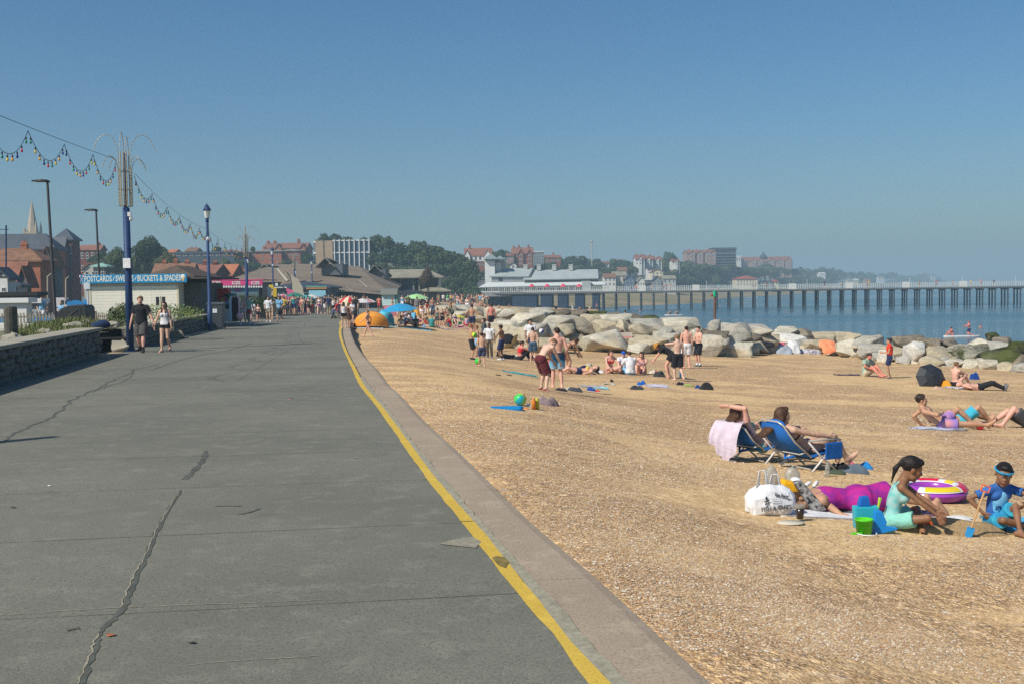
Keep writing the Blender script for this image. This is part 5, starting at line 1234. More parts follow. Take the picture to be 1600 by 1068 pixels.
for z in(.49,.96):t=MB();t.bx(30*m,W_+.1,.2,.44,H_*z,H_*z+.28);t.build('white_band',WFR,r_)
t=MB();t.bx(3*m,W_,.5,14,H_-1*m,H_-.4*m);t.build('roof',mat('grey_flat_roof',(.22,.2,.18)),r_)
def roofpoly(root,name,tris,m_,d0):
 mb=MB()
 for poly in tris:mb.add([tuple(at(x,y,d)-root.location) for x,y,d in poly],[tuple(range(len(poly)))])
 return mb.build(name,m_,root,fixn=False)
r_=empty('leisure_centre',at(480,470,170),'sprawling leisure centre with big sloping brown tiled roofs','leisure centre')
BRF=mat('brown_pantile_roof',(.25,.195,.135))
roofpoly(r_,'roof',[[(346,441,150),(452,441,150),(470,418,190),(422,415,190)],[(422,415,190),(470,418,190),(520,416,240),(440,413,240)]],BRF,0)
roofpoly(r_,'roof',[[(440,446,140),(612,462,140),(560,416,200),(455,412,200)],[(612,462,140),(628,445,200),(560,416,200)],[(440,446,140),(455,412,200),(430,440,200)]],BRF,0)
for pp in([(432,420,150),(434,419.5,150),(450,438,149),(447,439.5,149)],[(560,438,139.9),(561,437,139.9),(575,449,139.8),(573,450,139.8)],[(520,450,138),(521,449,138),(529,456,138),(527,457,138)],[(540,448,138),(541,447,138),(552,455,138),(550,456,138)]):
 q=[at(x,y,d-1.2)-r_.location for x,y,d in pp];mb=MB();mb.add([tuple(v) for v in q]+[tuple(v+V((0,.3,-.1))) for v in q],[(0,1,2,3),(7,6,5,4),(0,4,5,1),(1,5,6,2),(2,6,7,3),(3,7,4,0)]);mb.build('roof_ridge_trim',mat('pale_trim',(.4,.37,.3),.8),r_)
def boxpx(root,name,x0,x1,y0,y1,d,D,m_):
 a,b=at(x0,y1,d)-root.location,at(x1,y0,d)-root.location;t=MB();t.bx(a.x,b.x,a.y,a.y+D,a.z,b.z);return t.build(name,m_,root)
boxpx(r_,'wall',352,450,440.5,470,152,30,GREYD);boxpx(r_,'wall',455,612,455,486,143,50,GREYD)
a=at(495,420,165)-r_.location
for(x0,x1,y0,yr,y1,d) in[(497,537,412.5,404,420,165),(408,428,417,413.5,419,185),(578,604,421,415,426,190)]:
 a,b=at(x0,y1,d)-r_.location,at(x1,y0,d)-r_.location;t=MB();t.bx(a.x+.5,b.x-.2,a.y,a.y+6,a.z-1,b.z);t.build('clerestory',GREYD,r_)
 t=MB();h=(y0-yr)*d/F;gable_roof(t,a.x+.3,a.x+(b.x-a.x)*.55,a.y-.5,a.y+6,b.z,h,axis='y',ov=.6,t=.12);t.build('clerestory_roof',mat('pavilion_roof_tile',(.26,.24,.18)),r_)
 t=MB();t.add([(a.x+(b.x-a.x)*.28,a.y,b.z+h),(b.x+.3,a.y-.3,b.z+.1),(b.x+.3,a.y+6,b.z+.1),(a.x+(b.x-a.x)*.28,a.y+6,b.z+h)],[(0,1,2,3)]);t.build('clerestory_roof',BRF,r_)
r_=empty('pavilion',at(630,470,200),'broad hipped roof pavilion with dark glazed walls beside the trees','pavilion');d=200;m=d/F
a,b=at(578,434,d)-r_.location,at(692,434,d)-r_.location
t=hip_roof(MB(),a.x+.5,b.x-.5,a.y,a.y+12,a.z,(434-421)*m,ov=.5,inset=3.2);t.build('roof',mat('pavilion_roof_tile',(.26,.24,.18)),r_)
boxpx(r_,'glazed_wall',584,650,433,455,d+.8,9,mat('deep_blue_glass',(.015,.025,.06),.25,.5));boxpx(r_,'glazed_wall',652,684,434,458,d+2.5,9,mat('deep_blue_glass',(.015,.025,.06)))
for x in(598,608,626,646,655,685):boxpx(r_,'column',x-.9,x+.9,433.5,463,d+.4,.4,mat('pavilion_roof_tile',(.26,.24,.18)))
t=MB();a,b=at(655,452,d)-r_.location,at(703,452,d)-r_.location;hip_roof(t,a.x,b.x,a.y-1,a.y+6,a.z-.3,.9,ov=.3);t.build('lower_roof',mat('pavilion_roof_tile',(.26,.24,.18)),r_)
boxpx(r_,'base_wall',560,705,457,472,d+1,8,GREYD)
r_=H('seafront shop with grey blue slate roof and green shutters',420,512,440,449.5,476,132,D=9,wall=GREYD,roof=SLATE,kind='hip',win=(7,1),wfrac=.7,hfrac=.4,cat='shop')
m=132/F
for x0,x1,y0,y1,c,nm in[(480,512,447.8,450,(.12,.32,.27),'green_fascia'),(480,512,450.5,453,(.42,.2,.07),'orange_fascia'),(484,510,455,465,(.25,.5,.6),'blue_poster'),(425,450,449,450.5,(.6,.6,.58),'white_sign_strip'),(432,436,443,447,(.65,.65,.62),'white_sign')]:
 t=MB();t.bx((x0-420)*m,(x1-420)*m,-.45,-.38,(476-y1)*m,(476-y0)*m);t.build(nm,paint(c,.6),r_)
for x0,x1 in((458,480),(490,506)):t=MB();t.tube([((x0-420)*m,-.7,(476-441)*m),(((x0+x1)/2-420)*m,-.7,(476-442)*m),((x1-420)*m,-.7,(476-440)*m)],.07,5);t.build('roof_cable',BLK,r_)
PINK=mat('kiosk_pink',(.62,.05,.2),.5,.4);d=95;m=d/F
r_=empty('pink_kiosk',at(372,487,d),'pink ice cream kiosk with white scalloped awning edge and lit blue windows','kiosk');r_['label']='pink ice cream kiosk with white scalloped awning edge and blue picture windows'
def K(nm,x0,x1,y0,y1,mm,dy=0,D=.1):return boxpx(r_,nm,x0,x1,y0,y1,d+dy,D,mm)
K('wall',333,404,449,487,mat('kiosk_white',(.5,.55,.55),.6),0,5);K('fascia_board',331.5,410,438.5,446.5,PINK,-.7,.15);K('roof',331,411,436.5,438.6,PINK,-.6,6)
for i in range(20):K('awning_tooth',333+i*3.9,335.6+i*3.9,446.6,449.6,WFR if i%1==0 else PINK,-.68,.05)
K('awning_back',331.5,410,446.5,449.2,PINK,-.58,.05)
K('blue_picture_band',337,403,451,456,mat('kiosk_blue',(.06,.25,.42),.4),-.06,.05);K('beach_picture_band',337,403,456.5,461,mat('kiosk_pic',(.5,.68,.62),.5),-.06,.05);K('menu_panel',367,376,450.5,456.5,paint((.25,.08,.35),.5),-.1,.03);K('sand_picture_band',337,403,461.2,465,mat('kiosk_pic2',(.6,.55,.42),.5),-.06,.05)
K('dark_doorway',404,410,449,487,BLK,.1,2)
for i,px in enumerate((338,369,399)):
 tx=text_mesh(['ICES','ICES','ICES'][i],.38,WFR,r_,at(px,442.4,d-.72)-r_.location,depth=.01,bold=.01)
tx=text_mesh('FT',.3,WFR,r_,at(338,437.6,d-.72)-r_.location+V((0,0,.1)),depth=.01)
for i,(x0,x1,y0,y1,c) in enumerate([(412,418,449,455,(.6,.42,.03)),(418,424,450,459,(.6,.44,.05)),(420,427,445,452,(.62,.45,.05)),(427,432,450,464,(.6,.42,.03)),(412,427,455,462,(.55,.42,.2))]):
 a,b=at(x0,y1,103),at(x1,y0,103);t=MB();t.bx(a.x,b.x,103,103.15,a.z,b.z)
 if i==0:ys_=empty('yellow_stall',(0,0,0),'yellow cut out sign boards of a stall just right of the pink kiosk','stall')
 t.build('yellow_board',paint(c,.6),ys_)
t=MB();a,b=at(413,487,103.2),at(433,462,103.2);t.bx(a.x,b.x,103.2,105,a.z,b.z);t.build('counter',mat('stall_counter',(.3,.26,.2),.8),ys_)
shr=shrub(384,488,84,5.2,1.35,'clipped dense hedge between the pink kiosk and the promenade',mat('hedge_leaf',(.035,.055,.02),.8,.2,col2=(.06,.085,.03),vs=2),3600,9)
shrub(412,487,86,2.6,1.1,'end of the clipped hedge near the waste bins by the yellow stall',mat('hedge_leaf',(.035,.055,.02)),1700,10)
def goods(px,py,d,w,h,c,label,nm='goods_crate',cat='crate'):
 p=at(px,py,d);t=MB();t.bx(-w/2,w/2,-.3,.3,0,h);o=t.build(nm,paint(c,.6));bevel(o,.02,1);o.location=p;tag(o,label,cat);return o
goods(354,503,66,1.35,.78,(.62,.62,.6),'white box freezer of a beach stall next to the dark bin','chest_freezer','freezer')
for i,(x,c,l) in enumerate([(350.5,(.5,.03,.03),'red narrow ice lolly machine at the beach stall'),(360,(.03,.18,.2),'teal stacked buckets stand at the beach stall')]):
 goods(x,489,67,.75 if i==0 else.7,1.5-i*.3,c,l,'stand','stand')
rr=random.Random(4)
for i in range(9):
 p=at(348+i*3.6,rr.uniform(472,484),66.5);t=MB();t.lathe([(.08,0),(.12,.2),(.125,.21)],n=8);t.lathe([(.02,.21),(.1,.3),(.02,.36)],n=6);o=t.build('hanging_toy_set',paint([(.6,.4,.03),(.55,.06,.15),(.02,.25,.5),(.6,.58,.1),(.5,.2,.4),(.7,.5,.02),(.05,.4,.3),(.6,.3,.05),(.65,.6,.5)][i],.4));o.location=p
 tag(o,['yellow','crimson','blue','lemon','mauve','gold','green','orange','cream'][i]+' bucket set hanging at the beach stall beside the bin','bucket')
for i,(x,w,c,l) in enumerate([(364,.18,(.35,.5,.65),'pale blue bodyboard standing on end at the beach stall'),(368,.2,(.6,.55,.35),'cream bodyboard upright behind the pale blue one'),(371,.15,(.6,.4,.5),'pinkish bodyboard at the end of the upright row')]):
 p=at(x,502,65);t=MB();t.prism([(-w,0),(w,0),(w,1.3),(w*.5,1.5),(-w*.5,1.5),(-w,1.3)],-.03,.03,axis='y');o=t.build('bodyboard',paint(c,.4));o.location=p;tag(o,l,'bodyboard')
p=at(375,500,64.5);t=MB();t.ball((0,0,.22),(.22,.2,.22),10);o=t.build('inflatable_ball_bundle',paint((.55,.3,.35),.4),smooth=True);o.location=p;tag(o,'bundle of red and white inflatables on the ground at the stall end','inflatables')
p=at(411,497,88);t=MB();t.prism([(-.5,0),(.5,0),(.55,1.3),(-.55,1.3)],-.4,.4,axis='y');o=t.build('black_waste_bin',BLK);bevel(o,.03,1);o.location=p;tag(o,'black waste bin behind the small children at the hedge end','bin')
def feather(px,yb,yt,d,c,label,w=.7):
 b0=at(px,yb,d);h=(yb-yt)*d/F;r_=empty('feather_flag',b0,label,'flag');t=MB();t.tube([(0,0,0),(0,0,h*.7),(-.15,0,h*.88),(-.5,0,h)],.04,5);t.build('flag_pole',BLK,r_)
 t=MB();pts=[(0.03,h*.25),(w,h*.28),(w*.95,h*.6),(w*.55,h*.82),(-.1,h*.93),(.03,h*.6)];t.prism(pts,-.02,.02,axis='y');t.build('flag_cloth',cloth(c),r_)
feather(457,488,425,112,(.42,.37,.28),'tall pale feather flag with curved black tip by the third fountain column',1.2)
feather(449,478,448,110,(.6,.12,.25),'slanted bright pink feather flag in the crowd',.9)
def parasol(p,r,h,cols,label,tilt=(0,0,0),nsec=8,drop=.3,polem=WFR,val=.03):
 r_=empty('parasol',p,label,'parasol');r_.rotation_euler=tilt;t=MB();t.tube([(0,0,0),(0,0,h)],.025,6);t.build('pole',polem,r_)
 for k in range(nsec):
  t=MB();a0_,a1_=2*math.pi*k/nsec,2*math.pi*(k+1)/nsec;vs=[(0,0,h)]
  for f_,zz in((.5,drop*.32),(1,drop)):
   for a in(a0_,(a0_+a1_)/2,a1_):q=1 if a!=(a0_+a1_)/2 else.97;vs.append((r*f_*q*math.cos(a),r*f_*q*math.sin(a),h-zz+(0 if q==1 else-.0)))
  vs+=[(x,y,z-.012) for x,y,z in vs]
  t.add(vs,[(0,1,2),(0,2,3),(1,4,5,2),(2,5,6,3),(7,9,8),(7,10,9),(8,9,12,11),(9,10,13,12),(4,11,12,5),(5,12,13,6)]);t.build('canopy_panel',cloth(cols[k%len(cols)]),r_)
 return r_
RED_,CRM=(.55,.03,.035),(.62,.55,.38)
parasol(at(543,497,92),.82,1.95,[RED_,CRM],'red and cream striped parasol over the promenade crowd',(R(12),R(8),0),drop=.65)
parasol(at(567,492,105),.85,1.6,[(.6,.58,.56),(.58,.5,.5)],'whitish parasol just right of the red and cream one',(R(5),0,0),drop=.35)
parasol(at(575,490,112),.85,1.55,[(.5,.1,.12),(.6,.55,.52)],'smaller faded red parasol behind the white parasol',(R(5),0,0),drop=.35)
parasol(at(461,487,108),1.0,1.9,[(.02,.16,.12)],'dark green cafe parasol beside the feather flags',(0,0,0),drop=.4)
parasol(at(478,487,112),1.0,1.7,[(.05,.35,.33)],'teal cafe parasol next to the dark green one',(0,0,0),drop=.4)
parasol(at(487,487,118),.95,1.85,[(.6,.55,.48)],'cream cafe parasol above the teal one',(0,0,0),drop=.4)
parasol(at(442,487,118),1.2,1.9,[(.55,.1,.15),(.6,.55,.55)],'pink and white parasol beside the pink flag',(0,0,0),drop=.5)
parasol(at(651,484,120),1.35,1.75,[(.3,.55,.22),(.35,.6,.28)],'wide lime green parasol over black chairs in front of the pavilion',(R(4),R(3),0),drop=.45,nsec=8)
d=110;m=d/F;a=at(597,479,d);r_=empty('beach_hut',(a.x,d,a.z),'pale mint beach hut with grey curved roof on the far promenade','beach hut')
W_=20*m;t=MB();t.bx(0,W_,0,2.2,-1.2,18*m);t.build('wall',mat('mint_wall',(.47,.62,.60),.6,var=.06,vs=.7),r_)
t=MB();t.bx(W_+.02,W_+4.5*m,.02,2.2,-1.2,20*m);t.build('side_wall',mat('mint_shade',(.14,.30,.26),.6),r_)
t=MB();t.prism([(-.3,18*m),(2.5,18*m),(2.3,24*m),(1.0,28*m),(-.0,26.5*m),(-.25,20*m)],-.1,W_+4.6*m,axis='x');t.build('roof',mat('hut_roof',(.16,.17,.15),.7),r_)
t=MB();t.bx(.1,W_-.1,-.03,-.001,.1,.16);t.build('door_frame',WFR,r_)
# ================================================================== TREES
def leafm(name,c,c2):return mat(name,c,.85,.15,col2=c2,vs=.35)
LM=[leafm('foliage_deep',(.036,.066,.030),(.068,.10,.042)),leafm('foliage_mid',(.06,.095,.04),(.10,.13,.055)),leafm('foliage_olive',(.085,.10,.04),(.13,.145,.06)),leafm('foliage_copper',(.09,.06,.04),(.13,.09,.055))]
TRK=mat('bark',(.08,.065,.05),.95,.1)
def crown_mesh(seed,n=1500,ls=.085,lobes=16,flat=.8):
 rr=random.Random(seed);L=[]
 for _ in range(lobes):
  a=rr.uniform(0,6.28);b=math.acos(rr.uniform(-.5,1));r=rr.uniform(.35,.68);L.append((V((math.sin(b)*math.cos(a)*r,math.sin(b)*math.sin(a)*r,math.cos(b)*r*flat)),rr.uniform(.24,.42)))
 L.append((V((0,0,0)),.6));vs=[];fs=[]
 for i in range(n):
  c,R_=rr.choice(L);d=V((rr.gauss(0,1),rr.gauss(0,1),rr.gauss(0,1)+.25)).normalized();p=c+d*R_*rr.uniform(.8,1.05)
  q=(d+V((rr.gauss(0,.5),rr.gauss(0,.5),rr.gauss(0,.5)))).normalized();u=q.orthogonal().normalized();w=q.cross(u);a=rr.uniform(0,3);s_=ls*rr.uniform(.5,1.3)
  u2=(u*math.cos(a)+w*math.sin(a))*s_;w2=(w*math.cos(a)-u*math.sin(a))*s_*.7;k=len(vs);vs+=[p-u2-w2*.5,p+w2*-1.0,p+u2,p+w2];fs.append((k,k+1,k+2,k+3))
 me=bpy.data.meshes.new('crown');me.from_pydata([tuple(v) for v in vs],[],fs);me.materials.append(LM[0]);me.update();return me
CR_=[crown_mesh(s,1500 if s<4 else 1100,.085 if s<4 else.11) for s in range(6)]
BIGC=crown_mesh(11,9500,.05,34,.95)
TM=MB().tube([(0,0,0),(0,0,.55),(.03,.02,1)],[.06,.045,.02],7).mesh('trunk',TRK,True)
def zone(x):return['behind the pavilion','by the white tower','above the pier hall','past the pier hall','by the seafront houses','by the round ridge tree','below the pinkish mansion','below the dark tower','by the yellow cafe','under the brick hotel','right of the hotel','on the far coast slope','towards the headland','at the headland'][int(np.interp(x,[750,790,850,920,980,1040,1075,1110,1150,1190,1240,1300,1370,1420],range(14)))]
def tree(px,ytop,w_px,h_px,d,kind=0,label='',group=None,me=None,rz=None):
 m=d/F;h=h_px*m;w=w_px*m/2;t_=at(px,ytop,d);b=V((t_.x,t_.y,t_.z-h-1.5));r_=empty('tree',b,label,'tree',group,rz if rz is not None else random.uniform(0,6.28))
 c=link('crown',me or random.choice(CR_),r_,(0,0,1.5+h*.55));c.scale=(w*1.05,w*1.05,h*.52);c.material_slots[0].link='OBJECT';c.material_slots[0].material=LM[kind]
 t=link('trunk',TM,r_);t.scale=(h*.6,h*.6,1.5+h*.8);return r_
tree(233,371,62,62,210,0,'large domed dark green tree behind the kiosk and its blue sign',me=BIGC)
tree(262,396,42,36,205,2,'paler olive bushy tree at the foot of the domed tree',me=BIGC)
tree(182,388,44,46,190,1,'wide green tree between the street lamp and the first column',me=BIGC)
[tree(x,y,w,h,215+i*3,k,'leafy bush mass under the domed tree, '+l,me=BIGC) for i,(x,y,w,h,k,l) in enumerate([(216,402,56,38,1,'left part'),(246,404,60,36,0,'right part'),(168,402,46,36,1,'by the street lamp'),(194,408,60,34,2,'lower left part'),(276,408,40,30,1,'towards the cottages'),(150,398,30,30,0,'behind the copper cap')])];tree(205,396,30,40,200,2,'olive green rounded tree left of the domed tree')
tree(160,392,30,36,230,0,'dark green tree above the copper capped house')
tree(339,385,17,15,330,0,'lone round tree on the ridge beside the lantern post')
for x,y,w,h,k,l in[(318,425,34,30,0,'dark bushy tree over the cottages'),(375,402,26,26,1,'bright green tree in front of the brick flats'),(352,403,22,24,2,'olive tree just left of the brick flats'),(396,410,30,18,0,'dark low trees below the flats'),(480,394,26,26,0,'dark tree between flats and office block'),(448,406,30,12,1,'clipped trees below the red flats'),(395,385,10,12,0,'small dark tree beside the second fountain column top')]:tree(x,y,w,h,240 if x<360 else 300,k,l)
prof=[(505,364),(522,363),(545,366),(570,367),(588,366),(602,367),(618,374),(634,378),(650,375),(662,374),(676,381),(690,387),(702,390),(716,394),(728,402),(738,414)]
words_=['nearest the office block','second along behind the white fins','behind the middle of the office block','at the far end of the office block roof','tall, next to the office block end','dark, left of the pavilion ridge','rising over the pavilion roof start','over the pavilion roof','high, over the pavilion roof middle','with pale blossom behind the pavilion','right of the pavilion ridge','beside the copper leaved tree','over the far pavilion eave','lower, on the slope by the road','low, at the road bend','lowest, beside the sloping road']
for(x,y),wd in zip(prof,words_):tree(x,y,random.uniform(32,40),random.uniform(34,44),320 if x<585 else 305,random.choice((0,0,1)),'dark leafy wood tree '+wd)
for j,(y0,dd) in enumerate([(392,290),(412,280),(428,265),(440,255)]):
 for i in range(9):
  x=586+i*18.5+(j%2)*8+random.uniform(-4,4)
  if x>748-(3-j)*4:continue
  tree(x,y0+random.uniform(-5,5)+max(0,(x-700))*.2,34,34,dd,random.choice((0,0,0,1)),'wood tree, '+['highest','second','third','lowest'][j]+' row, '+['beside the office block','behind the pavilion roof','between pavilion and road'][min(2,i//3)],'trees of the wood behind the pavilion')
tree(668,419,26,44,195,3,'brownish copper leaved tree standing in front of the pavilion wall',me=BIGC)
tree(604,426,18,12,196,2,'little olive shrub tree over the pavilion corner')
def Dx(x):return float(np.interp(x,[740,800,900,1000,1100,1200,1300,1380,1475],[400,430,480,540,640,800,1150,1650,2500]))
prof2=[(772,391),(786,388),(840,402),(856,400),(872,399),(888,404),(901,397),(916,402),(930,404),(946,408),(960,404),(972,403),(984,405),(1046,393),(1058,404),(1074,404),(1088,400),(1100,408),(1114,412),(1128,414),(1144,414),(1160,418),(1176,416),(1196,411),(1210,414),(1224,420),(1240,418),(1254,417),(1270,418),(1284,415),(1298,418),(1312,421),(1328,424),(1344,424),(1360,425),(1376,427),(1392,425),(1408,429),(1424,429),(1440,426),(1452,427),(1463,431),(1472,436)]
for i,(x,y) in enumerate(prof2):
 d=Dx(x)*1.04;w=30 if x<1250 else 22;tree(x,y,w*random.uniform(.9,1.2),random.uniform(24,32) if x<1300 else 16,d,random.choice((0,0,1)),'hazy green skyline tree '+zone(x),'skyline trees on the far hill')
for i,x in enumerate(range(1068,1244,8)):tree(x+random.uniform(-3,3),411+random.uniform(0,5)+(4 if x>1150 else 0),20,18,Dx(x)*.93,i%3,'tree masking the foot of the hill blocks, '+zone(x),'trees before the hill blocks')
for j in range(3):
 for x in range(1040,1470,17):
  xx=x+random.uniform(-6,6)+j*5;top=float(np.interp(xx,[a for a,b in prof2],[b for a,b in prof2]));y=top+8+j*8+random.uniform(-2,2)
  if y>441-(xx>1300)*2:continue
  if 1140<xx<1212 and y>423:continue
  tree(xx,y,26,20,Dx(xx)*(1.0-.04*j),random.choice((0,1,1,2)),['olive','deep green','soft green'][j]+' hazy slope tree '+zone(xx),'slope trees on the far hill')
for x,y in[(862,408),(884,410),(905,412),(925,413),(944,416),(846,412),(1066,418),(1012,416),(985,414),(1050,426),(1062,436),(800,412),(812,416),(776,402),(752,424),(748,436),(741,428),(760,418),(958,414),(974,412),(1052,414),(1078,428),(1076,440),(1094,436),(1110,434),(1128,436)]:tree(x,y,28,22,Dx(x)*.97,random.choice((0,1,2)),'bushy low tree '+zone(x)+', among houses','trees among the houses behind the pier')
# ================================================================== FAR BUILDINGS
PINKM=mat('pink_brick_mansion',(.33,.22,.19),.85,.2,var=.15,vs=.5)
def FH(*a,**k):k.setdefault('bury',5);return house(*a,**k)
FH('big white half timbered villa with red tiled roof and brick stack above the sloping road',726,768,388,400,418,400,D=11,wall=REND,roof=TILER,win=(6,2),wk='cross',fgables=((730,9),(762,11)),chim=((.18,2.2),),fm=mat('timber_brown',(.16,.1,.08),.8))
FH('brick lower storey of the half timbered villa',728,766,408,409,420,397,D=2,wall=BRICK,roof=REND,kind='flat',win=(6,1))
FH('tall red brick mansion with white bands and stacks, second villa on the ridge',800,833,387,397,416,430,D=12,wall=BRICK,roof=TILER,win=(6,3),fgables=((814,8),(828,8)),chim=((.1,1.5),(.35,2),(.8,2)))
FH('lower red brick wing left of the tall mansion',792,803,396,400,416,428,D=10,wall=PINKM,roof=TILER,win=(2,3))
FH('white narrow gabled lodge below the red mansion',797,807,411,414,420,400,D=6,wall=REND,roof=SLATE,kind='front',win=(1,1))
FH('grey flat topped flats with white stair tower right of the mansion',833,850,393,394.5,412,450,D=10,wall=mat('grey_block',(.2,.23,.24),.7),roof=WFR,kind='flat',win=(4,4),wfrac=.6)
FH('red roofed house with central chimney behind the pier hall',852,876,399,403,412,470,D=9,wall=BRICK,roof=TILER,win=(3,1),chim=((.55,2.0),))
FH('red bungalow roof among trees behind the pier hall end',940,952,409,412,418,520,D=8,wall=REND,roof=TILER,win=(2,1))
for i,(x0,x1,yr,ye,yb,w,r,k,l) in enumerate([(944,962,428,434,448,REND,TILE,'gable','white seafront house with pale brown roof, first behind the pier rail'),(958,978,425,431,449,CREAM,TILEG,'gable','cream seafront house with wide grey roof and yellow canopy'),(976,992,431,437,449,mat('blue_shop',(.1,.14,.22),.7),SLATE,'front','dark blue gabled seafront shop'),(990,999,428,434,449,GREYD,SLATE,'front','dark slate gabled house beside the white house'),(996,1008,434,440,456,REND,TILEG,'front','bright white steep gabled house right behind the pier rail'),(1009,1021,436,438,452,mat('black_glazed',(.03,.04,.05),.3),WFR,'flat','dark glazed seafront block with white roof edge'),(1021,1034,432,438,452,mat('grey_block',(.2,.23,.24)),SLATE,'front','grey gabled seafront house left of the orange bay'),(1030,1037,433,436,451,BRICKO,TILEO,'front','narrow orange brick seafront house'),(1036,1056,431,436,452,mat('pale_block',(.4,.42,.42),.7),TILEG,'gable','pale seafront house at the end of the row with cream gable'),(1012,1022,417,421,428,REND,SLATE,'gable','white house with dark roof on the slope above the seafront'),(1018,1036,421,425,434,CREAM,TILE,'front','cream house on the slope above the orange bay'),(966,980,418,423,430,mat('grey_block',(.2,.23,.24)),TILE,'gable','brown roofed house halfway up the slope')]):
 FH(l,x0,x1,yr,ye,yb,440+(5 if i%2 else 0)+(40 if yb<440 else 0),D=8,wall=w,roof=r,kind=k,win=(3,2) if x1-x0>11 else(2,2),wfrac=.45)
for i,(x0,x1,yr,ye,yb,l) in enumerate([(993,1007,399,405,414,'red roofed white villa with twin gables on the ridge, leftmost of three'),(1006,1020,400,406,415,'red roofed white villa in the middle of the ridge row'),(1020,1034,402,407,416,'red roofed white villa beside the round ridge tree'),(1050,1062,406,409,414,'small red roofed house right of the round ridge tree'),(960,972,407,411,416,'half hidden red roofed house left of the ridge villas')]):FH(l,x0,x1,yr,ye,yb,530+i*4,D=9,wall=REND,roof=TILER,win=(3,2),fgables=(((x0+x1)/2,5),),chim=((.2,1.2),(.8,1.0)),wk='cross')
r_=FH('pinkish gabled mansion block left of the dark tower',1073,1119,391,396,410,640,D=14,wall=PINKM,roof=TILER,win=(10,2),fgables=((1082,8),(1094,9),(1106,9),(1114,8)),chim=((.15,1.5),(.4,1.5),(.8,1.5)))
d=660;m=d/F;a=at(1114,424,d);r_=empty('tower_block',(a.x,d,a.z),'dark grey flat roofed apartment tower with horizontal balcony bands on the hill','tower block')
t=MB();t.bx(0,36*m,0,16,-6,33*m);t.build('wall',mat('tower_dark',(.045,.055,.07),.5),r_);t=MB();t.bx(-.5,37*m,-.6,16.5,33*m,36.5*m);t.build('roof',mat('tower_roof',(.05,.06,.075),.6),r_)
for j in range(7):t=MB();t.bx(0,36.5*m,-1.0,-.0,j*4.4*m,j*4.4*m+.45);t.build('balcony',mat('balcony_band',(.16,.18,.2),.7),r_)
d=850;r_=FH('long red brick hotel with many gables and a dark domed turret on the hill',1156,1238,402,409,425,850,D=16,wall=PINKM,roof=TILER,win=(16,3),fgables=((1161,9),(1177,9),(1188,8),(1206,8),(1220,9),(1232,9)),chim=((.1,1.5),(.3,1.5),(.7,1.5),(.9,1.5)),cat='hotel')
m=850/F;t=MB();X=39*m;t.lathe([(2.2,14*m),(2.2,21*m),(2.9,21.5*m),(2.6,25*m),(1.2,27*m),(.3,31*m)],(X,5,0),8);t.build('turret',mat('tower_roof',(.05,.06,.075)),r_)
FH('small white hotel outbuilding on the ridge next to the tower',1150,1158,400,402,410,845,D=8,wall=REND,roof=WFR,kind='flat',win=(2,1))
r_=FH('yellow seafront cafe with low red hipped roof and terrace behind the pier',1151,1184,431,436,448,600,D=12,wall=CREAM,roof=mat('cafe_red',(.33,.07,.06),.8),kind='hip',win=(7,2),cat='cafe');
FH('small cream hut with red roof right of the seafront cafe',1206,1216,437,440,448,610,D=6,wall=CREAM,roof=mat('cafe_red',(.33,.07,.06)),kind='hip',win=(2,1))
FH('dark low terrace building between cafe and small hut',1184,1206,439,441,448,606,D=6,wall=mat('grey_block',(.2,.23,.24)),roof=SLATE,kind='flat',win=(5,1))
for x0,x1,yr,ye,yb,d,w,r,l in[(1281,1290,426,428,431,1050,REND,WFR,'tiny white house on the far slope'),(1325,1334,437,439,443,1200,CREAM,TILEG,'tiny cream shore building far along the coast'),(1335,1341,436,438,443,1210,mat('yellow_wall',(.6,.55,.3),.8),REND,'tiny yellow shore building next to the cream one'),(1352,1360,436,439,443,1300,PINKM,TILER,'tiny pink house far along the shore'),(1373,1382,432,434,437,1500,REND,TILEG,'tiny pale house near the headland'),(1442,1452,427,431,436,2300,PINKM,TILER,'hazy red house on the headland tip'),(1456,1462,429,431,437,2350,REND,SLATE,'last hazy white house at the headland end')]:FH(l,x0,x1,yr,ye,yb,d,D=10,wall=w,roof=r,win=(3,2))
mb=MB();q=[at(742,447,270),at(768,447,270),at(772,424,380),at(762,424,380)];mb.add([tuple(v) for v in q],[(0,1,2,3)]);tag(mb.build('road',mat('hill_road',(.14,.14,.14),.9)),kind='structure')
p=at(925,418,480);t=MB();t.tube([(0,0,-5),(0,0,14)],.22,5);t.ball((0,0,13.5),.6,6);o=t.build('radio_mast',STEEL);o.location=p+V((0,0,-2));tag(o,'thin radio mast with a pale ball top on the ridge','mast')
# ================================================================== PIER
PFT=V((34.5,255,0));pd=V((math.cos(R(7.7)),-math.sin(R(7.7)),0));pn=V((math.sin(R(7.7)),math.cos(R(7.7)),0));DZ=.72
def T_of(px):
 lo,hi=-80,160
 for _ in range(40):
  mid=(lo+hi)/2;p=PFT+pd*mid;s_=C3.transposed()@(p+V((0,0,DZ))-EYE);x=800-F*s_.x/s_.z
  if x<px:lo=mid
  else:hi=mid
 return mid
PM=Matrix.Translation((PFT.x,PFT.y,0))@Matrix.Rotation(-R(7.7),4,'Z')
pier=empty('pier',(0,0,0),'long timber pier on many dark piles crossing the sea behind the rocks','pier');pier.matrix_world=PM
PIL=mat('pile_dark',(.035,.05,.065),.7,.3,var=.3,vs=.8);PILB=mat('pile_weed',(.05,.055,.035),.9)
DKM=mat('deck_timber',(.05,.06,.065),.8)
te=118;t0=T_of(762)
t=MB();t.bx(t0,te,0,5.2,DZ-.45,DZ);t.build('deck',DKM,pier);t=MB();t.bx(t0,te,-.1,.0,DZ-.25,DZ-.02);t.build('deck_edge',mat('deck_edge',(.16,.17,.17),.8),pier)
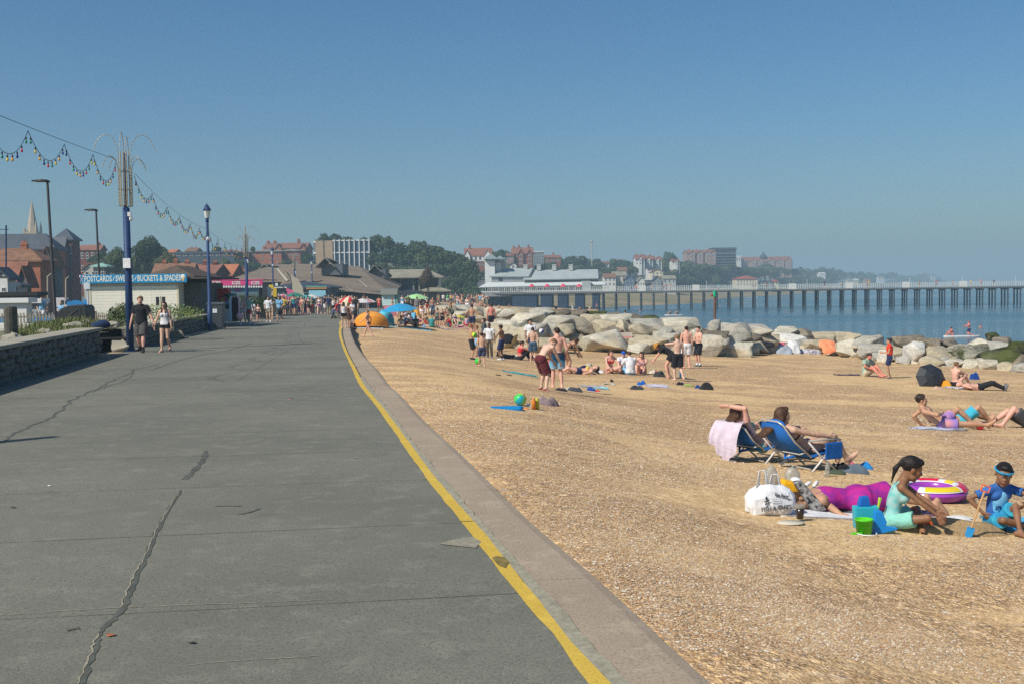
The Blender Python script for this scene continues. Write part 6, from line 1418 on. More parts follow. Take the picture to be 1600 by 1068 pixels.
pm=MB().tube([(0,0,0),(0,0,1)],[.2,.17],8).mesh('pile',PIL,True);cm=MB().bx(-.15,.15,-.3,5.4,-.32,0).mesh('cross_beam',PIL)
px_=942.0
while px_<1640:
 t_=T_of(px_);
 for k,y in enumerate((.4,2.6,4.8)):o=link('pile',pm,pier,(t_,y,-7));o.scale=(1 if px_>1180 else 1.35,1,6.8+DZ-.45)
 link('cross_beam',cm,pier,(t_,0,DZ-.46));px_+=19.8
for x0,x1 in[(800,838),(844,862),(871,886),(898,912),(925,936)]:
 t=MB();t.bx(T_of(x0),T_of(x1),.3,5,-6,DZ-.46);t.build('pier_wall',mat('pier_wall_and_void_shade',(.02,.04,.08),.8,.2),pier)
RW=mat('white_rail',(.55,.57,.56),.5)
t=MB();x=t0
while x<te:t.bx(x-.04,x+.04,.05,.12,DZ,DZ+1.1);t.bx(x-.04,x+.04,5.0,5.08,DZ,DZ+1.1);x+=.5
o=t.build('rail_posts',RW,pier);o['kind']='stuff'
for z in(.35,.7,1.08):t=MB();t.bx(t0,te,.04,.13,DZ+z,DZ+z+.06);t.bx(t0,te,5.0,5.1,DZ+z,DZ+z+.06);t.build('rail',RW,pier)
t=MB();x=T_of(950)
while x<te:t.tube([(x,2.6,DZ),(x,2.6,DZ+1.9)],.05,5);t.ball((x,2.6,DZ+2.0),.13,5);x+=11.5
o=t.build('lamp_standards',RW,pier)
for px in(1088,1003,1240,1420,1330,1510):t=MB();x=T_of(px);t.bx(x-.8,x+.8,2.4,3.0,DZ,DZ+1.3);t.build('shelter',REND,pier)
hall=empty('pier_hall',(0,0,0),'pale grey pier head hall with square white tower, long sheet roofs and verandah','pier building');dh=262;hall.location=at(760,460,dh);m=dh/F
def hb(nm,x0,x1,y0,y1,dy,D,mm,par=None):a,b=at(x0,y1,dh+dy)-hall.location,at(x1,y0,dh+dy)-hall.location;t=MB();t.bx(a.x,b.x,a.y,a.y+D,a.z,b.z);return t.build(nm,mm,par or hall)
def hpoly(nm,pts,mm,th=.2):
 q=[at(x,y,dh+dy)-hall.location for x,y,dy in pts];n=len(q);mb=MB();mb.add([tuple(v) for v in q]+[tuple(v+V((0,.1,-th))) for v in q],[tuple(range(n)),tuple(range(2*n-1,n-1,-1))]+[(i,(i+1)%n,n+(i+1)%n,n+i) for i in range(n)]);return mb.build(nm,mm,hall)
WH=mat('hall_white',(.62,.64,.63),.7);GH=mat('hall_grey',(.40,.43,.42),.7);
hb('tower_wall',758,773,407.5,446,4,3,WH);hb('tower_wall',774.5,783,410.5,430,6,3,WH);hb('tower_wall',785,790,410.5,422,7,3,GH)
hb('tower_dark_band',758,789,404.5,407.5,3.8,4,GREYD)
t=MB();a,b=at(757,404.5,dh+3)-hall.location,at(789,404.5,dh+3)-hall.location;hip_roof(t,a.x,a.x+(b.x-a.x)*.62,a.y,a.y+5,a.z,1.3,ov=.1,inset=1.6);hip_roof(t,a.x+(b.x-a.x)*.5,b.x,a.y+1.5,a.y+6,a.z-.1,.9,ov=.1,inset=1.3);t.build('tower_roof',mat('hall_slate',(.2,.25,.25),.6),hall)
hb('wall',768,830,431,441.5,3,8,mat('hall_wall',(.26,.29,.30),.7));hb('wall',820,935,436,442,2.5,10,mat('hall_wall2',(.17,.19,.2),.7));hb('window',779,785,434.5,439,2.9,.08,GLASSD)
hpoly('roof_sheet',[(764,432,2.5),(826,432,2.5),(832,419,8),(772,420,8)],ROOFL);hpoly('roof_sheet',[(826,432,2.5),(828,432,2.6),(835,418,8.2),(832,419,8)],GREYD);hpoly('roof_sheet',[(816,437,1.5),(935,435,1.5),(934,421,8),(833,422,8)],ROOFL)
hpoly('roof_end',[(935,435,1.5),(939,434,3),(938,426,6),(934,420,8)],GREYD)
hpoly('verandah_roof',[(747,449,-1),(948,444.8,-1),(940,439.5,2.4),(762,441.5,3)],mat('verandah_white',(.56,.59,.58),.6))
hb('verandah_glazing',756,910,448.5,458,1,.3,mat('dim_glazing',(.08,.10,.12),.3,.5));hb('lift_box',910,923,439,456,-1.6,3,GH)
for i in range(17):x=758+i*10;hb('verandah_post',x,x+.8,448,458,-.9,.12,GH)
hb('parapet',752,800,455,463,-1.5,.2,mat('parapet',(.42,.44,.43),.8))
t=MB()
for i in range(96):x=752+i*2.0;y1=464.5-i*.035;a,b=at(x,y1,dh-1.8)-hall.location,at(x+.8,y1-8.5,dh-1.8)-hall.location;t.bx(a.x,b.x,a.y,a.y+.06,a.z,b.z)
o=t.build('terrace_balusters',RW,hall);o['kind']='stuff'
hb('terrace_rail',752,945,454.6,455.3,-1.85,.12,RW);hb('terrace_slab',750,944,461,463.5,-2,7,DKM);hb('undercroft_shade',762,805,463,482,0,5,mat('pier_wall_and_void_shade',(.02,.04,.08)))  # box under the terrace: shade of the open void put into its dark colour
for x in(821,842,866,892):hb('roof_cowl',x-3,x+3,414,423,7,1.3,GH);hb('cowl_cap',x-3.4,x+3.4,413.4,414.2,6.9,1.5,WH)
for i,x in enumerate((831,855,880,905)):
 p=at(x,460,dh-1.3);parasol(p,.72,2.55,[(.62,.06,.12)],'pink terrace parasol of the pier hall, '+['first, nearest the white tower','second from the tower','third from the tower','fourth, beside the grey lift box'][i],(0,0,0),drop=.75)
p=hit(1117,505,lambda x,y:-2.6) if False else at(1117,530,75);g=empty('groyne_marker',V((p.x,p.y,-3.4)),'rusty brown marker post with green top can standing in the sea behind the rocks','marker post')
zt=at(1117,457,75).z;t=MB();t.tube([(0,0,0),(0,0,zt+3.3)],.075,8);t.build('post',mat('rusty_timber',(.20,.085,.05),.9,.1,var=.3,vs=2),g);t=MB();t.lathe([(.11,zt+3.1),(.11,zt+3.5)],n=10);t.build('top_can',paint((.02,.4,.2),.5),g);t=MB();t.ball((-.18,0,zt+3.2),.09,8);t.build('red_float',paint((.3,.04,.04),.5),g)
# ================================================================== ROCK ARMOUR
def rock_mat(name,c1,c2,algae=0.0):
 m=mat(name,c1,.92,.15);n,l,b=nodes_of(m);tc=n.new('ShaderNodeTexCoord');oi=n.new('ShaderNodeObjectInfo')
 def nz(s,d=6,r=.65,src=tc.outputs['Object'],sc=(1,1,1)):
  mp=n.new('ShaderNodeMapping');mp.inputs['Scale'].default_value=sc;l.new(src,mp.inputs[0]);ad=n.new('ShaderNodeVectorMath');l.new(mp.outputs[0],ad.inputs[0]);l.new(oi.outputs['Random'],ad.inputs[1])
  x=n.new('ShaderNodeTexNoise');x.inputs['Scale'].default_value=s;x.inputs['Detail'].default_value=d;x.inputs['Roughness'].default_value=r;l.new(ad.outputs[0],x.inputs['Vector']);return x.outputs[0]
 def mix(f,a,c,lo,hi):
  r=n.new('ShaderNodeMapRange');r.inputs[1].default_value=lo;r.inputs[2].default_value=hi;l.new(f,r.inputs[0]);x=n.new('ShaderNodeMix');x.data_type='RGBA';l.new(r.outputs[0],x.inputs[0])
  for i,q in((6,a),(7,c)):
   if isinstance(q,tuple):x.inputs[i].default_value=q+(1,)
   else:l.new(q,x.inputs[i])
  return x.outputs[2]
 col=mix(nz(1.1),c1,c2,.35,.65);col=mix(nz(2.2,8,.7,sc=(.6,.6,3)),tuple(x*.62 for x in c1),col,.32,.48);col=mix(nz(9,4),tuple(x*.8 for x in c1),col,.35,.5);col=mix(nz(.9,3),col,(c2[0]*1.05,c2[1]*.9,c2[2]*.72),.55,.75)
 if algae:col=mix(nz(1.6,6,.7),(.018,.022,.008),col,algae-.12,algae+.03);col=mix(nz(1.0,5),(.075,.088,.024),col,algae-.2,algae-.06)
 l.new(col,b.inputs['Base Color']);bp=n.new('ShaderNodeBump');bp.inputs['Strength'].default_value=.7;bp.inputs['Distance'].default_value=.09;l.new(nz(3.2,9,.7),bp.inputs['Height']);l.new(bp.outputs[0],b.inputs['Normal']);return m
RM={'pale':rock_mat('rock_pale',(.48,.44,.35),(.60,.56,.455)),'tan':rock_mat('rock_tan',(.40,.34,.235),(.50,.44,.32)),'grey':rock_mat('rock_grey',(.36,.34,.29),(.47,.45,.39)),'brown':rock_mat('rock_brown',(.17,.14,.105),(.30,.26,.20)),'white':rock_mat('rock_white',(.58,.56,.50),(.68,.66,.60)),'algae':rock_mat('rock_algae',(.24,.23,.18),(.34,.32,.25),.52),'weed':rock_mat('rock_weed',(.10,.10,.06),(.2,.19,.13),.6)}
def rock_mesh(seed):
 rr=random.Random(seed);bm=bmesh.new()
 for i in range(15):
  v=V((rr.uniform(-1,1),rr.uniform(-1,1),rr.uniform(-1,1)));k=max(abs(v.x),abs(v.y),abs(v.z));v=v/k*.5 if rr.random()<.45 else v.normalized()*.56
  bm.verts.new(v)
 bmesh.ops.convex_hull(bm,input=bm.verts)
 for v in[v for v in bm.verts if not v.link_faces]:bm.verts.remove(v)
 bmesh.ops.dissolve_limit(bm,angle_limit=R(14),verts=bm.verts,edges=bm.edges)
 bmesh.ops.bevel(bm,geom=list(bm.edges),offset=.045,segments=2,affect='EDGES',profile=.6)
 bmesh.ops.triangulate(bm,faces=bm.faces);bmesh.ops.subdivide_edges(bm,edges=[e for e in bm.edges if e.calc_length()>.13],cuts=2)
 bmesh.ops.triangulate(bm,faces=bm.faces)
 for v in bm.verts:v.co+=V(mnoise.noise_vector(v.co*2.6+V((seed,0,0))))*.06+V(mnoise.noise_vector(v.co*7+V((0,seed,0))))*.022
 xs_=[v.co[i] for v in bm.verts for i in(0,)];lo=[min(v.co[i] for v in bm.verts) for i in range(3)];hi=[max(v.co[i] for v in bm.verts) for i in range(3)]
 for v in bm.verts:
  for i in range(3):v.co[i]=(v.co[i]-lo[i])/(hi[i]-lo[i])-.5
 me=bpy.data.meshes.new('boulder');bm.to_mesh(me);bm.free();me.materials.append(RM['pale'])
 for p in me.polygons:p.use_smooth=True
 me.set_sharp_from_angle(angle=R(38)) if hasattr(me,'set_sharp_from_angle') else None
 return me
ROCKS=[rock_mesh(s) for s in range(16)]
_rk=0
def rock(x0,x1,y0,y1,row,tone,label=None,group=None,si=None):
 global _rk
 cx=(x0+x1)/2;d=front_d(cx)+row*1.7+.4;m=d/F;w=(x1-x0)*m;h=(y1-y0)*m;c=at(cx,(y0+y1)/2+(y1-y0)*.05,d+.5*min(w,1.9))
 s_=c.y/d;o=link('boulder',ROCKS[(_rk*5+3)%16 if si is None else si],None,c);o.scale=(w*s_*1.2,max(min(w*1.0,2.3),.8),h*s_*1.22);_rk+=1
 o.material_slots[0].link='OBJECT';o.material_slots[0].material=RM[tone]
 if _rk%2:o.rotation_euler=(0,0,math.pi if _rk%4==1 else 0)
 zn=['by the family towels','above the boys with the green ball','behind the ball players','behind the sitting group','near the pink notice','behind the standing boys','by the black bag on the rocks','by the orange towel','behind the orange vest boy','behind the black umbrella','at the algae covered end'][int(np.interp(cx,[720,790,850,930,990,1060,1150,1230,1340,1450,1530],range(11)))]
 tag(o,label or '%s %s boulder in the %s course %s'%('small' if x1-x0<30 else 'wide',{'weed':'mossy','algae':'stained'}.get(tone,tone),'front' if row<.7 else('middle' if row<1.7 else('upper' if row<2.5 else 'seaward')),zn),'boulder',group or(None if label else 'boulders of the rock armour'));return o
B=rock
B(915,979,517,553,0,'pale','wide blue grey triangular boulder at the beach edge, left of the pink notice');B(880,935,497,549,.8,'tan','tall tan boulder with slanting face behind the ball players');B(878,917,523,549,.2,'tan','small tan boulder at the foot of the tall slanting one')
B(846,893,493,518,1.6,'pale','pale flat topped boulder above the boys in swim shorts');B(930,964,500,526,1.2,'tan','rounded tan boulder left of the pink notice');SIGNROCK=B(960,997,500,541,.9,'tan','tan boulder carrying the pink and white notice');B(994,1043,499,530,1,'grey','cracked grey brown boulder right of the pink notice')
B(1040,1091,497,524,1.4,'pale','broad pale boulder behind the two standing boys');B(985,1036,524,553,.2,'tan','wide tan boulder behind the sitting girl in dark bikini');B(982,1016,536,554,-.2,'pale','low pale boulder half sunk in sand behind the sitting group');B(1030,1062,520,540,.7,'grey','grey wedge boulder behind the woman who bends down')
B(1088,1124,524,561,.1,'pale','upright grey boulder right of the boy in black shorts');B(1088,1124,501,532,1.1,'grey','squarish boulder below the rusty marker post');B(1120,1170,505,540,1.0,'grey','big weathered grey boulder right of the marker post');B(1119,1138,528,546,.5,'grey','small wedge boulder between two big grey ones')
B(1120,1171,534,561,0,'pale','pale domed boulder with sand banked at its right');B(1163,1198,534,552,.2,'tan','low tan boulder under the dark umbrella bag');B(1164,1212,514,541,1.0,'tan','yellowish peaked boulder behind the dark umbrella bag');B(1150,1204,507,526,1.9,'grey');B(1204,1246,510,532,1.9,'pale')
B(1208,1258,521,545,.8,'white','cream rounded boulder behind the patterned towels');B(1236,1291,514,545,1.2,'brown','large brown grey boulder behind the towels');B(1258,1295,532,552,.2,'tan','tan boulder carrying the orange towel');B(1272,1316,519,538,1.7,'tan');B(1308,1341,519,540,1.4,'tan','ochre domed boulder right of the orange towel')
B(1308,1348,530,558,.1,'pale','blue grey ragged boulder right of the orange towel');B(1336,1376,524,546,1.2,'grey');B(1340,1378,538,563,.2,'grey','grey boulder between the sitting man and orange vest boy');B(1386,1443,535,572,.2,'white','long white boulder directly behind the boy in the orange vest');B(1372,1394,546,568,0,'white','small white boulder left of the orange vest boy')
B(1396,1438,524,544,1.6,'brown');B(1432,1466,528,551,1.4,'brown','rough brown boulder above the long white one');B(1464,1500,529,549,1.5,'brown');B(1446,1498,541,566,.7,'tan','pinkish tan boulder behind the black umbrella');B(1438,1471,556,574,0,'tan','low brown tan boulder above the black umbrella');B(1466,1508,561,577,-.1,'pale','low whitish boulder just behind the woman with her hair up')
B(1493,1543,539,573,.6,'algae','grey topped boulder with dark green algae below');B(1518,1563,529,550,1.5,'pale');B(1544,1562,520,534,2.4,'weed');B(1555,1580,527,545,2,'brown');B(1546,1578,534,553,1.2,'grey');B(1535,1612,543,580,.6,'weed','large dark boulder covered with green algae at the frame edge')
B(1508,1538,562,577,-.1,'pale');B(1528,1563,560,582,-.1,'pale','pale ribbed boulder in front of the algae covered one');B(1560,1612,568,586,-.2,'grey','grey white low boulder at the frame edge');B(1574,1622,533,558,1.5,'weed','bright green mossy boulder nearest the water at the frame edge')
for x in range(1612,1760,34):B(x,x+40,540,575,.6,random.choice(['grey','weed','pale']));B(x,x+38,568,592,-.1,'pale')
B(770,818,508,549,.2,'tan','tall tan boulder behind the boy in the dark cap');B(812,852,506,545,.7,'tan','tan boulder behind the boy in the white shirt');B(795,852,489,512,1.9,'pale');B(818,884,528,552,-.2,'tan','low tan boulder hidden behind the ball players');B(752,790,498,524,1.0,'tan');B(908,944,491,510,2.2,'tan');B(938,984,491,508,2.4,'pale');B(984,1010,498,512,2.2,'grey');B(850,880,511,535,1.0,'pale')
for i,(x0,x1,y0,y1,t) in enumerate([(805,835,481,496,'tan'),(830,866,481,494,'grey'),(780,812,483,500,'pale'),(758,786,481,497,'pale'),(735,764,479,494,'tan'),(708,740,477,492,'pale'),(684,712,478,494,'tan'),(655,690,478,495,'pale'),(664,700,488,506,'tan'),(700,735,486,502,'pale'),(728,762,490,508,'tan'),(640,668,484,500,'pale'),(860,890,483,496,'brown'),(885,915,484,497,'brown'),(912,945,486,498,'weed'),(942,975,488,499,'brown'),(972,1006,490,502,'brown'),(1000,1030,493,503,'weed'),(1026,1052,496,505,'grey'),(862,905,492,506,'grey')]):
 B(x0,x1,y0,y1,3.0+(i%3)*.8,t)
for i in range(48):
 x=780+i*17.6;B(x-13,x+15,float(np.interp(x,FX,[b for a,b in foot_px]))-15,float(np.interp(x,FX,[b for a,b in foot_px]))+1,.3+(i%3)*.35,['tan','grey','pale','brown','grey'][i%5])
for i in range(64):
 x=770+i*13.4;fy=float(np.interp(x,FX,[b for a,b in foot_px]));r_=(1.6,2.6,.9)[i%3];tp=float(np.interp(x,[770,900,1100,1300,1500,1640],[500,503,512,530,545,552]));B(x-17,x+17,tp+random.uniform(0,5),tp+26,r_,random.choice(['grey','brown','tan','grey','pale'] if x<1450 else['weed','brown','algae']))
p=at(978,524,SIGNROCK.location.y-SIGNROCK.scale.y*.5-.22);m=p.y/F;r_=empty('notice',p,'faded white and pink notice panel leaning on the tan boulder','sign');r_.rotation_euler=(R(-8),0,R(2))
t=MB();t.bx(-10*m,10*m,0,.03,-5.2*m,5.2*m);t.build('panel',paint((.50,.46,.38),.8),r_)
PKM=paint((.6,.22,.2),.8)
for(a,b,c,e) in[(-10,10,-5.2,-4.9),(-10,10,4.9,5.2),(-10,-9.7,-4.9,4.9),(9.7,10,-4.9,4.9),(-9,9,-3.6,-1.6)]:t=MB();t.bx(a*m,b*m,-.008,-.001,c*m,e*m);t.build('pink_band',PKM,r_)
text_mesh('NO CLIMBING',.085,paint((.7,.66,.6),.8),r_,(0,-.012,-2.6*m),depth=.002) if False else None
for i,gch in enumerate('CLA'):text_mesh(gch,.22,paint((.62,.42,.38),.8),r_,((-4+4.5*i)*m,-.006,1.6*m),depth=.003)
# ================================================================== PEOPLE
def ST(**k):
 d=dict(fL=(-.11,.02,.08),fR=(.11,-.02,.08));d.update(k);return d
POSES={'stand':ST(),'standf':ST(fem=True),'relax':ST(fL=(-.14,.08,.08),fR=(.1,-.05,.08),hR=(.24,.12,.95),eR=(.5,-1,0),hL=(-.3,.05,.86),u1=(.03,0,1),u2=(-.03,0,1)),'hips':ST(hR=(.2,.05,1.02),eR=(1,-.5,0),hL=(-.2,.05,1.02),eL=(-1,-.5,0)),'walk':ST(fL=(-.09,.30,.08),fR=(.09,-.34,.14),hR=(.26,.26,.9),hL=(-.26,-.2,.88),eR=(.3,-1,-.2),eL=(-.3,-1,-.2),nR=(-1,0,0)),'walkf':ST(fem=True,fL=(-.08,-.32,.14),fR=(.08,.28,.08),hR=(.24,-.18,.9),hL=(-.24,.24,.95),eR=(.3,-1,-.2),eL=(-.3,-1,-.2)),'phonef':ST(fem=True,hR=(.12,.32,1.15),hL=(-.12,.3,1.1),eR=(.4,-.4,-1),eL=(-.4,-.4,-1),hd=(0,1,-.5)),'sitx':dict(pel=(0,0,.13),u1=(0,-.05,1),u2=(0,.28,1),fL=(.16,.34,.09),fR=(-.16,.28,.08),kL=(-1,.3,.35),kR=(1,.3,.35),tL=(1,.2,0),tR=(-1,.2,0),hR=(.2,.42,.2),hL=(-.2,.42,.2),eR=(1,-.2,0),eL=(-1,-.2,0),hd=(0,1,-.25)),'sitk':dict(pel=(0,0,.13),u1=(0,-.12,1),u2=(0,.3,1),fL=(-.13,.55,.08),fR=(.13,.6,.08),kL=(-.15,.3,1),kR=(.15,.3,1),hR=(.08,.5,.42),hL=(-.08,.5,.42),eR=(1,0,-.2),eL=(-1,0,-.2),hd=(0,1,-.1)),'sitlean':dict(pel=(0,0,.13),u1=(0,-.5,1),u2=(0,-.2,1),fL=(-.14,.85,.08),fR=(.14,.7,.08),kL=(0,0,1),kR=(0,0,1),hR=(.28,-.48,.03),hL=(-.28,-.48,.03),eR=(.4,-1,0),eL=(-.4,-1,0),hdirR=(0,-1,-.3),hdirL=(0,-1,-.3)),'lie':dict(pel=(0,0,.12),u1=(0,-1,.04),u2=(0,-1,.1),fw=(0,0,1),fL=(-.16,.82,.07),fR=(.14,.8,.07),kL=(-.2,0,1),kR=(.2,0,1),hR=(.35,-.2,.06),hL=(-.35,-.2,.06),eR=(1,0,0),eL=(-1,0,0),tL=(0,.3,1),tR=(0,.3,1),hd=(0,.1,1),hup=(0,-1,.1)),'bend':ST(pel=(0,-.12,.88),u1=(0,.75,.75),u2=(0,1,.45),fw=(0,1,-.9),hR=(.12,.6,.62),hL=(-.1,.62,.6),eR=(1,-.3,0),eL=(-1,-.3,0),hd=(0,.6,-1),hup=(0,1,.7)),}
for k in list(POSES):
 if k in('sitx','sitk','lie','sitlean','bend'):POSES[k+'f']=dict(POSES[k],fem=True,fall=(0,.1,-1) if k!='lie' else(0,-.7,-.6))
def HT(px,y0,y1,p):return(y1-y0)*p.y/F
C=dict(black=(.016,.016,.02),white=(.68,.68,.70),grey=(.16,.16,.17),navy=(.02,.03,.09),maroon=(.10,.018,.025),red=(.55,.03,.04),pink=(.62,.2,.24),blue=(.03,.14,.42),sky=(.2,.42,.62),teal=(.04,.26,.27),green=(.05,.28,.12),lime=(.35,.5,.1),yellow=(.62,.46,.06),orange=(.6,.2,.03),khaki=(.25,.22,.15),olive=(.1,.11,.06),cream=(.6,.54,.42),purple=(.2,.07,.25),denim=(.07,.12,.22),mint=(.3,.5,.4),tan=(.4,.3,.18),dgrey=(.05,.052,.058),brown=(.13,.08,.05),lilac=(.45,.38,.52),coral=(.62,.2,.13),charcoal=(.075,.07,.068))
def PP(x,y,top,pose,face,label,wear,skin='fair',hair=('short','dark'),lod=1,on=prom,H=None,pid=None,group=None,ph=None,dz=0):
 """person whose feet are at px (x, y) and head top at row top; face in degrees: 0 away, 180 to camera, 90 to frame left, -90 to frame right"""
 p=on(x,y);ps=POSES[pose] if isinstance(pose,str) else pose
 if H is None:H=(y-top)*p.y/F/(ph or 1.0)
 return person(label,ps,pid or(pose if isinstance(pose,str) else label[:18]),p+V((0,0,dz)),R(face),H,skin,hair,[(a,C[b] if isinstance(b,str) else b) for a,b in wear],lod,group)
BTY=lambda x,y:beach(x,y).y
man=ST(fL=(-.12,.22,.08),fR=(.13,-.2,.12),hL=(-.44,.06,.86),hR=(.32,.06,.84),eR=(.6,-1,0),eL=(-.6,-1,0),hd=(-.1,1,-.45),hdirL=(-.1,.1,-1),cL=.8)
PP(222,550,462,man,178,'young man in plain black t-shirt, grey shorts and black trainers walking hand in hand',[('tee','black'),('long_shorts','charcoal'),('shoes','black'),('socks','black')],'pink',('curly','light'),0,H=1.83)
gal=ST(fem=True,fL=(-.09,-.2,.13),fR=(.07,.2,.08),hR=(.36,.1,.82),hL=(-.24,.05,.80),hd=(.1,1,-.45),hdirR=(.1,.1,-1),cR=.8)
g_,J_=PP(259,549.5,470,gal,180,'girl with two dark plaits, white peplum top, black shorts and pink sandals, walking beside him',[('cami',(.66,.62,.64)),('hot_pants','black'),('flip_flops',(.65,.25,.25))],'fair',('plaits','brown'),0,H=1.65)
sg=MB();c_=J_['hc'];
for s in(-1,1):q=c_+J_['hr']*s*.032+J_['hd']*.095;sg.ball(q,(.028,.01,.022),8)
sg.tube([c_+J_['hr']*-.075+J_['hd']*.07,c_+J_['hd']*.102,c_+J_['hr']*.075+J_['hd']*.07],.004,4);sg.build('sunglasses',BLK,g_)
for a in[(380,508,465,'walkf',178,'woman with long auburn hair, pink top and white shorts walking past the freezer',[('tank','pink'),('hot_pants','white'),('shoes','white')],'pale',('long','red')),(389,507,462,'walk',182,'tall walker in pale green top and bright red shorts beside the auburn woman',[('tee','mint'),('shorts','red'),('shoes','white')],'pink',('short','light')),(395,503,470,'walkf',180,'child in loose white top just behind the red shorts',[('tee','white'),('shorts','cream')],'pink',('long','blond')),(404,502.5,475,'walkf',180,'smallest blond child in cream top and black skirt',[('crop','cream'),('skirt','black')],'pink',('bun','blond')),(420,503,463,'relax',176,'woman in loose white shirt and khaki shorts carrying a bag',[('shirt','white'),('shorts','khaki'),('shoes','white')],'fair',('bob','dark')),(425,500,466,'walk',180,'person in tan clothes half behind the white shirt',[('tee','tan'),('shorts','tan')],'fair',('short','brown')),(437,503,462,'walkf',176,'woman with sky blue shawl and long dark grey skirt',[('shirt','sky'),('skirt','dgrey'),('long_shorts','dgrey')],'tan',('bob','brown')),(459,494,460,'walk',5,'man in teal vest and navy shorts seen from behind in the crowd',[('tank','teal'),('shorts','navy'),('shoes','black')],'tan',('short','brown')),(469,490,461,'stand',180,'man in plain cream shirt under the third fountain column',[('tee','cream'),('trousers','navy')],'fair',('short','dark')),(483,491,464,'walkf',182,'dark dressed woman with green bag in mid crowd',[('tank','olive'),('shorts','black')],'pink',('long','dark')),(499,491.5,463,'walkf',180,'pale woman in white top and dark shorts with white trainers, mid crowd',[('crop','white'),('hot_pants','purple'),('shoes','white')],'pale',('bun','blond')),(511,491,463,'walkf',180,'woman in orange shorts and white trainers right of mid crowd',[('tank','cream'),('hot_pants','orange'),('shoes','white')],'fair',('long','brown')),(521,488,464,'walk',178,'person in salmon pink t-shirt near the red parasol',[('tee','coral'),('shorts','charcoal')],'pink',('short','grey')),(537.5,513,471,'phonef',10,'long haired girl in white vest and black shorts standing on the kerb',[('tank','white'),('hot_pants','black'),('flip_flops','black')],'fair',('long','brown')),(545,512,472,'standf',-40,'girl in dark floral dress standing on the kerb beside her friend in white',[('dress',(.07,.04,.035)),('flip_flops','black')],'tan',('long','light')),(550,505,470,'phonef',190,'girl in pale top facing the two kerb girls',[('tee','white'),('shorts','charcoal')],'pink',('long','dark')),(556,500,462,'stand',150,'person all in black behind the kerb girls',[('tee','black'),('trousers','black')],'fair',('short','dark'))]:
 x,y,top,pose,face,lb,wear,sk,hr=a;PP(x,y,top,pose,face,lb,wear,sk,hr,1 if y>499 else 2)
rr=random.Random(12);tops=['white','black','navy','pink','cream','grey','green','sky','red','teal','lilac','yellow','coral','olive'];bots=['black','denim','cream','navy','white','khaki','charcoal','red']
skins=['pale','pink','fair','fair','tan','olive','brown','dark']
def lim(t):w=t.split();return ' '.join(x for x in w if x not in('the','short') or len(w)<=16) if len(w)>16 else t
def crowd(n,xr,yr,on,where,cat_group,Hs=(1.5,1.82),poses=('walk','walkf','stand','standf','relax','phonef','hips'),sortk=None):
 for i in range(n):
  x=rr.uniform(*xr);y=rr.uniform(*yr) if not callable(yr) else yr(x);ps=rr.choice(poses);f=ps.endswith('f');tp,bt=rr.choice(tops),rr.choice(bots)
  bare=rr.random()<.28;tk=('bikini_top' if f else None) if bare else rr.choice(['tee','tank','crop'] if f else['tee','tee','tank']);bk=rr.choice(['shorts','hot_pants','skirt'] if f else['shorts','board_shorts','trousers'])
  w=([(tk,tp)] if tk else[])+[(bk,bt)]
  desc=('%s %s'%(tp,GN[tk].replace('_',' ')) if tk else 'bare chested')+' and %s %s'%(bt,GN[bk].replace('_',' '))
  PP(x,y,0,ps,rr.choice((180,175,185,0,10,90,-90,160,200)),lim('person in %s %s'%(desc,where) if tk else 'bare chested person in %s %s %s'%(bt,GN[bk].replace('_',' '),where)),w,rr.choice(skins),(rr.choice(('long','bob','bun','ponytail')) if f else rr.choice(('short','short','curly')),rr.choice(('dark','brown','light','blond','black','grey'))),2,on,rr.uniform(*Hs),group=cat_group)
crowd(60,(438,560),(488,492.5),prom,'in the promenade crowd','people strolling on the promenade')
crowd(12,(560,660),(476,486),prom,'on the far promenade by the mint hut','people by the mint hut')
def farz(x,y):return max(_bz0(x,y),-.6) if y>100 and x<xedge(y)+4 else beach_z(x,y)
crowd(46,(655,762),lambda x:rr.uniform(470,478),lambda a,b:hit(a,b,farz),'on the distant beach walk','people on the distant beach walk')
crowd(14,(770,945),(474,486),lambda a,b:hit(a,b,farz),'on the beach by the pier foot','people near the pier foot',poses=('stand','standf','walk','sitk','sitkf'))
crowd(22,(610,745),(488,503),beach,'among the families by the low rocks','people among the families',poses=('stand','standf','sitk','sitkf','sitxf','relax','bendf'))
crowd(34,(642,770),(478,490),lambda a,b:hit(a,b,farz),'sitting out on the far beach','sitting people on the far beach',poses=('sitk','sitkf','sitx','sitxf','lie'))
def pierpt(px,y):t_=T_of(px);q=PFT+pd*t_+pn*3.2;return V((q.x,q.y,DZ))
crowd(24,(960,1590),(450,451),pierpt,'walking on the pier deck','people on the pier')
prone_hair=dict()
def BP(x,y,top,pose,face,label,wear,skin='fair',hair=('short','dark'),lod=1,**k):return PP(x,y,top,pose,face,label,wear,skin,hair,lod,beach,**k)
BP(575,527,484,ST(fem=True,fL=(-.08,-.38,.16),fR=(.08,.3,.08),hR=(.24,-.1,.9),hL=(-.24,.35,1.0),eL=(-.3,-1,-.2)),75,'girl in black bikini walking over the sand beside the orange tent',[('bikini_top','black'),('bikini_bottom','brown')],'pink',('ponytail','light'))
BP(684,513,480,'standf',150,'girl in dark clothes standing at the towels left of the rock pile',[('tank','grey'),('shorts','dgrey')],'tan',('long','brown'));BP(691,512,481,'walk',200,'companion with black shorts leaning beside her at the towels',[('crop','black'),('shorts','black')],'fair',('bun','blond'));BP(706,502,479,'bend',90,'person in dark green bending over bags before the rocks',[('tee','olive'),('shorts','black')],'tan',H=1.6)
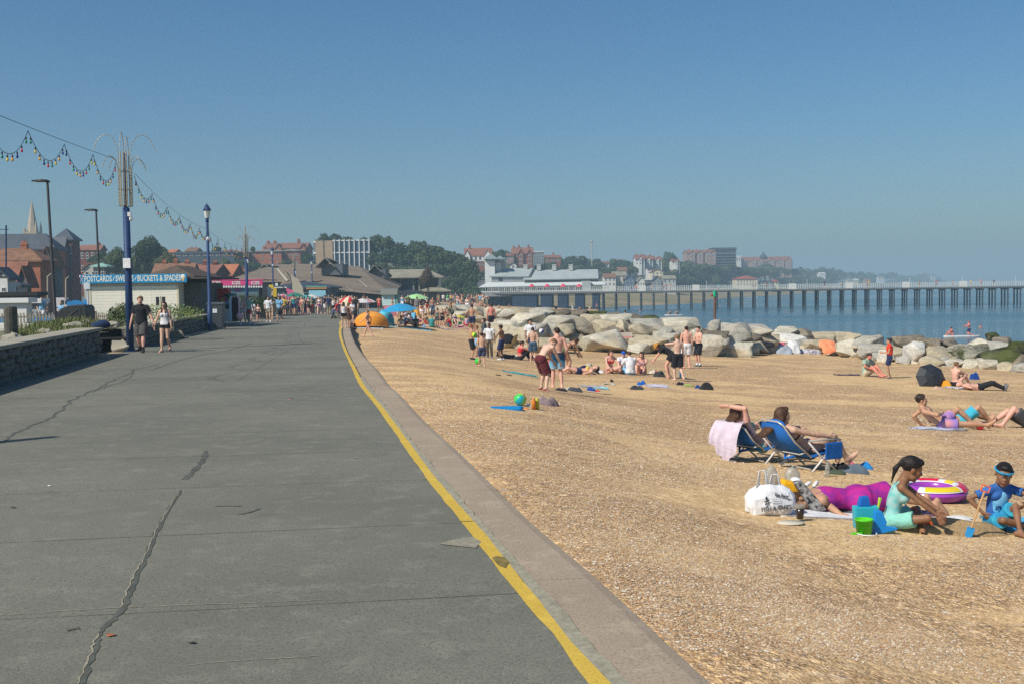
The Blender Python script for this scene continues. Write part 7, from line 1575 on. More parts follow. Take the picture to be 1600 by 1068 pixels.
sit=[(627,'pink child with pale top','cream','sitxf'),(633,'child in pale blue beside the blue parasol pole','sky','sitk'),(643,'person in rose top on towels right of the parasol','pink','sitkf'),(650,'person in charcoal top among the towels','charcoal','sitk'),(656,'child in hot pink with a pale sun hat','pink','sitxf'),(667,'person in tan crouched on the striped towels','tan','sitk'),(675,'person in turquoise sitting under the low rocks','teal','sitk'),(699,'sunbather in coral on the towels','coral','sitxf'),(711,'person in denim blue in a low chair','denim','sitk'),(719,'person in green by the rainbow umbrella','green','sitxf'),(729,'person in lilac at the end of the towel row','lilac','sitkf'),(640,'person in white behind the rose top','white','sitk'),(703,'person in red shorts behind the towel row','red','sitk')]
for i,(x,l,c,ps) in enumerate(sit):BP(x,511.5-(i%3)*2.5,0,ps,rr.choice((180,90,-90,200,10)),l,[('tank' if ps.endswith('f') else 'tee',c),('shorts',rr.choice(bots))],rr.choice(skins[:6]),('bob' if ps.endswith('f') else 'short',rr.choice(('dark','brown','blond'))),2,H=1.6)
holdb=ST(hR=(.1,.3,1.12),hL=(-.1,.3,1.12),eR=(.5,-.3,-1),eL=(-.5,-.3,-1),hd=(0,1,-.4),lr=.9)
BP(737,561,506,holdb,-70,'boy in long black shorts holding the green and yellow ball',[('long_shorts','black'),('shoes','black')],'tan',('short','red'));BP(746,556,508,'relax',100,'auburn haired boy in olive top and pale shorts beside the ball holder',[('tank','olive'),('board_shorts','sky')],'tan',('curly','red'))
BP(753.5,573,519,ST(lr=.85,fL=(-.1,.25,.1),fR=(.1,-.1,.08),hs=1.1),15,'bare backed boy in grey and blue shorts kicking towards the green ball',[('board_shorts',(.05,.06,.12))],'fair',('short','dark'))
BP(765,558,504,'relax',170,'boy in plain white t-shirt and khaki trousers facing the ball players',[('tee','white'),('trousers','khaki'),('shoes','white')],'dark',('short','black'));BP(784,562,507,ST(hL=(-.34,.34,.9),eL=(-.4,-1,0),lr=.85),60,'bare chested boy in dark cap and navy shorts with white trainers',[('long_shorts','navy'),('shoes','white')],'brown',('short','black'))
BP(757,548,496,'standf',90,'girl in dark grey hoodie behind the boys',[('hoodie',(.07,.08,.085)),('trousers','dgrey')],'fair',('long','dark'))
BP(738,521,475,'hips',0,'bare backed man in navy shorts standing at the low rocks',[('shorts','navy')],'tan',('curly','dark'));BP(768,519,474,'stand',10,'sunburnt bare backed person standing above the boys at the rocks',[('shorts','black')],'red',('curly','dark'));BP(773,514,483,'sitk',-60,'person in black t-shirt sitting on the rock edge',[('tee','black'),('shorts','black')],'fair',('short','dark'),H=1.7,dz=.4)
BP(789,507,480,'sitlean',0,'bare backed man sitting on top of the rock pile',[('shorts','navy')],'red',('short','dark'),H=1.75,dz=.55)
BP(829,556,498,'stand',185,'dark haired boy in white shirt standing behind the ball',[('tee','white'),('shorts','navy')],'olive',('curly','black'));BP(833,566,510,ST(hR=(.28,.1,.9),hL=(-.25,.2,1.0)),0,'bare backed boy with short dark hair in front of the white shirt boy',[('board_shorts',(.05,.1,.16))],'fair',('short','dark'))
bendm=ST(pel=(0,-.1,.90),u1=(0,.55,.85),u2=(0,.85,.62),fw=(0,1,-.6),fL=(-.17,.05,.08),fR=(.2,-.1,.08),hR=(.16,.52,.72),hL=(-.12,.55,.68),eR=(1,-.3,0),eL=(-1,-.3,0),hd=(.1,.8,-1),hup=(0,1,.8))
BP(850,609,525,bendm,-50,'bare chested young man in maroon shorts and red sliders bending forward',[('long_shorts','maroon'),('flip_flops',(.65,.03,.06))],'pale',('short','light'),0,H=96*BTY(850,609)/F)
OMB=mat('ombre_shorts',(.02,.04,.09),.85);n,l,b_=nodes_of(OMB);tc=n.new('ShaderNodeTexCoord');sx=n.new('ShaderNodeSeparateXYZ');cr=n.new('ShaderNodeValToRGB');l.new(tc.outputs['Object'],sx.inputs[0]);mr=n.new('ShaderNodeMapRange');mr.inputs[1].default_value=.55;mr.inputs[2].default_value=1.0;l.new(sx.outputs[2],mr.inputs[0]);l.new(mr.outputs[0],cr.inputs[0])
cr.color_ramp.elements.new(.4);cr.color_ramp.elements.new(.62)
for e,c_ in zip(cr.color_ramp.elements,[(.34,.5,.62),(.10,.32,.5),(.01,.09,.2),(.01,.016,.03)]):e.color=c_+(1,)
l.new(cr.outputs[0],b_.inputs['Base Color'])
PP(872,606,510,ST(hL=(-.24,.36,.86),eL=(-.5,-1,0),hR=(.26,.1,.9),fL=(-.12,.12,.08),hd=(-.3,1,-.3)),12,'bare backed young man in navy to pale blue ombre swim shorts',[],'pink',('short','dark'),0,beach)
_r=COL.objects[-1].parent;
k=('omb',);J2,_=_pm[('bare backed young ',0)] if('bare backed young ',0) in _pm else(None,None)
if J2 is not None:v_,q_=sdf_mesh(garment('board_shorts',J2,ST()),.009,wob=.0035,wf=26);link('swim_shorts',np_mesh('swim_shorts',[(v_,q_,0)],[OMB]),[o for o in bpy.data.objects if o.get('label','').startswith('bare backed young man in navy')][0])
BP(886,583,534,dict(POSES['bendf'],fL=(-.1,.25,.08)),-60,'girl in dark bikini leaning forward behind the ombre shorts',[('bikini_top','black'),('bikini_bottom','olive')],'tan',('long','brown'),H=1.6)
BP(858,574,538,'sitxf',170,'girl sitting on a towel seen between the two bending players',[('bikini_top','yellow'),('shorts','black')],'red',('long','dark'),H=1.6);BP(813,562,527,'sitkf',-60,'girl in black leggings sitting back on her hands at the rocks',[('crop','red'),('trousers','black')],'red',('ponytail','dark'),H=1.6)
BP(905,584,560,'lief',95,'girl lying on her back with dark hair towards the sitting group',[('bikini_top','yellow'),('hot_pants','navy')],'pink',('long','dark'),H=1.62)
BP(953,582,546,'sitxf',-160,'girl with long brown hair in red bikini sitting cross legged',[('bikini_top','red'),('bikini_bottom','red')],'pink',('long','brown'),H=1.62);BP(973,580,549,'sitx',190,'boy in white top and blue cap sitting between the girls',[('tee','white'),('shorts','blue')],'pink',('short','dark'),H=1.45)
BP(985,585,551,'sitx',15,'boy in loose white t-shirt and blue shorts seen from behind',[('shirt','white'),('shorts','sky')],'fair',('short','brown'),H=1.62);BP(1003,584,546,'sitkf',165,'girl with long hair in dark patterned bikini sitting knees up',[('bikini_top','purple'),('bikini_bottom','purple')],'pink',('long','brown'),H=1.64)
BP(1045,590,537,'bendf',78,'woman in wide orange sun hat and black cover up bending to her bag',[('tee','black'),('skirt','black')],'pink',('long','light'),H=71*BTY(1045,590)/F);BP(1059,594,521,ST(hL=(-.2,.3,1.25),eL=(-1,0,.3),fR=(.14,-.22,.12)),15,'bare backed youth in black shorts raising one hand beside the hat',[('long_shorts','black')],'pale',('short','light'))
BP(1073,575,508,'stand',5,'bare backed boy in white shorts facing the boulders',[('board_shorts','white')],'pink',('short','dark'));BP(1092,572,509,ST(hR=(.14,.3,1.1),eR=(.6,-1,0),hd=(.2,1,-.5)),120,'boy in long black shorts and white socks facing his friend',[('long_shorts','black'),('socks','white'),('shoes','grey')],'pink',('short','dark'))
BP(1354,587,556,dict(POSES['sitk'],fL=(-.14,.6,.08),fR=(.16,.66,.08),hR=(.2,.3,.3),hL=(-.15,.35,.3)),-140,'man in open pale green shirt sitting with legs stretched out',[('shirt',(.3,.42,.33)),('shorts','cream')],'red',('short','dark'),H=1.78)
BP(1390,590,528,ST(hR=(.1,.3,1.12),hL=(-.1,.3,1.12),eR=(.3,-.6,-1),eL=(-.3,-.6,-1),lr=.85,hs=1.12,hd=(0,1,-.35)),75,'boy in bright orange buoyancy vest and navy shorts standing by the white boulder',[('life_vest',(.75,.05,.02)),('board_shorts','navy')],'tan',('short','dark'))
BP(1493,603,570,dict(POSES['sitkf'],u2=(0,.1,1)),-60,'woman with hair up sitting with bare back beside the black umbrella',[('bikini_bottom','black')],'pink',('bun','light'),H=1.68)
BP(1530,609,590,'lie',-98,'person lying flat in black clothes with white soled trainers',[('trousers','black'),('shoes','grey')],'pink',None,H=1.72)
elbow=dict(pel=(0,0,.13),u1=(0,-.85,.45),u2=(0,-.7,.8),fw=(.25,.3,1),fL=(-.2,.66,.08),fR=(.12,.95,.1),kL=(-.3,0,1),kR=(.3,0,.6),hL=(-.3,-.36,.05),eL=(-.1,-1,-.5),hR=(.15,-.05,.32),eR=(1,-.2,0),hd=(.1,1,.15),hup=(0,-.2,1),tL=(0,1,-.05))
BP(1472,669,628,elbow,-100,'smiling bare chested man propped on his elbow in pink and blue shorts',[('shorts',mat('pink_blue_trunks',(.62,.27,.26),.8,.2,col2=(.16,.14,.5),vs=3.2,detail=1))],'tan',('curly','dark'),0,H=1.74)
BP(1500,664,640,dict(POSES['lie'],fR=(.2,.6,.1)),-80,'second sunbather in turquoise shorts mostly hidden behind the propped man',[('board_shorts',(.05,.4,.55))],'tan',('short','dark'),H=1.7)
BP(1606,668,640,dict(POSES['sitlean'],fL=(-.15,.55,.08)),80,'sunbather in grey shorts at the frame edge with bare feet towards the pink ball',[('board_shorts','dgrey'),('tee','grey')],'pink',('short','dark'),H=1.75)
def hat(J,root,m,brim=0.0,hs=1.0,name='hat'):
 c=V(J['hc'])+V(J['hup'])*.045*hs;M=Matrix((V(J['hr']),V(J['hd']),V(J['hup']))).transposed().to_4x4();t=MB();t.lathe([(.098*hs,0),(.1*hs,.04),(.075*hs,.085),(.03,.1),(0,.102)],n=16,sy=1.12)
 if brim:t.lathe([(.09,.0),(brim,-.03),(brim,-.022),(.09,.012)],n=20)
 else:t.prism([(-.06,.09),(.06,.09),(.05,.17),(-.05,.17)],0,.012)
 o=t.build(name,m,root,True);o.matrix_local=Matrix.Translation(c)@M
for lb,key,m,br in[('woman in wide orange',('bendf',1),cloth((.5,.24,.04)),.2),('bare chested boy in dark cap',('bare chested boy i',1),cloth((.03,.035,.05)),0),('boy in white top and blue cap',('sitx',1),cloth((.02,.1,.45)),0)]:
 for o_ in list(bpy.data.objects):
  if o_.get('label','').startswith(lb):hat(_pm[key][0],o_,m,br)
for x,y,l in[(975,492,'dark haired head of a person sitting behind the rocks by the sea'),(867,488,'person half hidden behind the dark rocks'),(906,489,'sunburnt person sitting low behind the dark rocks')]:p=at(x,y,88);person(l,POSES['sitk'],'sitk',p+V((0,0,-.5)),R(-60),1.7,'tan',('curly','dark'),[('tee',C['grey'])],2)
def sea_pt(px,py):return hit(px,py,sea_z)
def board(px,py,L,label,rz):p=sea_pt(px,py);t=MB();pts=[(math.cos(a)*L/2*(abs(math.cos(a))**-.15 if abs(math.cos(a))>.2 else 1),math.sin(a)*.38) for a in np.linspace(0,2*math.pi,25)[:-1]];t.prism(pts,.0,.16);o=t.build('paddleboard',paint((.65,.62,.6),.4));bevel(o,.04,2);o.location=p;o.rotation_euler=(0,0,rz);tag(o,label,'paddleboard');return p
p=board(1503,526.5,3.6,'white paddleboard close to the rocks carrying a sitter and a kneeler',0)
person('person in rose and white sitting on the front of the near paddleboard',POSES['sitkf'],'sitkf',p+V((-.95,0,.15)),R(90),1.6,'red',('bun','dark'),[('swimsuit',C['pink'])],2)
kn=dict(pel=(0,0,.62),u1=(0,.05,1),fL=(-.12,-.3,.08),fR=(.12,-.3,.08),kL=(0,1,-.2),kR=(0,1,-.2),tL=(0,-1,-.1),tR=(0,-1,-.1),hR=(.2,.5,.95),hL=(-.15,.5,.85))
person('bare chested paddler in dark shorts kneeling on the near paddleboard',kn,'kneel',p+V((.7,0,.15)),R(90),1.72,'red',('short','red'),[('shorts',C['navy'])],2)
p=board(1053,493,3.4,'far white paddleboard beyond the rocks with two people',0)
for dx,l in((-.6,'left sitter on the far paddleboard'),(.7,'right sitter on the far paddleboard')):person(l,POSES['sitk'],'sitk',p+V((dx,0,.15)),R(90),1.7,'tan',('short','dark'),[('shorts',C['navy'])],2)
for x,y,l in[(1532,511,'swimmer with pale cap beyond the near paddleboard'),(1125,478,'dark swimmer near the pier piles'),(1289,469,'pink swimmer under the pier'),(1000,487,'swimmer left of the far paddleboard'),(995,495,'bather close behind the rocks')]:p=sea_pt(x,y);person(l,POSES['stand'],'stand',p+V((0,0,-1.35)),R(180),1.7,'red',('short','dark'),[('tank',C['pink'])],2)
# ================================================================== NEAR FIGURES
def named(mb,name,m,loc,label,cat,smooth=False,rz=0,bev=0,group=None,parent=None):
 o=mb.build(name,m,parent,smooth)
 if bev:bevel(o,bev,2)
 o.location=loc;o.rotation_euler=(0,0,rz)
 if label:tag(o,label,cat,group)
 return o
BT=lambda x,y:beach(x,y)
girl=dict(fem=True,pel=(0,0,.13),u1=(0,.12,1),u2=(.02,.42,1),lr=.85,hs=1.26,fL=(.02,.34,.09),fR=(-.16,.26,.09),kL=(-1,.35,.25),kR=(1,.35,.3),tL=(1,.1,0),tR=(-1,.2,0),hR=(.16,.56,.2),hL=(-.02,.6,.22),eR=(1,-.4,.2),eL=(-1,-.3,.2),hd=(-.25,1,-.55),cR=.9,cL=.9,hdirR=(0,.5,-1),hdirL=(.2,.6,-1),fall=(0,-.45,-1))
girl['lr']=.82;girl['bulk']=.86
gr_,GJ=PP(1394,826,0,girl,-108,'dark haired girl in turquoise vest and mint shorts sitting at the dug sand hole',[('tank',mat('turquoise_print',(.13,.48,.46),.8,.2,col2=(.42,.52,.5),vs=16)),('shorts',(.25,.58,.48))],'brown',('ponytail','black'),0,BT,H=1.27)
boyp=dict(pel=(0,0,.12),u1=(0,.05,1),u2=(0,.3,1),lr=.82,hs=1.34,bulk=.88,fL=(.12,.62,.09),fR=(-.2,.42,.09),kL=(-.15,.3,1),kR=(1,.4,.35),tR=(-1,.4,0),hR=(.32,.22,.3),eR=(1,-.5,-.1),hL=(-.1,.45,.42),eL=(-1,0,.2),hd=(.55,.8,-.75),cR=1.0,cL=.5)
boyp['hR']=(.30,.1,.26)
by_,BJ=PP(1556,824,0,boyp,-165,'boy with blue headband and two tone blue swim top sitting with a wooden spade',[('rash',mat('splash_blue',(.02,.09,.32),.7,.3,col2=(.04,.14,.42),vs=9)),('board_shorts',mat('splash_shorts',(.02,.22,.5),.7,.3,col2=(.05,.42,.5),vs=7))],'brown',('short','black'),0,BT,H=1.17)
t=MB();c_=BJ['hc']+.037*BJ['hup']
pts=[V(c_+.088*1.34*(math.cos(a)*BJ['hr'])+.108*1.34*math.sin(a)*BJ['hd']+.055*BJ['hup']-.02*BJ['hd']) for a in np.linspace(0,2*math.pi,25)]
t.tube(pts,.014,6,caps=False);t.build('headband',mat('goggle_blue',(.03,.3,.5),.4),by_)
for s in(-1,1):g=MB();q=V(c_+s*.035*BJ['hr']+.115*1.31*BJ['hd']+.055*BJ['hup']);g.ball(q,(.026,.02,.018),8);g.build('goggle_lens',mat('goggle_lens',(.02,.12,.25),.15,.6),by_)
up,fsv,rsv=V(BJ['u2']),V(BJ['fs']),V(BJ['rs']);cc=V(BJ['chs'])
v_,q_=sdf_mesh([E_(BJ['chs']+BJ['fs']*.055-BJ['u2']*.02,(.125,.085,.175),rotm(BJ['rs'],BJ['fs'],BJ['u2']),.01),E_(BJ['wst']+BJ['fs']*.05,(.118,.078,.12),rotm(BJ['rs'],BJ['fs'],BJ['u2']),.03)],.008);link('chest_panel',np_mesh('chest_panel',[(v_,q_,0)],[mat('splash_pale',(.10,.38,.66),.7,.3,col2=(.22,.5,.72),vs=10)]),by_)
tx=text_mesh('SPLASH',.078,paint((.01,.04,.2),.7),by_,depth=.002,bold=.003);M3=Matrix((rsv*-1,up,fsv)).transposed();tx.rotation_euler=M3.to_euler();tx.location=cc+fsv*.142-up*.075
wom=dict(fem=True,pel=(0,0,.14),u1=(0,-1,.12),u2=(0,-1,.05),fw=(0,0,-1),bulk=1.08,fL=(-.1,.84,.07),fR=(.1,.84,.07),kL=(0,0,1),kR=(0,0,1),tL=(0,.6,-1),tR=(0,.6,-1),hL=(-.34,-.6,.05),hR=(.35,-.30,.05),eR=(1,0,.2),eL=(-1,0,.2),hd=(.3,-.2,-1),hup=(0,-1,.1))
PP(1338,800,0,wom,-84,'woman in magenta and purple dress lying on her front, head hidden behind the carrier bag',[('dress',mat('purple_print',(.22,.02,.25),.8,.2,col2=(.5,.02,.22),vs=9,bump=.4,bs=30))],'tan',('short','brown'),0,BT,H=1.6)
t=MB();t.ball((0,0,.0),(.06,.07,.05),12);named(t,'white_sun_hat',cloth((.7,.7,.7)),BT(1262,800)+V((0,.45,.22)),'small white cap lying by the head of the woman in purple','hat',True)
def cloth_patch(px,py,w,l,rz,m,label,cat,h=.05,seed=1,nm='towel',on=beach,fold=1.0,thick=.012):
 c=on(px,py);rr=random.Random(seed);n=16;vs=[];k=12
 for j in range(k+1):
  for i in range(n+1):
   u,v=i/n-.5,j/k-.5;e=1-.08*abs(math.sin(7*u+seed))*fold;x=u*w*e+.03*fold*math.sin(9*v+seed);y=v*l*(1-.06*math.sin(5*u+seed*2)*fold)
   X=c.x+x*math.cos(rz)-y*math.sin(rz);Y=c.y+x*math.sin(rz)+y*math.cos(rz);z=on(px,py).z if False else beach_z(X,Y)
   vs.append((X,Y,z+thick+h*max(0,mnoise.noise(V((x*4+seed,y*5,seed)))+.25)))
 fs=[(j*(n+1)+i,j*(n+1)+i+1,(j+1)*(n+1)+i+1,(j+1)*(n+1)+i) for j in range(k) for i in range(n)]
 mb=MB();N=len(vs);mb.add(vs+[(x,y,z-.03) for x,y,z in vs],fs)
 rim=[i for i in range(n+1)]+[j*(n+1)+n for j in range(1,k+1)]+[k*(n+1)+i for i in range(n-1,-1,-1)]+[j*(n+1) for j in range(k-1,0,-1)]
 for a,b in zip(rim,rim[1:]+rim[:1]):mb.f.append((a,b,N+b,N+a));mb.m.append(0)
 o=mb.build(nm,m,None,True,fixn=False);tag(o,label,cat);return o
cloth_patch(1308,806,1.15,.42,-.05,cloth((.66,.66,.68)),'white towel edge under the lying woman in purple','towel',.02,3)
cloth_patch(1322,800,.62,.22,.1,cloth((.085,.09,.1)),'crumpled grey garment beside the lying woman and the buckets','garment',.2,4,'grey_garment')
cloth_patch(1420,800,.55,.25,-.35,cloth((.18,.12,.25)),'dark purple mat behind the girl with the spades','mat',.02,5,'beach_mat');cloth_patch(1482,812,.45,.16,0,cloth((.66,.65,.62)),'small crumpled white cloth behind the sand hole','cloth',.035,6,'white_cloth')
cloth_patch(1585,815,.5,.3,.1,cloth((.06,.35,.6)),'blue towel under the sitting boy','towel',.05,7)
c=BT(1462,826);t=MB();n,k=28,7;vs=[]
for j in range(k+1):
 r=.55*j/k
 for i in range(n):a=2*math.pi*i/n;x,y=c.x+r*math.cos(a)*1.25,c.y+r*.6*math.sin(a);hz_=.075*math.exp(-((r-.36)/.12)**2)-.0;vs.append((x,y,beach_z(x,y)+.004+(hz_+.02*mnoise.noise(V((x*6,y*6,0))))*(1 if j<k else 0)-(.02 if j==k else 0)))
t.add(vs,[(j*n+i,j*n+(i+1)%n,(j+1)*n+(i+1)%n,(j+1)*n+i) for j in range(k) for i in range(n)]);tag(t.build('sand_mound',mat('damp_sand',(.36,.25,.13),.95,.1,var=.18,vs=14,bump=.8,bs=35,dist=.02),None,True),'low ring of damp dug sand between the girl and the boy','sand mound')
def crumple(rx,ry,rz_,seed,sq=.5):
 """open crumpled dome: folds from ridged noise, footprint rounded box"""
 n,k=26,9;mb=MB();mb.v.append((0,0,rz_*min(.85,max(.25,.55+.6*mnoise.noise(V((seed*3.7,0,seed*.9)))))*.9))
 for j in range(1,k+1):
  f=j/k
  for i in range(n):
   a=2*math.pi*i/n;ca,sa=math.cos(a),math.sin(a);q=(abs(ca)**(2/sq*.5)+abs(sa)**(2/sq*.5))**(-sq) if False else 1/max(abs(ca),abs(sa))**.35
   e=1+.38*mnoise.noise(V((ca*2,sa*2,seed*1.3)));x,y=rx*f*ca*q*e,ry*f*sa*q*e
   r1=1-abs(mnoise.noise(V((x/rx*2.6+seed,y/ry*2.2,seed))))*1.7;r2=1-abs(mnoise.noise(V((x/rx*6,y/ry*6+seed,3))))*1.6
   hp=mnoise.noise(V((x/rx*1.4+seed*3.7,y/ry*1.2,seed*.9)));z=rz_*max(.0,1-f**3)*min(.85,max(.25,.5+.6*hp+.1*r1+.16*r2*f))*.9-(.03 if j==k else 0);mb.v.append((x,y,z))
 for i in range(n):mb.f.append((0,1+i,1+(i+1)%n));mb.m.append(0)
 for j in range(k-1):
  for i in range(n):a=1+j*n;mb.f.append((a+i,a+n+i,a+n+(i+1)%n,a+(i+1)%n));mb.m.append(0)
 return mb
WPL=mat('carrier_plastic',(.72,.72,.74),.35,.5,bump=.5,bs=9,dist=.03)
c=BT(1203,803);bag=empty('carrier_bag',c,'big white fish and chips carrier bag with black lettering, half crumpled','carrier bag',rz=.1)
bt_=MB();N=30
for(z,rx,ry) in[(0,.19,.08),(.03,.225,.11),(.10,.24,.12),(.17,.235,.11),(.23,.20,.085),(.265,.14,.055),(.285,.10,.03)]:
 for i in range(N):a=2*math.pi*i/N;f_=(1/max(abs(math.cos(a)),abs(math.sin(a)))**.3)*(1+.05*mnoise.noise(V((math.cos(a)*3,math.sin(a)*3,z*14)))*2);bt_.v.append((rx*math.cos(a)*f_,ry*math.sin(a)*f_,z+.012*math.sin(4*a+2)))
for j in range(6):
 for i in range(N):bt_.f.append((j*N+i,j*N+(i+1)%N,(j+1)*N+(i+1)%N,(j+1)*N+i));bt_.m.append(0)
bt_.f+=[tuple(range(N-1,-1,-1)),tuple(6*N+i for i in range(N))];bt_.m+=[0,0];bt_.build('bag_body',WPL,bag,False)
for sx_,hh in((-.07,.16),(.05,.12)):t=MB();t.tube([(sx_-.05,0,.26),(sx_-.03,-.01,.26+hh),(sx_+.02,0,.27+hh),(sx_+.06,.01,.26)],[.035,.02,.018,.035],8,flat=.3);t.build('bag_handle',WPL,bag,True)
INK=paint((.06,.065,.08),.6)
def on_bag(txt,s_,x,z,rot=0):o=text_mesh(txt,s_,INK,bag,depth=.003,bold=.001);o.rotation_euler=(R(82),R(rot),R(2));o.location=(x,-.132 if z<.2 else-.108,z);return o
on_bag('FISH & CHIPS',.052,.02,.085,-4);on_bag('The Buoy',.036,.075,.20,10)
t=MB();t.tube([(-.09,-.13,.12),(-.07,-.13,.17),(-.06,-.128,.13)],.006,4);t.tube([(-.1,-.129,.15),(-.05,-.129,.165)],.005,4);t.ball((-.075,-.124,.18),(.012,.004,.02),6);t.build('emblem',INK,bag)
for i in range(3):t=MB();t.bx(-.02,.06,-.131+i*.003,-.128+i*.003,.125+i*.02,.131+i*.02);t.build('small_print_line',paint((.45,.45,.47),.6),bag)
c=BT(1222,797);t=MB();t.lathe([(.05,0),(.07,.06),(.08,.12),(.05,.22),(.02,.27)],n=9,sy=.5);named(t,'clear_bag',mat('clear_plastic',(.42,.42,.38),.2,.6,var=.3,vs=14,bump=.6,bs=20,dist=.03,alpha=.5),c+V((-.02,.35,.12)),'pale see through plastic bag standing up behind the fish and chips bag','plastic bag',True)
c=BT(1245,800);t=MB();t.prism([(-.12,0),(.08,0),(.05,.26),(-.1,.3)],-.07,.07,axis='y');named(t,'yellow_bag',cloth((.75,.38,.01)),c+V((0,.2,0)),'bright yellow bag squeezed behind the fish and chips bag','bag',bev=.03)
c=BT(1272,803);t=MB();t.prism([(-.16,.28),(-.08,.3),(.16,.02),(.02,0)],-.1,.08,axis='y');named(t,'patterned_bag',mat('black_floral',(.02,.02,.025),.8,.2,col2=(.4,.38,.36),vs=22,detail=1),c+V((.0,.18,0)),'black floral fabric bag between the yellow bag and the woman in purple','bag',bev=.03)
c=BT(1262,798);t=MB();t.ball((0,0,.15),(.085,.06,.11),9);named(t,'food_bag',mat('clear_plastic',(.5,.52,.52)),c+V((-.02,.5,.1)),'clear bag of snacks leaning behind the yellow bag','plastic bag',True)
for i,(dx,rz_,l) in enumerate([(-.02,.5,'white cream bottle lying on the shoulder of the woman in purple'),(.08,.9,'second white bottle lying next to the first one')]):t=MB();t.tube([(0,0,0),(.08,0,.03),(.1,0,.04)],[.02,.019,.009],10);named(t,'sun_cream',WFR,BT(1272,800)+V((dx,.3,.2)),l,'bottle',True,rz_)
c=BT(1236,818);t=MB();t.lathe([(.10,0),(.125,.012),(.12,.02),(0,.018)],n=20,sy=.7);named(t,'paper_plate',mat('plate_cream',(.55,.5,.4),.7),c,'cream lid or plate lying on the shingle under the cola cup','plate',True)
t=MB();t.lathe([(.03,0),(.042,.10)],n=14);o=named(t,'cola_cup',mat('cola',(.03,.018,.012),.15,.6),BT(1250,813)+V((0,0,.02)),'clear plastic cup of dark cola standing on the plate','cup',True);t=MB();t.lathe([(.0425,.1),(.045,.125),(.047,.128)],n=14);t.build('cup_rim',mat('clear_plastic',(.5,.52,.52)),o)
def bucket(px,py,r,h,col,label,handle=None,off=V((0,0,0))):
 c=BT(px,py)+off;r_=empty('bucket',c,label,'bucket');t=MB();t.lathe([(r*.82,0),(r,h),(r*1.07,h),(r*1.07,h+.012),(r*.96,h+.012),(r*.8,.02)],n=22);t.build('bucket_body',paint(col,.35),r_,True)
 if handle:t=MB();t.tube([(r*math.cos(a),-r*1.05-.03*math.sin(a),h*.1-.02+.05*math.sin(a)*0+.0) if False else(r*1.1*math.cos(a),-r*1.0-.09*math.sin(a),.02) for a in np.linspace(0,math.pi,12)],.006,5);t.build('bucket_handle',WFR,r_)
 return r_
bucket(1350,833,.075,.12,(.10,.55,.02),'bright green bucket with white handle at the feet of the turquoise bag',True)
c=BT(1360,829);t=MB();t.prism([(-.1,0),(.1,0),(.115,.2),(-.11,.2)],-.05,.05,axis='y');named(t,'turquoise_bucket',paint((.03,.38,.48),.35),c+V((0,.14,0)),'square turquoise sand bucket behind the green one','bucket',bev=.015)
t=MB();t.prism([(-.05,0),(.06,0),(.04,.09),(-.03,.08)],-.04,.04,axis='y');named(t,'blue_mould',paint((.01,.12,.45),.4),c+V((-.02,.14,.2)),'dark blue sand mould on top of the turquoise bucket','sand mould',bev=.01)
t=MB();t.tube([(0,0,0),(.02,0,.1)],[.008,.016],7);named(t,'lime_spade_handle',paint((.4,.6,.05),.4),c+V((.1,.1,.18)),'lime green spade handle poking out of the turquoise bucket','spade')
t=MB();t.prism([(-.05,0),(.03,0),(.075,.1),(.03,.2),(-.03,.2)],-.03,.03,axis='y');t.prism([(.02,0),(.16,.03),(.17,.05),(.05,.07)],-.03,.03,axis='y');named(t,'blue_watering_can',paint((.01,.22,.62),.4),BT(1376,833)+V((-.02,0.02,0)),'royal blue toy watering can beside the green bucket','watering can',bev=.008)
t=MB();[t.lathe([(.018,.0),(.02,.014),(.012,.016)],(i*.022,0,0),8) for i in range(4)];named(t,'green_rake_head',paint((.10,.55,.02),.35),BT(1333,834),'small green toy rake head lying left of the green bucket','toy')
def spade(px,py,loc,dirv,L,hc,bc,label,r=.009):
 r_=empty('toy_spade',loc,label,'spade');d=V(dirv).normalized();side=d.cross(V((0,1,0))).normalized();t=MB();t.tube([d*0,d*L],r,7);t.build('handle',hc,r_)
 t=MB();b=d*-.11;w=.035;t.add([tuple(side*-w),tuple(side*w),tuple(side*w*.9+b*.7),tuple(b),tuple(side*-w*.9+b*.7)]+[tuple(V(p)+V((0,.008,0))) for p in(side*-w,side*w,side*w*.9+b*.7,b,side*-w*.9+b*.7)],[(0,1,2,3,4),(9,8,7,6,5),(0,5,6,1),(1,6,7,2),(2,7,8,3),(3,8,9,4),(4,9,5,0)]);t.build('blade',bc,r_)
 t=MB();e=d*L;t.tube([e+side*.035+d*.0,e+side*.035+d*.05,e-side*.035+d*.05,e-side*.035+d*.0,e+side*.035],.008,6);t.build('grip',hc if L<.3 else paint((.7,.13,.03),.4),r_);return r_
sb=BT(1518,839);spade(0,0,sb+V((0,0,.09)),(.14,0,.40),.34,mat('light_wood',(.5,.3,.14),.7,var=.1,vs=10),paint((.03,.3,.65),.35),'long wooden spade with orange grip and blue blade in the hand of the boy')
s1=BT(1443,826);spade(0,0,s1+V((0,0,.09)),(-.25,0,.2),.10,paint((.7,.13,.03),.4),paint((.7,.13,.03),.4),'orange toy spade dug into the sand by the girl');spade(0,0,BT(1434,824)+V((0,.05,.12)),(-.3,0,.16),.12,paint((.02,.25,.5),.4),paint((.03,.3,.55),.4),'blue toy trowel held by the girl next to the orange one')
t=MB();t.prism([(-.05,-.03),(.06,-.02),(.07,.02),(-.04,.03)],0,.03);named(t,'blue_sandal',paint((.02,.28,.6),.6),BT(1578,828),'bright blue sandal under the feet of the boy','sandal',bev=.008)
c=BT(1458,783);d_=c.y;ring=empty('swim_ring',c+V((.05,.2,0)),'inflatable ring, purple below, red yellow and white on top, behind the girl','swim ring')
RW_,RH_=.34,.13;RR=.098
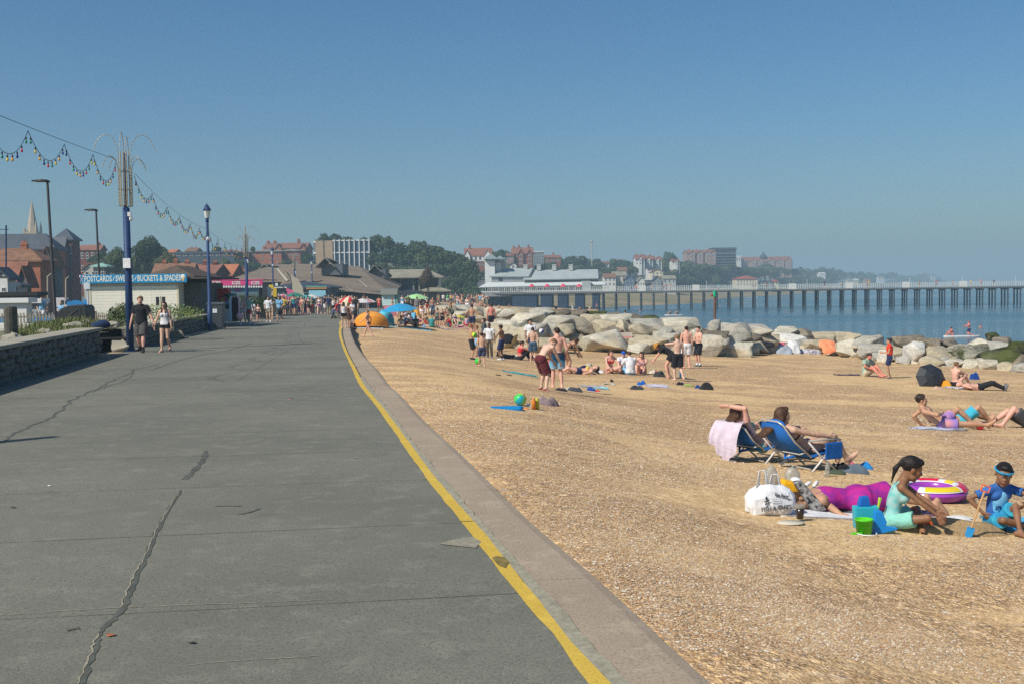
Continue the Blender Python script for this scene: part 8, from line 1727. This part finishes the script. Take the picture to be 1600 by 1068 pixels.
def arc(a0_,a1_,t0_,t1_,m,nm,off=.0):
 mb=MB();na,nt=max(3,int(abs(a1_-a0_)/.12)),8
 for i in range(na+1):
  a=a0_+(a1_-a0_)*i/na
  for j in range(nt+1):th=t0_+(t1_-t0_)*j/nt;rr_=RR+off;mb.v.append(((RW_+rr_*math.cos(th))*math.cos(a)*.88,(RW_+rr_*math.cos(th))*math.sin(a)*.88,RR*.85+rr_*math.sin(th)*.85))
 for i in range(na):
  for j in range(nt):q=i*(nt+1)+j;mb.f.append((q,q+1,q+nt+2,q+nt+1));mb.m.append(0)
 return mb.build(nm,m,ring,True)
vin=lambda c_:mat('vinyl_%d'%int(sum(c_)*1000),c_,.25,.5)
arc(0,2*math.pi,0,2*math.pi,vin((.32,.05,.42)),'ring_tube');pu,rd,ye,wh=vin((.32,.05,.42)),vin((.68,.015,.05)),vin((.75,.55,.02)),vin((.72,.68,.72))
for a0_,a1_,t0_,t1_,m,nm in[(0,2*math.pi,.45,2.4,wh,'white_band'),(-.9,.6,.3,1.7,rd,'red_petal'),(.9,1.7,.5,2.2,rd,'red_petal'),(-2.1,-1.0,.6,1.9,ye,'yellow_panel'),(1.7,2.4,.7,2.1,pu,'purple_petal'),(2.7,3.4,.5,1.7,vin((.05,.4,.65)),'blue_petal'),(-2.9,-2.3,.6,1.6,pu,'purple_petal'),(.1,.6,1.4,2.3,ye,'yellow_panel')]:arc(a0_,a1_,t0_,t1_,m,nm,.004 if nm=='white_band' else.007)
CBL=mat('chair_blue',(.015,.12,.42),.7,.2,bump=.3,bs=60,var=.15,vs=6);TUB=mat('chair_tube',(.50,.48,.42),.35,.5,metal=.3);ARM=mat('chair_arm',(.33,.32,.29),.5,.4);WLEG=mat('chair_white_leg',(.66,.63,.62),.4)
def beach_chair(loc,rz,label,back=.62,recl=.75):
 r_=empty('folding_chair',loc,label,'beach chair',rz=rz);W_=.27
 bd=V((0,-math.sin(recl),math.cos(recl)));hinge=V((0,-.20,.20));top=hinge+bd*back;nrm=V((0,math.cos(recl),math.sin(recl)))
 t=MB();t.add([tuple(V((-W_,.24,.25))),tuple(V((W_,.24,.25))),tuple(hinge+V((W_,0,0))),tuple(hinge+V((-W_,0,0))),tuple(V((-W_,.24,.235))),tuple(V((W_,.24,.235))),tuple(hinge+V((W_,0,-.015))),tuple(hinge+V((-W_,0,-.015)))],[(0,1,2,3),(7,6,5,4),(0,4,5,1),(1,5,6,2),(2,6,7,3),(3,7,4,0)]);t.build('seat',CBL,r_)
 t=MB();a,b,c_,e=hinge+V((-W_,0,0)),hinge+V((W_,0,0)),top+V((W_*.86,0,0)),top+V((-W_*.86,0,0));mid1,mid2=(a+e)/2-nrm*.045,(b+c_)/2-nrm*.045
 vs=[a,b,mid2,mid1,c_,e];vs=vs+[v-nrm*.014 for v in vs];t.add([tuple(v) for v in vs],[(0,1,2,3),(3,2,4,5),(6,9,8,7),(9,11,10,8),(0,6,7,1),(1,7,8,2),(2,8,10,4),(4,10,11,5),(5,11,9,3),(3,9,6,0)]);t.build('backrest',CBL,r_,True)
 t=MB();t.tube([hinge+V((-W_*1.04,0,0)),hinge+bd*(back*.55)+V((-W_*1.0,0,0))-nrm*.05,top+V((-W_*.88,0,0))-nrm*.02,top+V((-W_*.55,0,0))+bd*.04,top+V((W_*.55,0,0))+bd*.04,top+V((W_*.88,0,0))-nrm*.02,hinge+bd*(back*.55)+V((W_*1.0,0,0))-nrm*.05,hinge+V((W_*1.04,0,0))],.012,7);t.build('back_frame',TUB,r_,True)
 t=MB();q=hinge+bd*.12-nrm*.07;t.tube([q+V((-W_,0,0))+nrm*.04,q+V((-W_*.8,0,0)),q+V((W_*.8,0,0)),q+V((W_,0,0))+nrm*.04],.01,6);t.build('cross_bar',TUB,r_,True)
 t=MB();t.ball((0,0,0),(W_*.7,.04,.075),12);o=t.build('headrest_pillow',CBL,r_,True);o.location=top-bd*.07+nrm*.03
 for s in(-1,1):
  t=MB();t.tube([(s*.31,.28,.40),(s*.31,.0,.42),(s*.31,-.26,.42)],[.025,.03,.026],8,flat=.45);t.build('armrest',ARM,r_,True)
  for y0,y1 in((.22,-.16),(-.26,.16)):t=MB();t.tube([(s*.30,y0,.40),(s*.295,(y0+y1)/2,.2),(s*.30,y1-.06*(1 if y1<0 else-1),.0)],.013,6);t.build('leg',WLEG,r_,True)
  t=MB();t.tube([(s*.315,.03,.2),(s*.28,.03,.2)],.03,10);t.build('leg_hub',ARM,r_)
 t=MB();t.bx(.335,.355,-.02,.28,.16,.38);bevel(t.build('side_pocket',CBL,r_),.01,1)
 for y in(-.24,.24):t=MB();t.tube([(-.3,y*.95,.05),(.3,y*.95,.05)],.009,6);t.build('foot_bar',TUB,r_)
 t=MB();t.tube([V((-.1,-.1,0))+hinge,V((0,-.2,-.03))+hinge,V((.1,-.1,0))+hinge],.018,7);t.build('carry_strap',CBL,r_,True);return r_
q2=BT(1262,731);rz2=R(-62);ch2=beach_chair(q2,rz2,'blue folding beach chair with white legs and side pocket, nearer of two')
q1=BT(1188,719);rz1=R(-58);ch1=beach_chair(q1,rz1,'blue folding beach chair further back with a pale shawl over it',.45)
sp2=dict(fem=True,pel=(0,-.06,.29),u1=(0,-.85,.62),u2=(0,-.75,.75),fw=(0,1,.5),fL=(-.12,.66,.09),fR=(.12,.62,.09),kL=(0,.2,1),kR=(0,.2,1),hR=(.3,.25,.44),hL=(-.3,.2,.46),eR=(1,-.4,-.3),eL=(-1,-.4,-.3),hd=(.1,1,-.15),hup=(0,-.1,1),fall=(-.62,-.5,-.75))
person('woman with long dark hair reclining in the nearer blue chair, knees up',sp2,'seatw2',q2,rz2,1.68,'fair',('long','brown'),[('bikini_top',C['black']),('bikini_bottom',C['black'])],0)
sp1=dict(sp2,u1=(0,-.85,.6),u2=(0,-.75,.75),pel=(0,-.06,.28),hR=(.0,-.66,.86),eR=(1,.3,1),hdirR=(-1,-.2,-.2),hd=(.0,1,.0));person('woman in the further blue chair shading her head with a raised arm',sp1,'seatw1',q1,rz1,1.66,'pink',('bob','brown'),[('bikini_top',C['mint']),('bikini_bottom',C['mint'])],0)
mb=MB();n,k=26,16;bd=V((0,-math.sin(.75),math.cos(.75)));tp=V((0,-.20,.20))+bd*.50
for j in range(k+1):
 f=j/k
 for i in range(n+1):
  u=i/n-.5;x=u*(.46+.1*f);w=.02*math.sin(u*26+f*3)*(.3+f)+.012*math.sin(u*55)
  if f<.35:q=tp-bd*(.35-f)*.75+V((0,.06,.04))+V((0,w,w))
  else:g=(f-.35)/.65;q=tp+V((0,-.05-.13*g-.05*math.sin(math.pi*g),-.38*g*(1+.3*math.sin(u*5+1))+.045*(1-g)))+V((0,w,0))
  mb.v.append((x,q.y,max(q.z,.03)))
mb.f=[(j*(n+1)+i,j*(n+1)+i+1,(j+1)*(n+1)+i+1,(j+1)*(n+1)+i) for j in range(k) for i in range(n)];mb.m=[0]*len(mb.f)
o=mb.build('shawl',cloth((.55,.47,.55)),None,True,fixn=False);o.location=q1;o.rotation_euler=(0,0,rz1);tag(o,'pale lilac fringed shawl draped over the back of the further chair','shawl')
t=MB();
for i in range(22):x=-.28+i*.026;t.tube([(x,-.72,.10),(x+.004,-.73,.04)],.004,3)
t.build('fringe',cloth((.55,.47,.55)),o)
for(px,py,rx,ry,rz_,c_,l) in[(1336,739,.2,.12,.12,(.10,.13,.16),'slate grey folded clothes heap beside the nearer chair'),(1320,737,.1,.09,.12,(.012,.013,.016),'black bag between green towel and grey clothes'),(1352,733,.15,.08,.1,(.015,.2,.5),'bright blue towel at the end of the clothes heap'),(1311,741,.12,.08,.06,(.06,.08,.05),'olive patterned bag low in the heap'),(1309,735,.06,.06,.1,(.05,.3,.16),'green rolled towel under the sunbather feet'),(1331,728,.09,.05,.07,(.6,.1,.2),'hot pink garment on top of the clothes heap')]:
 o=crumple(rx,ry*1.3,rz_*1.25,px%13).build('clothes_heap',cloth(c_),None,True,fixn=False);o.location=BT(px,py)+V((0,.1,0));tag(o,l,'clothes')
t=MB();t.lathe([(.03,0),(.032,.12),(.014,.16),(.014,.18)],n=10);named(t,'water_bottle',mat('clear_plastic',(.5,.52,.52)),BT(1293,744),'clear plastic water bottle standing before the clothes heap','bottle',True)
def heap(px,py,w,h,c_,label,cat='bag',nm='beach_bag',dp=None,dz=0):
 p=BT(px,py);m=p.y/F;o=crumple(w*m/2,dp or w*m*.32,h*m,px%17).build(nm,cloth(c_),None,True,fixn=False);o.location=p+V((0,.05,dz));return tag(o,label,cat)
def towel(px,py,w,l,c_,label,rz_=0,seed=1):m=BT(px,py).y/F;return cloth_patch(px,py,w*m,l,rz_,c_ if isinstance(c_,bpy.types.Material) else cloth(c_),label,'towel',.05,seed)
def ball(px,py,r,cols,label,pos=None):
 p=pos or BT(px,py)+V((0,0,r));r_=empty('ball',p,label,'ball')
 n=len(cols)
 for k in range(n):
  t=MB();S=8
  for i in range(S+1):
   th=math.pi*i/S
   for j in range(4):a=2*math.pi*(k+j/3)/n;t.v.append((r*math.sin(th)*math.cos(a),r*math.sin(th)*math.sin(a),r*math.cos(th)))
  for i in range(S):
   for j in range(3):q=i*4+j;t.f.append((q,q+4,q+5,q+1));t.m.append(0)
  t.build('ball_panel',paint(cols[k],.35),r_,True,fixn=False)
 r_.rotation_euler=(.5,.6,0);return r_
ball(747,569,.11,[(.02,.5,.05),(.4,.6,.05),(.02,.5,.05),(.5,.6,.05)],'green football on the shingle by the kicking boy')
ball(0,0,.10,[(.5,.6,.03),(.03,.4,.05),(.5,.6,.03),(.03,.4,.05)],'green and yellow ball held by the boy in long black shorts',at(741,523,BT(738,561).y-.3));ball(0,0,.12,[(.7,.7,.7),(.55,.04,.05),(.7,.7,.7),(.04,.08,.4)],'red white and blue volleyball held up by the white shirt boy',at(846,517,BT(829,556).y-.3))
ball(813,633,.11,[(.7,.05,.03),(.75,.3,.02),(.7,.6,.02),(.05,.5,.1),(.02,.35,.45),(.3,.6,.1)],'rainbow striped beach ball at the left end of the toy pile');ball(1531,671,.085,[(.75,.03,.08),(.7,.35,.35),(.75,.03,.08)],'pinkish red ball at the feet of the propped man')
t=MB();t.prism([(-.27,-.1),(.22,-.13),(.28,.0),(.24,.12),(-.28,.1)],0,.08);named(t,'blue_dinghy',paint((.01,.22,.52),.4),BT(792,639)+V((0,.1,-.04)),'flat royal blue bodyboard lying left of the rainbow ball','bodyboard',bev=.03,rz=.1)
heap(852,632,34,19,(.22,.16,.17),'brown mauve pop up mat folded over on the sand','mat');heap(868,632,9,6,(.02,.04,.15),'navy bag end under the mauve mat');heap(828,635,16,7,(.45,.45,.42),'pale crumpled carrier beside the rainbow ball');heap(822,639,9,4,(.6,.2,.05),'orange sand mould beside the yellow bottle','toy','toy')
for x,c_,l in[(834,(.6,.2,.03),'orange drink bottle standing by the mauve mat'),(839,(.55,.55,.03),'yellow green bottle beside the orange one')]:t=MB();t.lathe([(.04,0),(.045,.14),(.02,.18),(.02,.2)],n=9);named(t,'drink_bottle',paint(c_,.4),BT(x,639),l,'bottle',True)
towel(812,584,56,.5,(.05,.35,.38),'teal towel behind the maroon shorts man',0,2);towel(820,557,70,.5,(.6,.6,.6),'long white towel by the black leggings girl',0,3);towel(925,604,42,.8,(.40,.36,.35),'greyish pink blanket right of the ombre shorts',.1,4);towel(938,607,26,.5,(.3,.55,.6),'pale aqua towel beside the greyish blanket',0,5);towel(1026,603,34,.9,(.5,.48,.56),'white and lilac print towel in mid beach',.05,6);towel(1075,602,14,.5,(.35,.45,.1),'lime green towel by the black holdall',0,7);towel(1324,586,40,.6,(.07,.045,.08),'dark plum blanket left of the sitting man',0,8)
heap(795,560,30,12,(.03,.03,.035),'black holdall behind the white towel');heap(854,588,18,24,(.02,.025,.02),'black and white rucksack between the two ball players','rucksack','rucksack');heap(876,610,20,6,(.02,.02,.025),'black clothes at the feet of the ombre shorts');heap(889,609,12,8,(.5,.48,.42),'greyish white football shaped bag on the black clothes');heap(898,611,24,10,(.05,.06,.07),'shiny dark grey bag next to the white one');heap(924,610,16,9,(.02,.06,.3),'royal blue bag on the blanket');heap(933,611,8,4,(.6,.03,.03),'small red pouch by the royal blue bag')
heap(995,608,22,9,(.04,.045,.05),'black padded bag with blue jacket behind it');heap(1003,601,15,10,(.01,.1,.42),'royal blue jacket crumpled over the black padded bag');heap(1063,601,13,7,(.015,.015,.03),'small navy cap shaped bag in mid beach');heap(1103,608,22,17,(.02,.02,.022),'black holdall with loop handles at the end of the row','holdall','holdall');heap(1091,606,13,7,(.015,.05,.2),'navy blue bag touching the black holdall');heap(956,596,6,7,(.02,.02,.02),'little black bottle bag on white paper');towel(952,600,18,.35,(.65,.62,.55),'white paper or small cloth under the little black bag',0,9)
heap(1030,588,20,13,(.04,.042,.045),'charcoal bag with red top beside the sitting girl');heap(1025,582,9,5,(.55,.02,.03),'red cloth stuffed in the charcoal bag');heap(1020,583,12,9,(.6,.55,.45),'cream straw bag by the sitting girl');heap(913,575,18,7,(.02,.02,.07),'navy bag behind the lying girl');heap(920,572,10,9,(.45,.4,.3),'beige sack behind the navy bag');heap(938,582,14,7,(.6,.6,.62),'white and black cloth behind the lying girl')
heap(779,557,7,12,(.015,.015,.02),'black rucksack standing at the feet of the dark cap boy','rucksack','rucksack');t=MB();t.lathe([(.035,0),(.036,.2),(.02,.24),(.02,.27)],n=9);named(t,'blue_bottle',paint((.02,.2,.45),.3),BT(1063,589),'bright blue drink bottle in the sand under the bending woman','bottle',True)
for x,y,s_,l in[(778,586,10,'dark flip flops pair left alone on the sand'),(795,586,10,'second dark sandal pair beside the first')]:heap(x,y,s_,2.5,(.05,.025,.02),l,'sandals','sandals')
def draped(px,py,w,h,row,c_,label):
 d=front_d(px)+row;m=d/F;o=crumple(w*m*.5,h*m*.8,.16,px%11).build('draped_towel',c_ if isinstance(c_,bpy.types.Material) else cloth(c_),None,True,fixn=False);o.location=at(px,py,d)-V((0,.1,.02));o.rotation_euler=(R(48),0,.1);return tag(o,label,'towel')
PAT=mat('patterned_towel',(.62,.6,.58),.9,.1,col2=(.25,.22,.3),vs=7,detail=1)
draped(1294,540,28,18,.0,(.85,.27,.13),'orange towel spread over the tan boulder');draped(1224,547,28,17,-.4,(.33,.37,.42),'slate blue grey bag against the cream boulder');draped(1240,542,20,20,-.2,(.62,.62,.62),'white crumpled towel behind the blue grey bag');draped(1262,551,46,13,-.5,PAT,'orange and blue patterned towel spread right of the white towel');draped(1222,538,12,7,.1,(.6,.1,.16),'red pink garment between bag and white towel');draped(1197,537,26,7,.1,(.02,.02,.025),'long black bag lying on the low tan boulder');draped(794,527,13,12,.0,(.015,.015,.018),'black bag hung on the tan boulder by the cap boy')
c=BT(1454,602);m=c.y/F;um=empty('umbrella',c+V((0,0,12*m)),'open black umbrella lying on its side on the shingle','umbrella');ru=24*m;t0_=R(62)
um.rotation_euler=(R(68),R(8),0)
for k in range(8):a0_,a1_=2*math.pi*k/8,2*math.pi*(k+1)/8;t=MB();P0=[(0,0,.24)];P1=[(ru*.55*math.cos(a),ru*.55*math.sin(a),.19) for a in(a0_,a1_)];P2=[(ru*math.cos(a),ru*math.sin(a),0) for a in(a0_,a1_)];t.add(P0+P1+P2,[(0,1,2),(1,3,4,2)]);t.build('canopy_panel',mat('umbrella_black',(.02,.022,.028),.5,.4),um,fixn=False);t=MB();t.tube([(0,0,.235),P1[0],P2[0]],.004,4);t.build('rib',BLK,um)
t=MB();t.tube([(0,0,-.4),(0,0,.3)],.006,6);t.build('shaft',BLK,um)
heap(1478,603,17,15,(.7,.3,.02),'mustard yellow bag behind the black umbrella');heap(1466,608,20,8,(.5,.33,.25),'flesh coloured folded clothes under the umbrella edge','clothes');towel(1498,606,40,.6,(.65,.65,.67),'white towel under the woman with her hair up',0,11);heap(1523,592,15,15,(.01,.05,.24),'dark and royal blue rucksack standing near the white towel','rucksack','rucksack');heap(1508,591,14,4,(.62,.62,.62),'crumpled white paper next to the blue rucksack','litter','paper');towel(1462,670,80,.6,(.45,.48,.6),'pale blue striped towel under the propped man',0,12)
heap(1390,591,9,3,(.02,.05,.06),'dark sandals at the feet of the vest boy','sandals','sandals');heap(1514,664,12,5,(.02,.02,.02),'black shoes with white spots behind the pink ball','shoes','shoes')
def tent(px0,px1,ytop,py,c_,label,c2=None,dd=1.0):
 p=BT((px0+px1)/2,py);m=p.y/F;W_=(px1-px0)*m;H_=(py-ytop)*m;r_=empty('pop_up_tent',p,label,'tent')
 for k in range(4):
  mb=MB();n=10
  for i in range(5):
   f_=(k+i/4)/4;ang=math.pi*f_-math.pi/2
   for j in range(n+1):
    u=math.pi*j/n;x=-W_/2*math.cos(u);r0=math.sin(u);mb.v.append((x,dd*math.sin(ang)*r0*(.2+.8*abs(r0)),H_*math.cos(ang*.92)*r0**.8))
  for i in range(4):
   for j in range(n):q=i*(n+1)+j;mb.f.append((q,q+1,q+n+2,q+n+1));mb.m.append(0)
  mb.build('tent_panel',cloth(c_ if k%2==0 or c2 is None else c2),r_,True,fixn=False)
 for k in(0,2,4):ang=math.pi*k/4-math.pi/2;t=MB();t.tube([(-W_/2*math.cos(math.pi*j/10),dd*math.sin(ang)*math.sin(math.pi*j/10),1.01*H_*math.cos(ang*.92)*math.sin(math.pi*j/10)**.8) for j in range(11)],.02,5);t.build('tent_pole',cloth(tuple(x*.8 for x in c_)),r_)
 return r_
tent(553,607,487,511,(.72,.27,.02),'bright orange pop up beach tent nearest the promenade kerb',(.74,.30,.04));tent(588,616,484,507,(.08,.42,.58),'small sky blue tent touching the orange one',(.1,.47,.6));tent(706,730,493,505,(.03,.32,.12),'low rainbow coloured umbrella tent of green, blue and yellow',(.7,.5,.05))
parasol(BT(627,511),1.25,1.62,[(.02,.27,.50)],'big plain blue parasol above the sitting families',(R(4),R(-3),0),drop=.45);heap(645,505,18,26,(.12,.4,.6),'pale blue towel hanging below the blue parasol','towel','towel')
def windbreak(px0,px1,y0,y1,d,c_,label,tilt=0):a,b=at(px0,y1,d),at(px1,y0+tilt,d);r_=empty('windbreak',a,label,'windbreak');t=MB();n=8;L=b.x-a.x;Hh=b.z-a.z;[t.v.extend([(L*i/n,.06*math.sin(i),.1+tilt*d/F*0),(L*i/n,.06*math.sin(i+.5),Hh)]) for i in range(n+1)];t.f=[(2*i,2*i+2,2*i+3,2*i+1) for i in range(n)];t.m=[0]*n;t.build('windbreak_cloth',cloth(c_),r_,fixn=False);[MB().tube([(x,0,-.3),(x,0,Hh+.1)],.02,5).build('stake',BLK,r_) for x in(0,L)];return r_
windbreak(645,657,480,495,88,(.68,.36,.05),'orange yellow windbreak standing before the low rocks');windbreak(598,622,478,497,90,(.55,.2,.25),'pink striped windbreak slanting behind the blue tents');cloth_patch(575,513,2,.5,0,cloth((.6,.6,.6)),'white groundsheet edge at the orange tent','groundsheet',.05,15)
for x0,w,c_,l,s_ in[(640,70,(.25,.5,.6),'pale turquoise strip of towels under the families',21),(690,60,(.6,.5,.55),'pinkish white towels in the family row',22),(725,36,(.55,.2,.35),'magenta and white towel ending the family row',23)]:towel(x0,513,w,.7,c_,l,0,s_)
for x,y,w,h,c_,l in[(612,510,9,6,(.05,.06,.06),'dark bag by the blue tent mouth'),(662,511,7,5,(.1,.3,.6),'blue cool bag in the family row'),(682,512,8,6,(.03,.4,.4),'teal bucket bag at the girls feet'),(716,510,10,8,(.03,.06,.12),'dark blue folding seat in the family row')]:heap(x,y,w,h,c_,l)
for i in range(5):x=636+i*7;p=at(x,482,119);t=MB();t.bx(-.25,.25,-.25,.25,.4,.45);t.bx(-.25,.25,.2,.25,.45,.9);[t.bx(a-.02,a+.02,b-.02,b+.02,0,.4) for a in(-.22,.22) for b in(-.22,.22)];o=t.build('cafe_chair',BLK);o.location=p;o.rotation_euler=(0,0,i);tag(o,'black cafe chair under the lime green parasol','chair','black chairs under the lime parasol')
p=prom(528,498);wc=empty('wheelchair',p,'black wheelchair with big spoked wheel at the crowd edge by the kerb','wheelchair',rz=R(60))
for s in(-1,1):t=MB();t.tube([(s*.29,-.05+.31*math.cos(a),.31+.31*math.sin(a)) for a in np.linspace(0,2*math.pi,21)],.02,6);w_=t.build('wheel',BLK,wc);t=MB();[t.tube([(s*.29,-.05,.31),(s*.29,-.05+.3*math.cos(a),.31+.3*math.sin(a))],.006,3) for a in np.linspace(0,6.28,9)];t.build('spokes',STEEL,w_);t=MB();t.tube([(s*.25,.4,.1),(s*.2,.4,.1)],.1,10);t.build('caster',BLK,wc)
t=MB();t.bx(-.23,.23,-.2,.25,.46,.52);t.bx(-.23,.23,-.25,-.2,.52,.95);t.build('seat',cloth((.02,.06,.2)),wc);t=MB();[t.tube([(s*.25,-.35,.95),(s*.25,-.22,.9),(s*.25,-.22,.5),(s*.25,.3,.5),(s*.22,.42,.12)],.015,5) for s in(-1,1)];t.build('frame',STEEL,wc)
person('person in red top seated in the wheelchair beside the kerb girls',dict(pel=(0,0,.62),u1=(0,-.1,1),fL=(-.1,.5,.2),fR=(.1,.5,.2),kL=(0,1,1),kR=(0,1,1),hR=(.22,.3,.75),hL=(-.22,.3,.75)),'wheel',p,R(60),1.68,'pink',('short','grey'),[('tee',C['red']),('trousers',C['denim'])],2)
person('man in red cap and white football shirt behind the picket fence',POSES['relax'],'relax',at(66,506,70),R(200),1.75,'pink',('short','red'),[('tee',C['sky']),('board_shorts',C['white'])],2);person('person with straw hat and pale blue shirt behind the black tank',POSES['stand'],'stand',at(97,510,70),R(160),1.6,'tan',('short','blond'),[('tee',C['sky']),('shorts',C['grey'])],2)
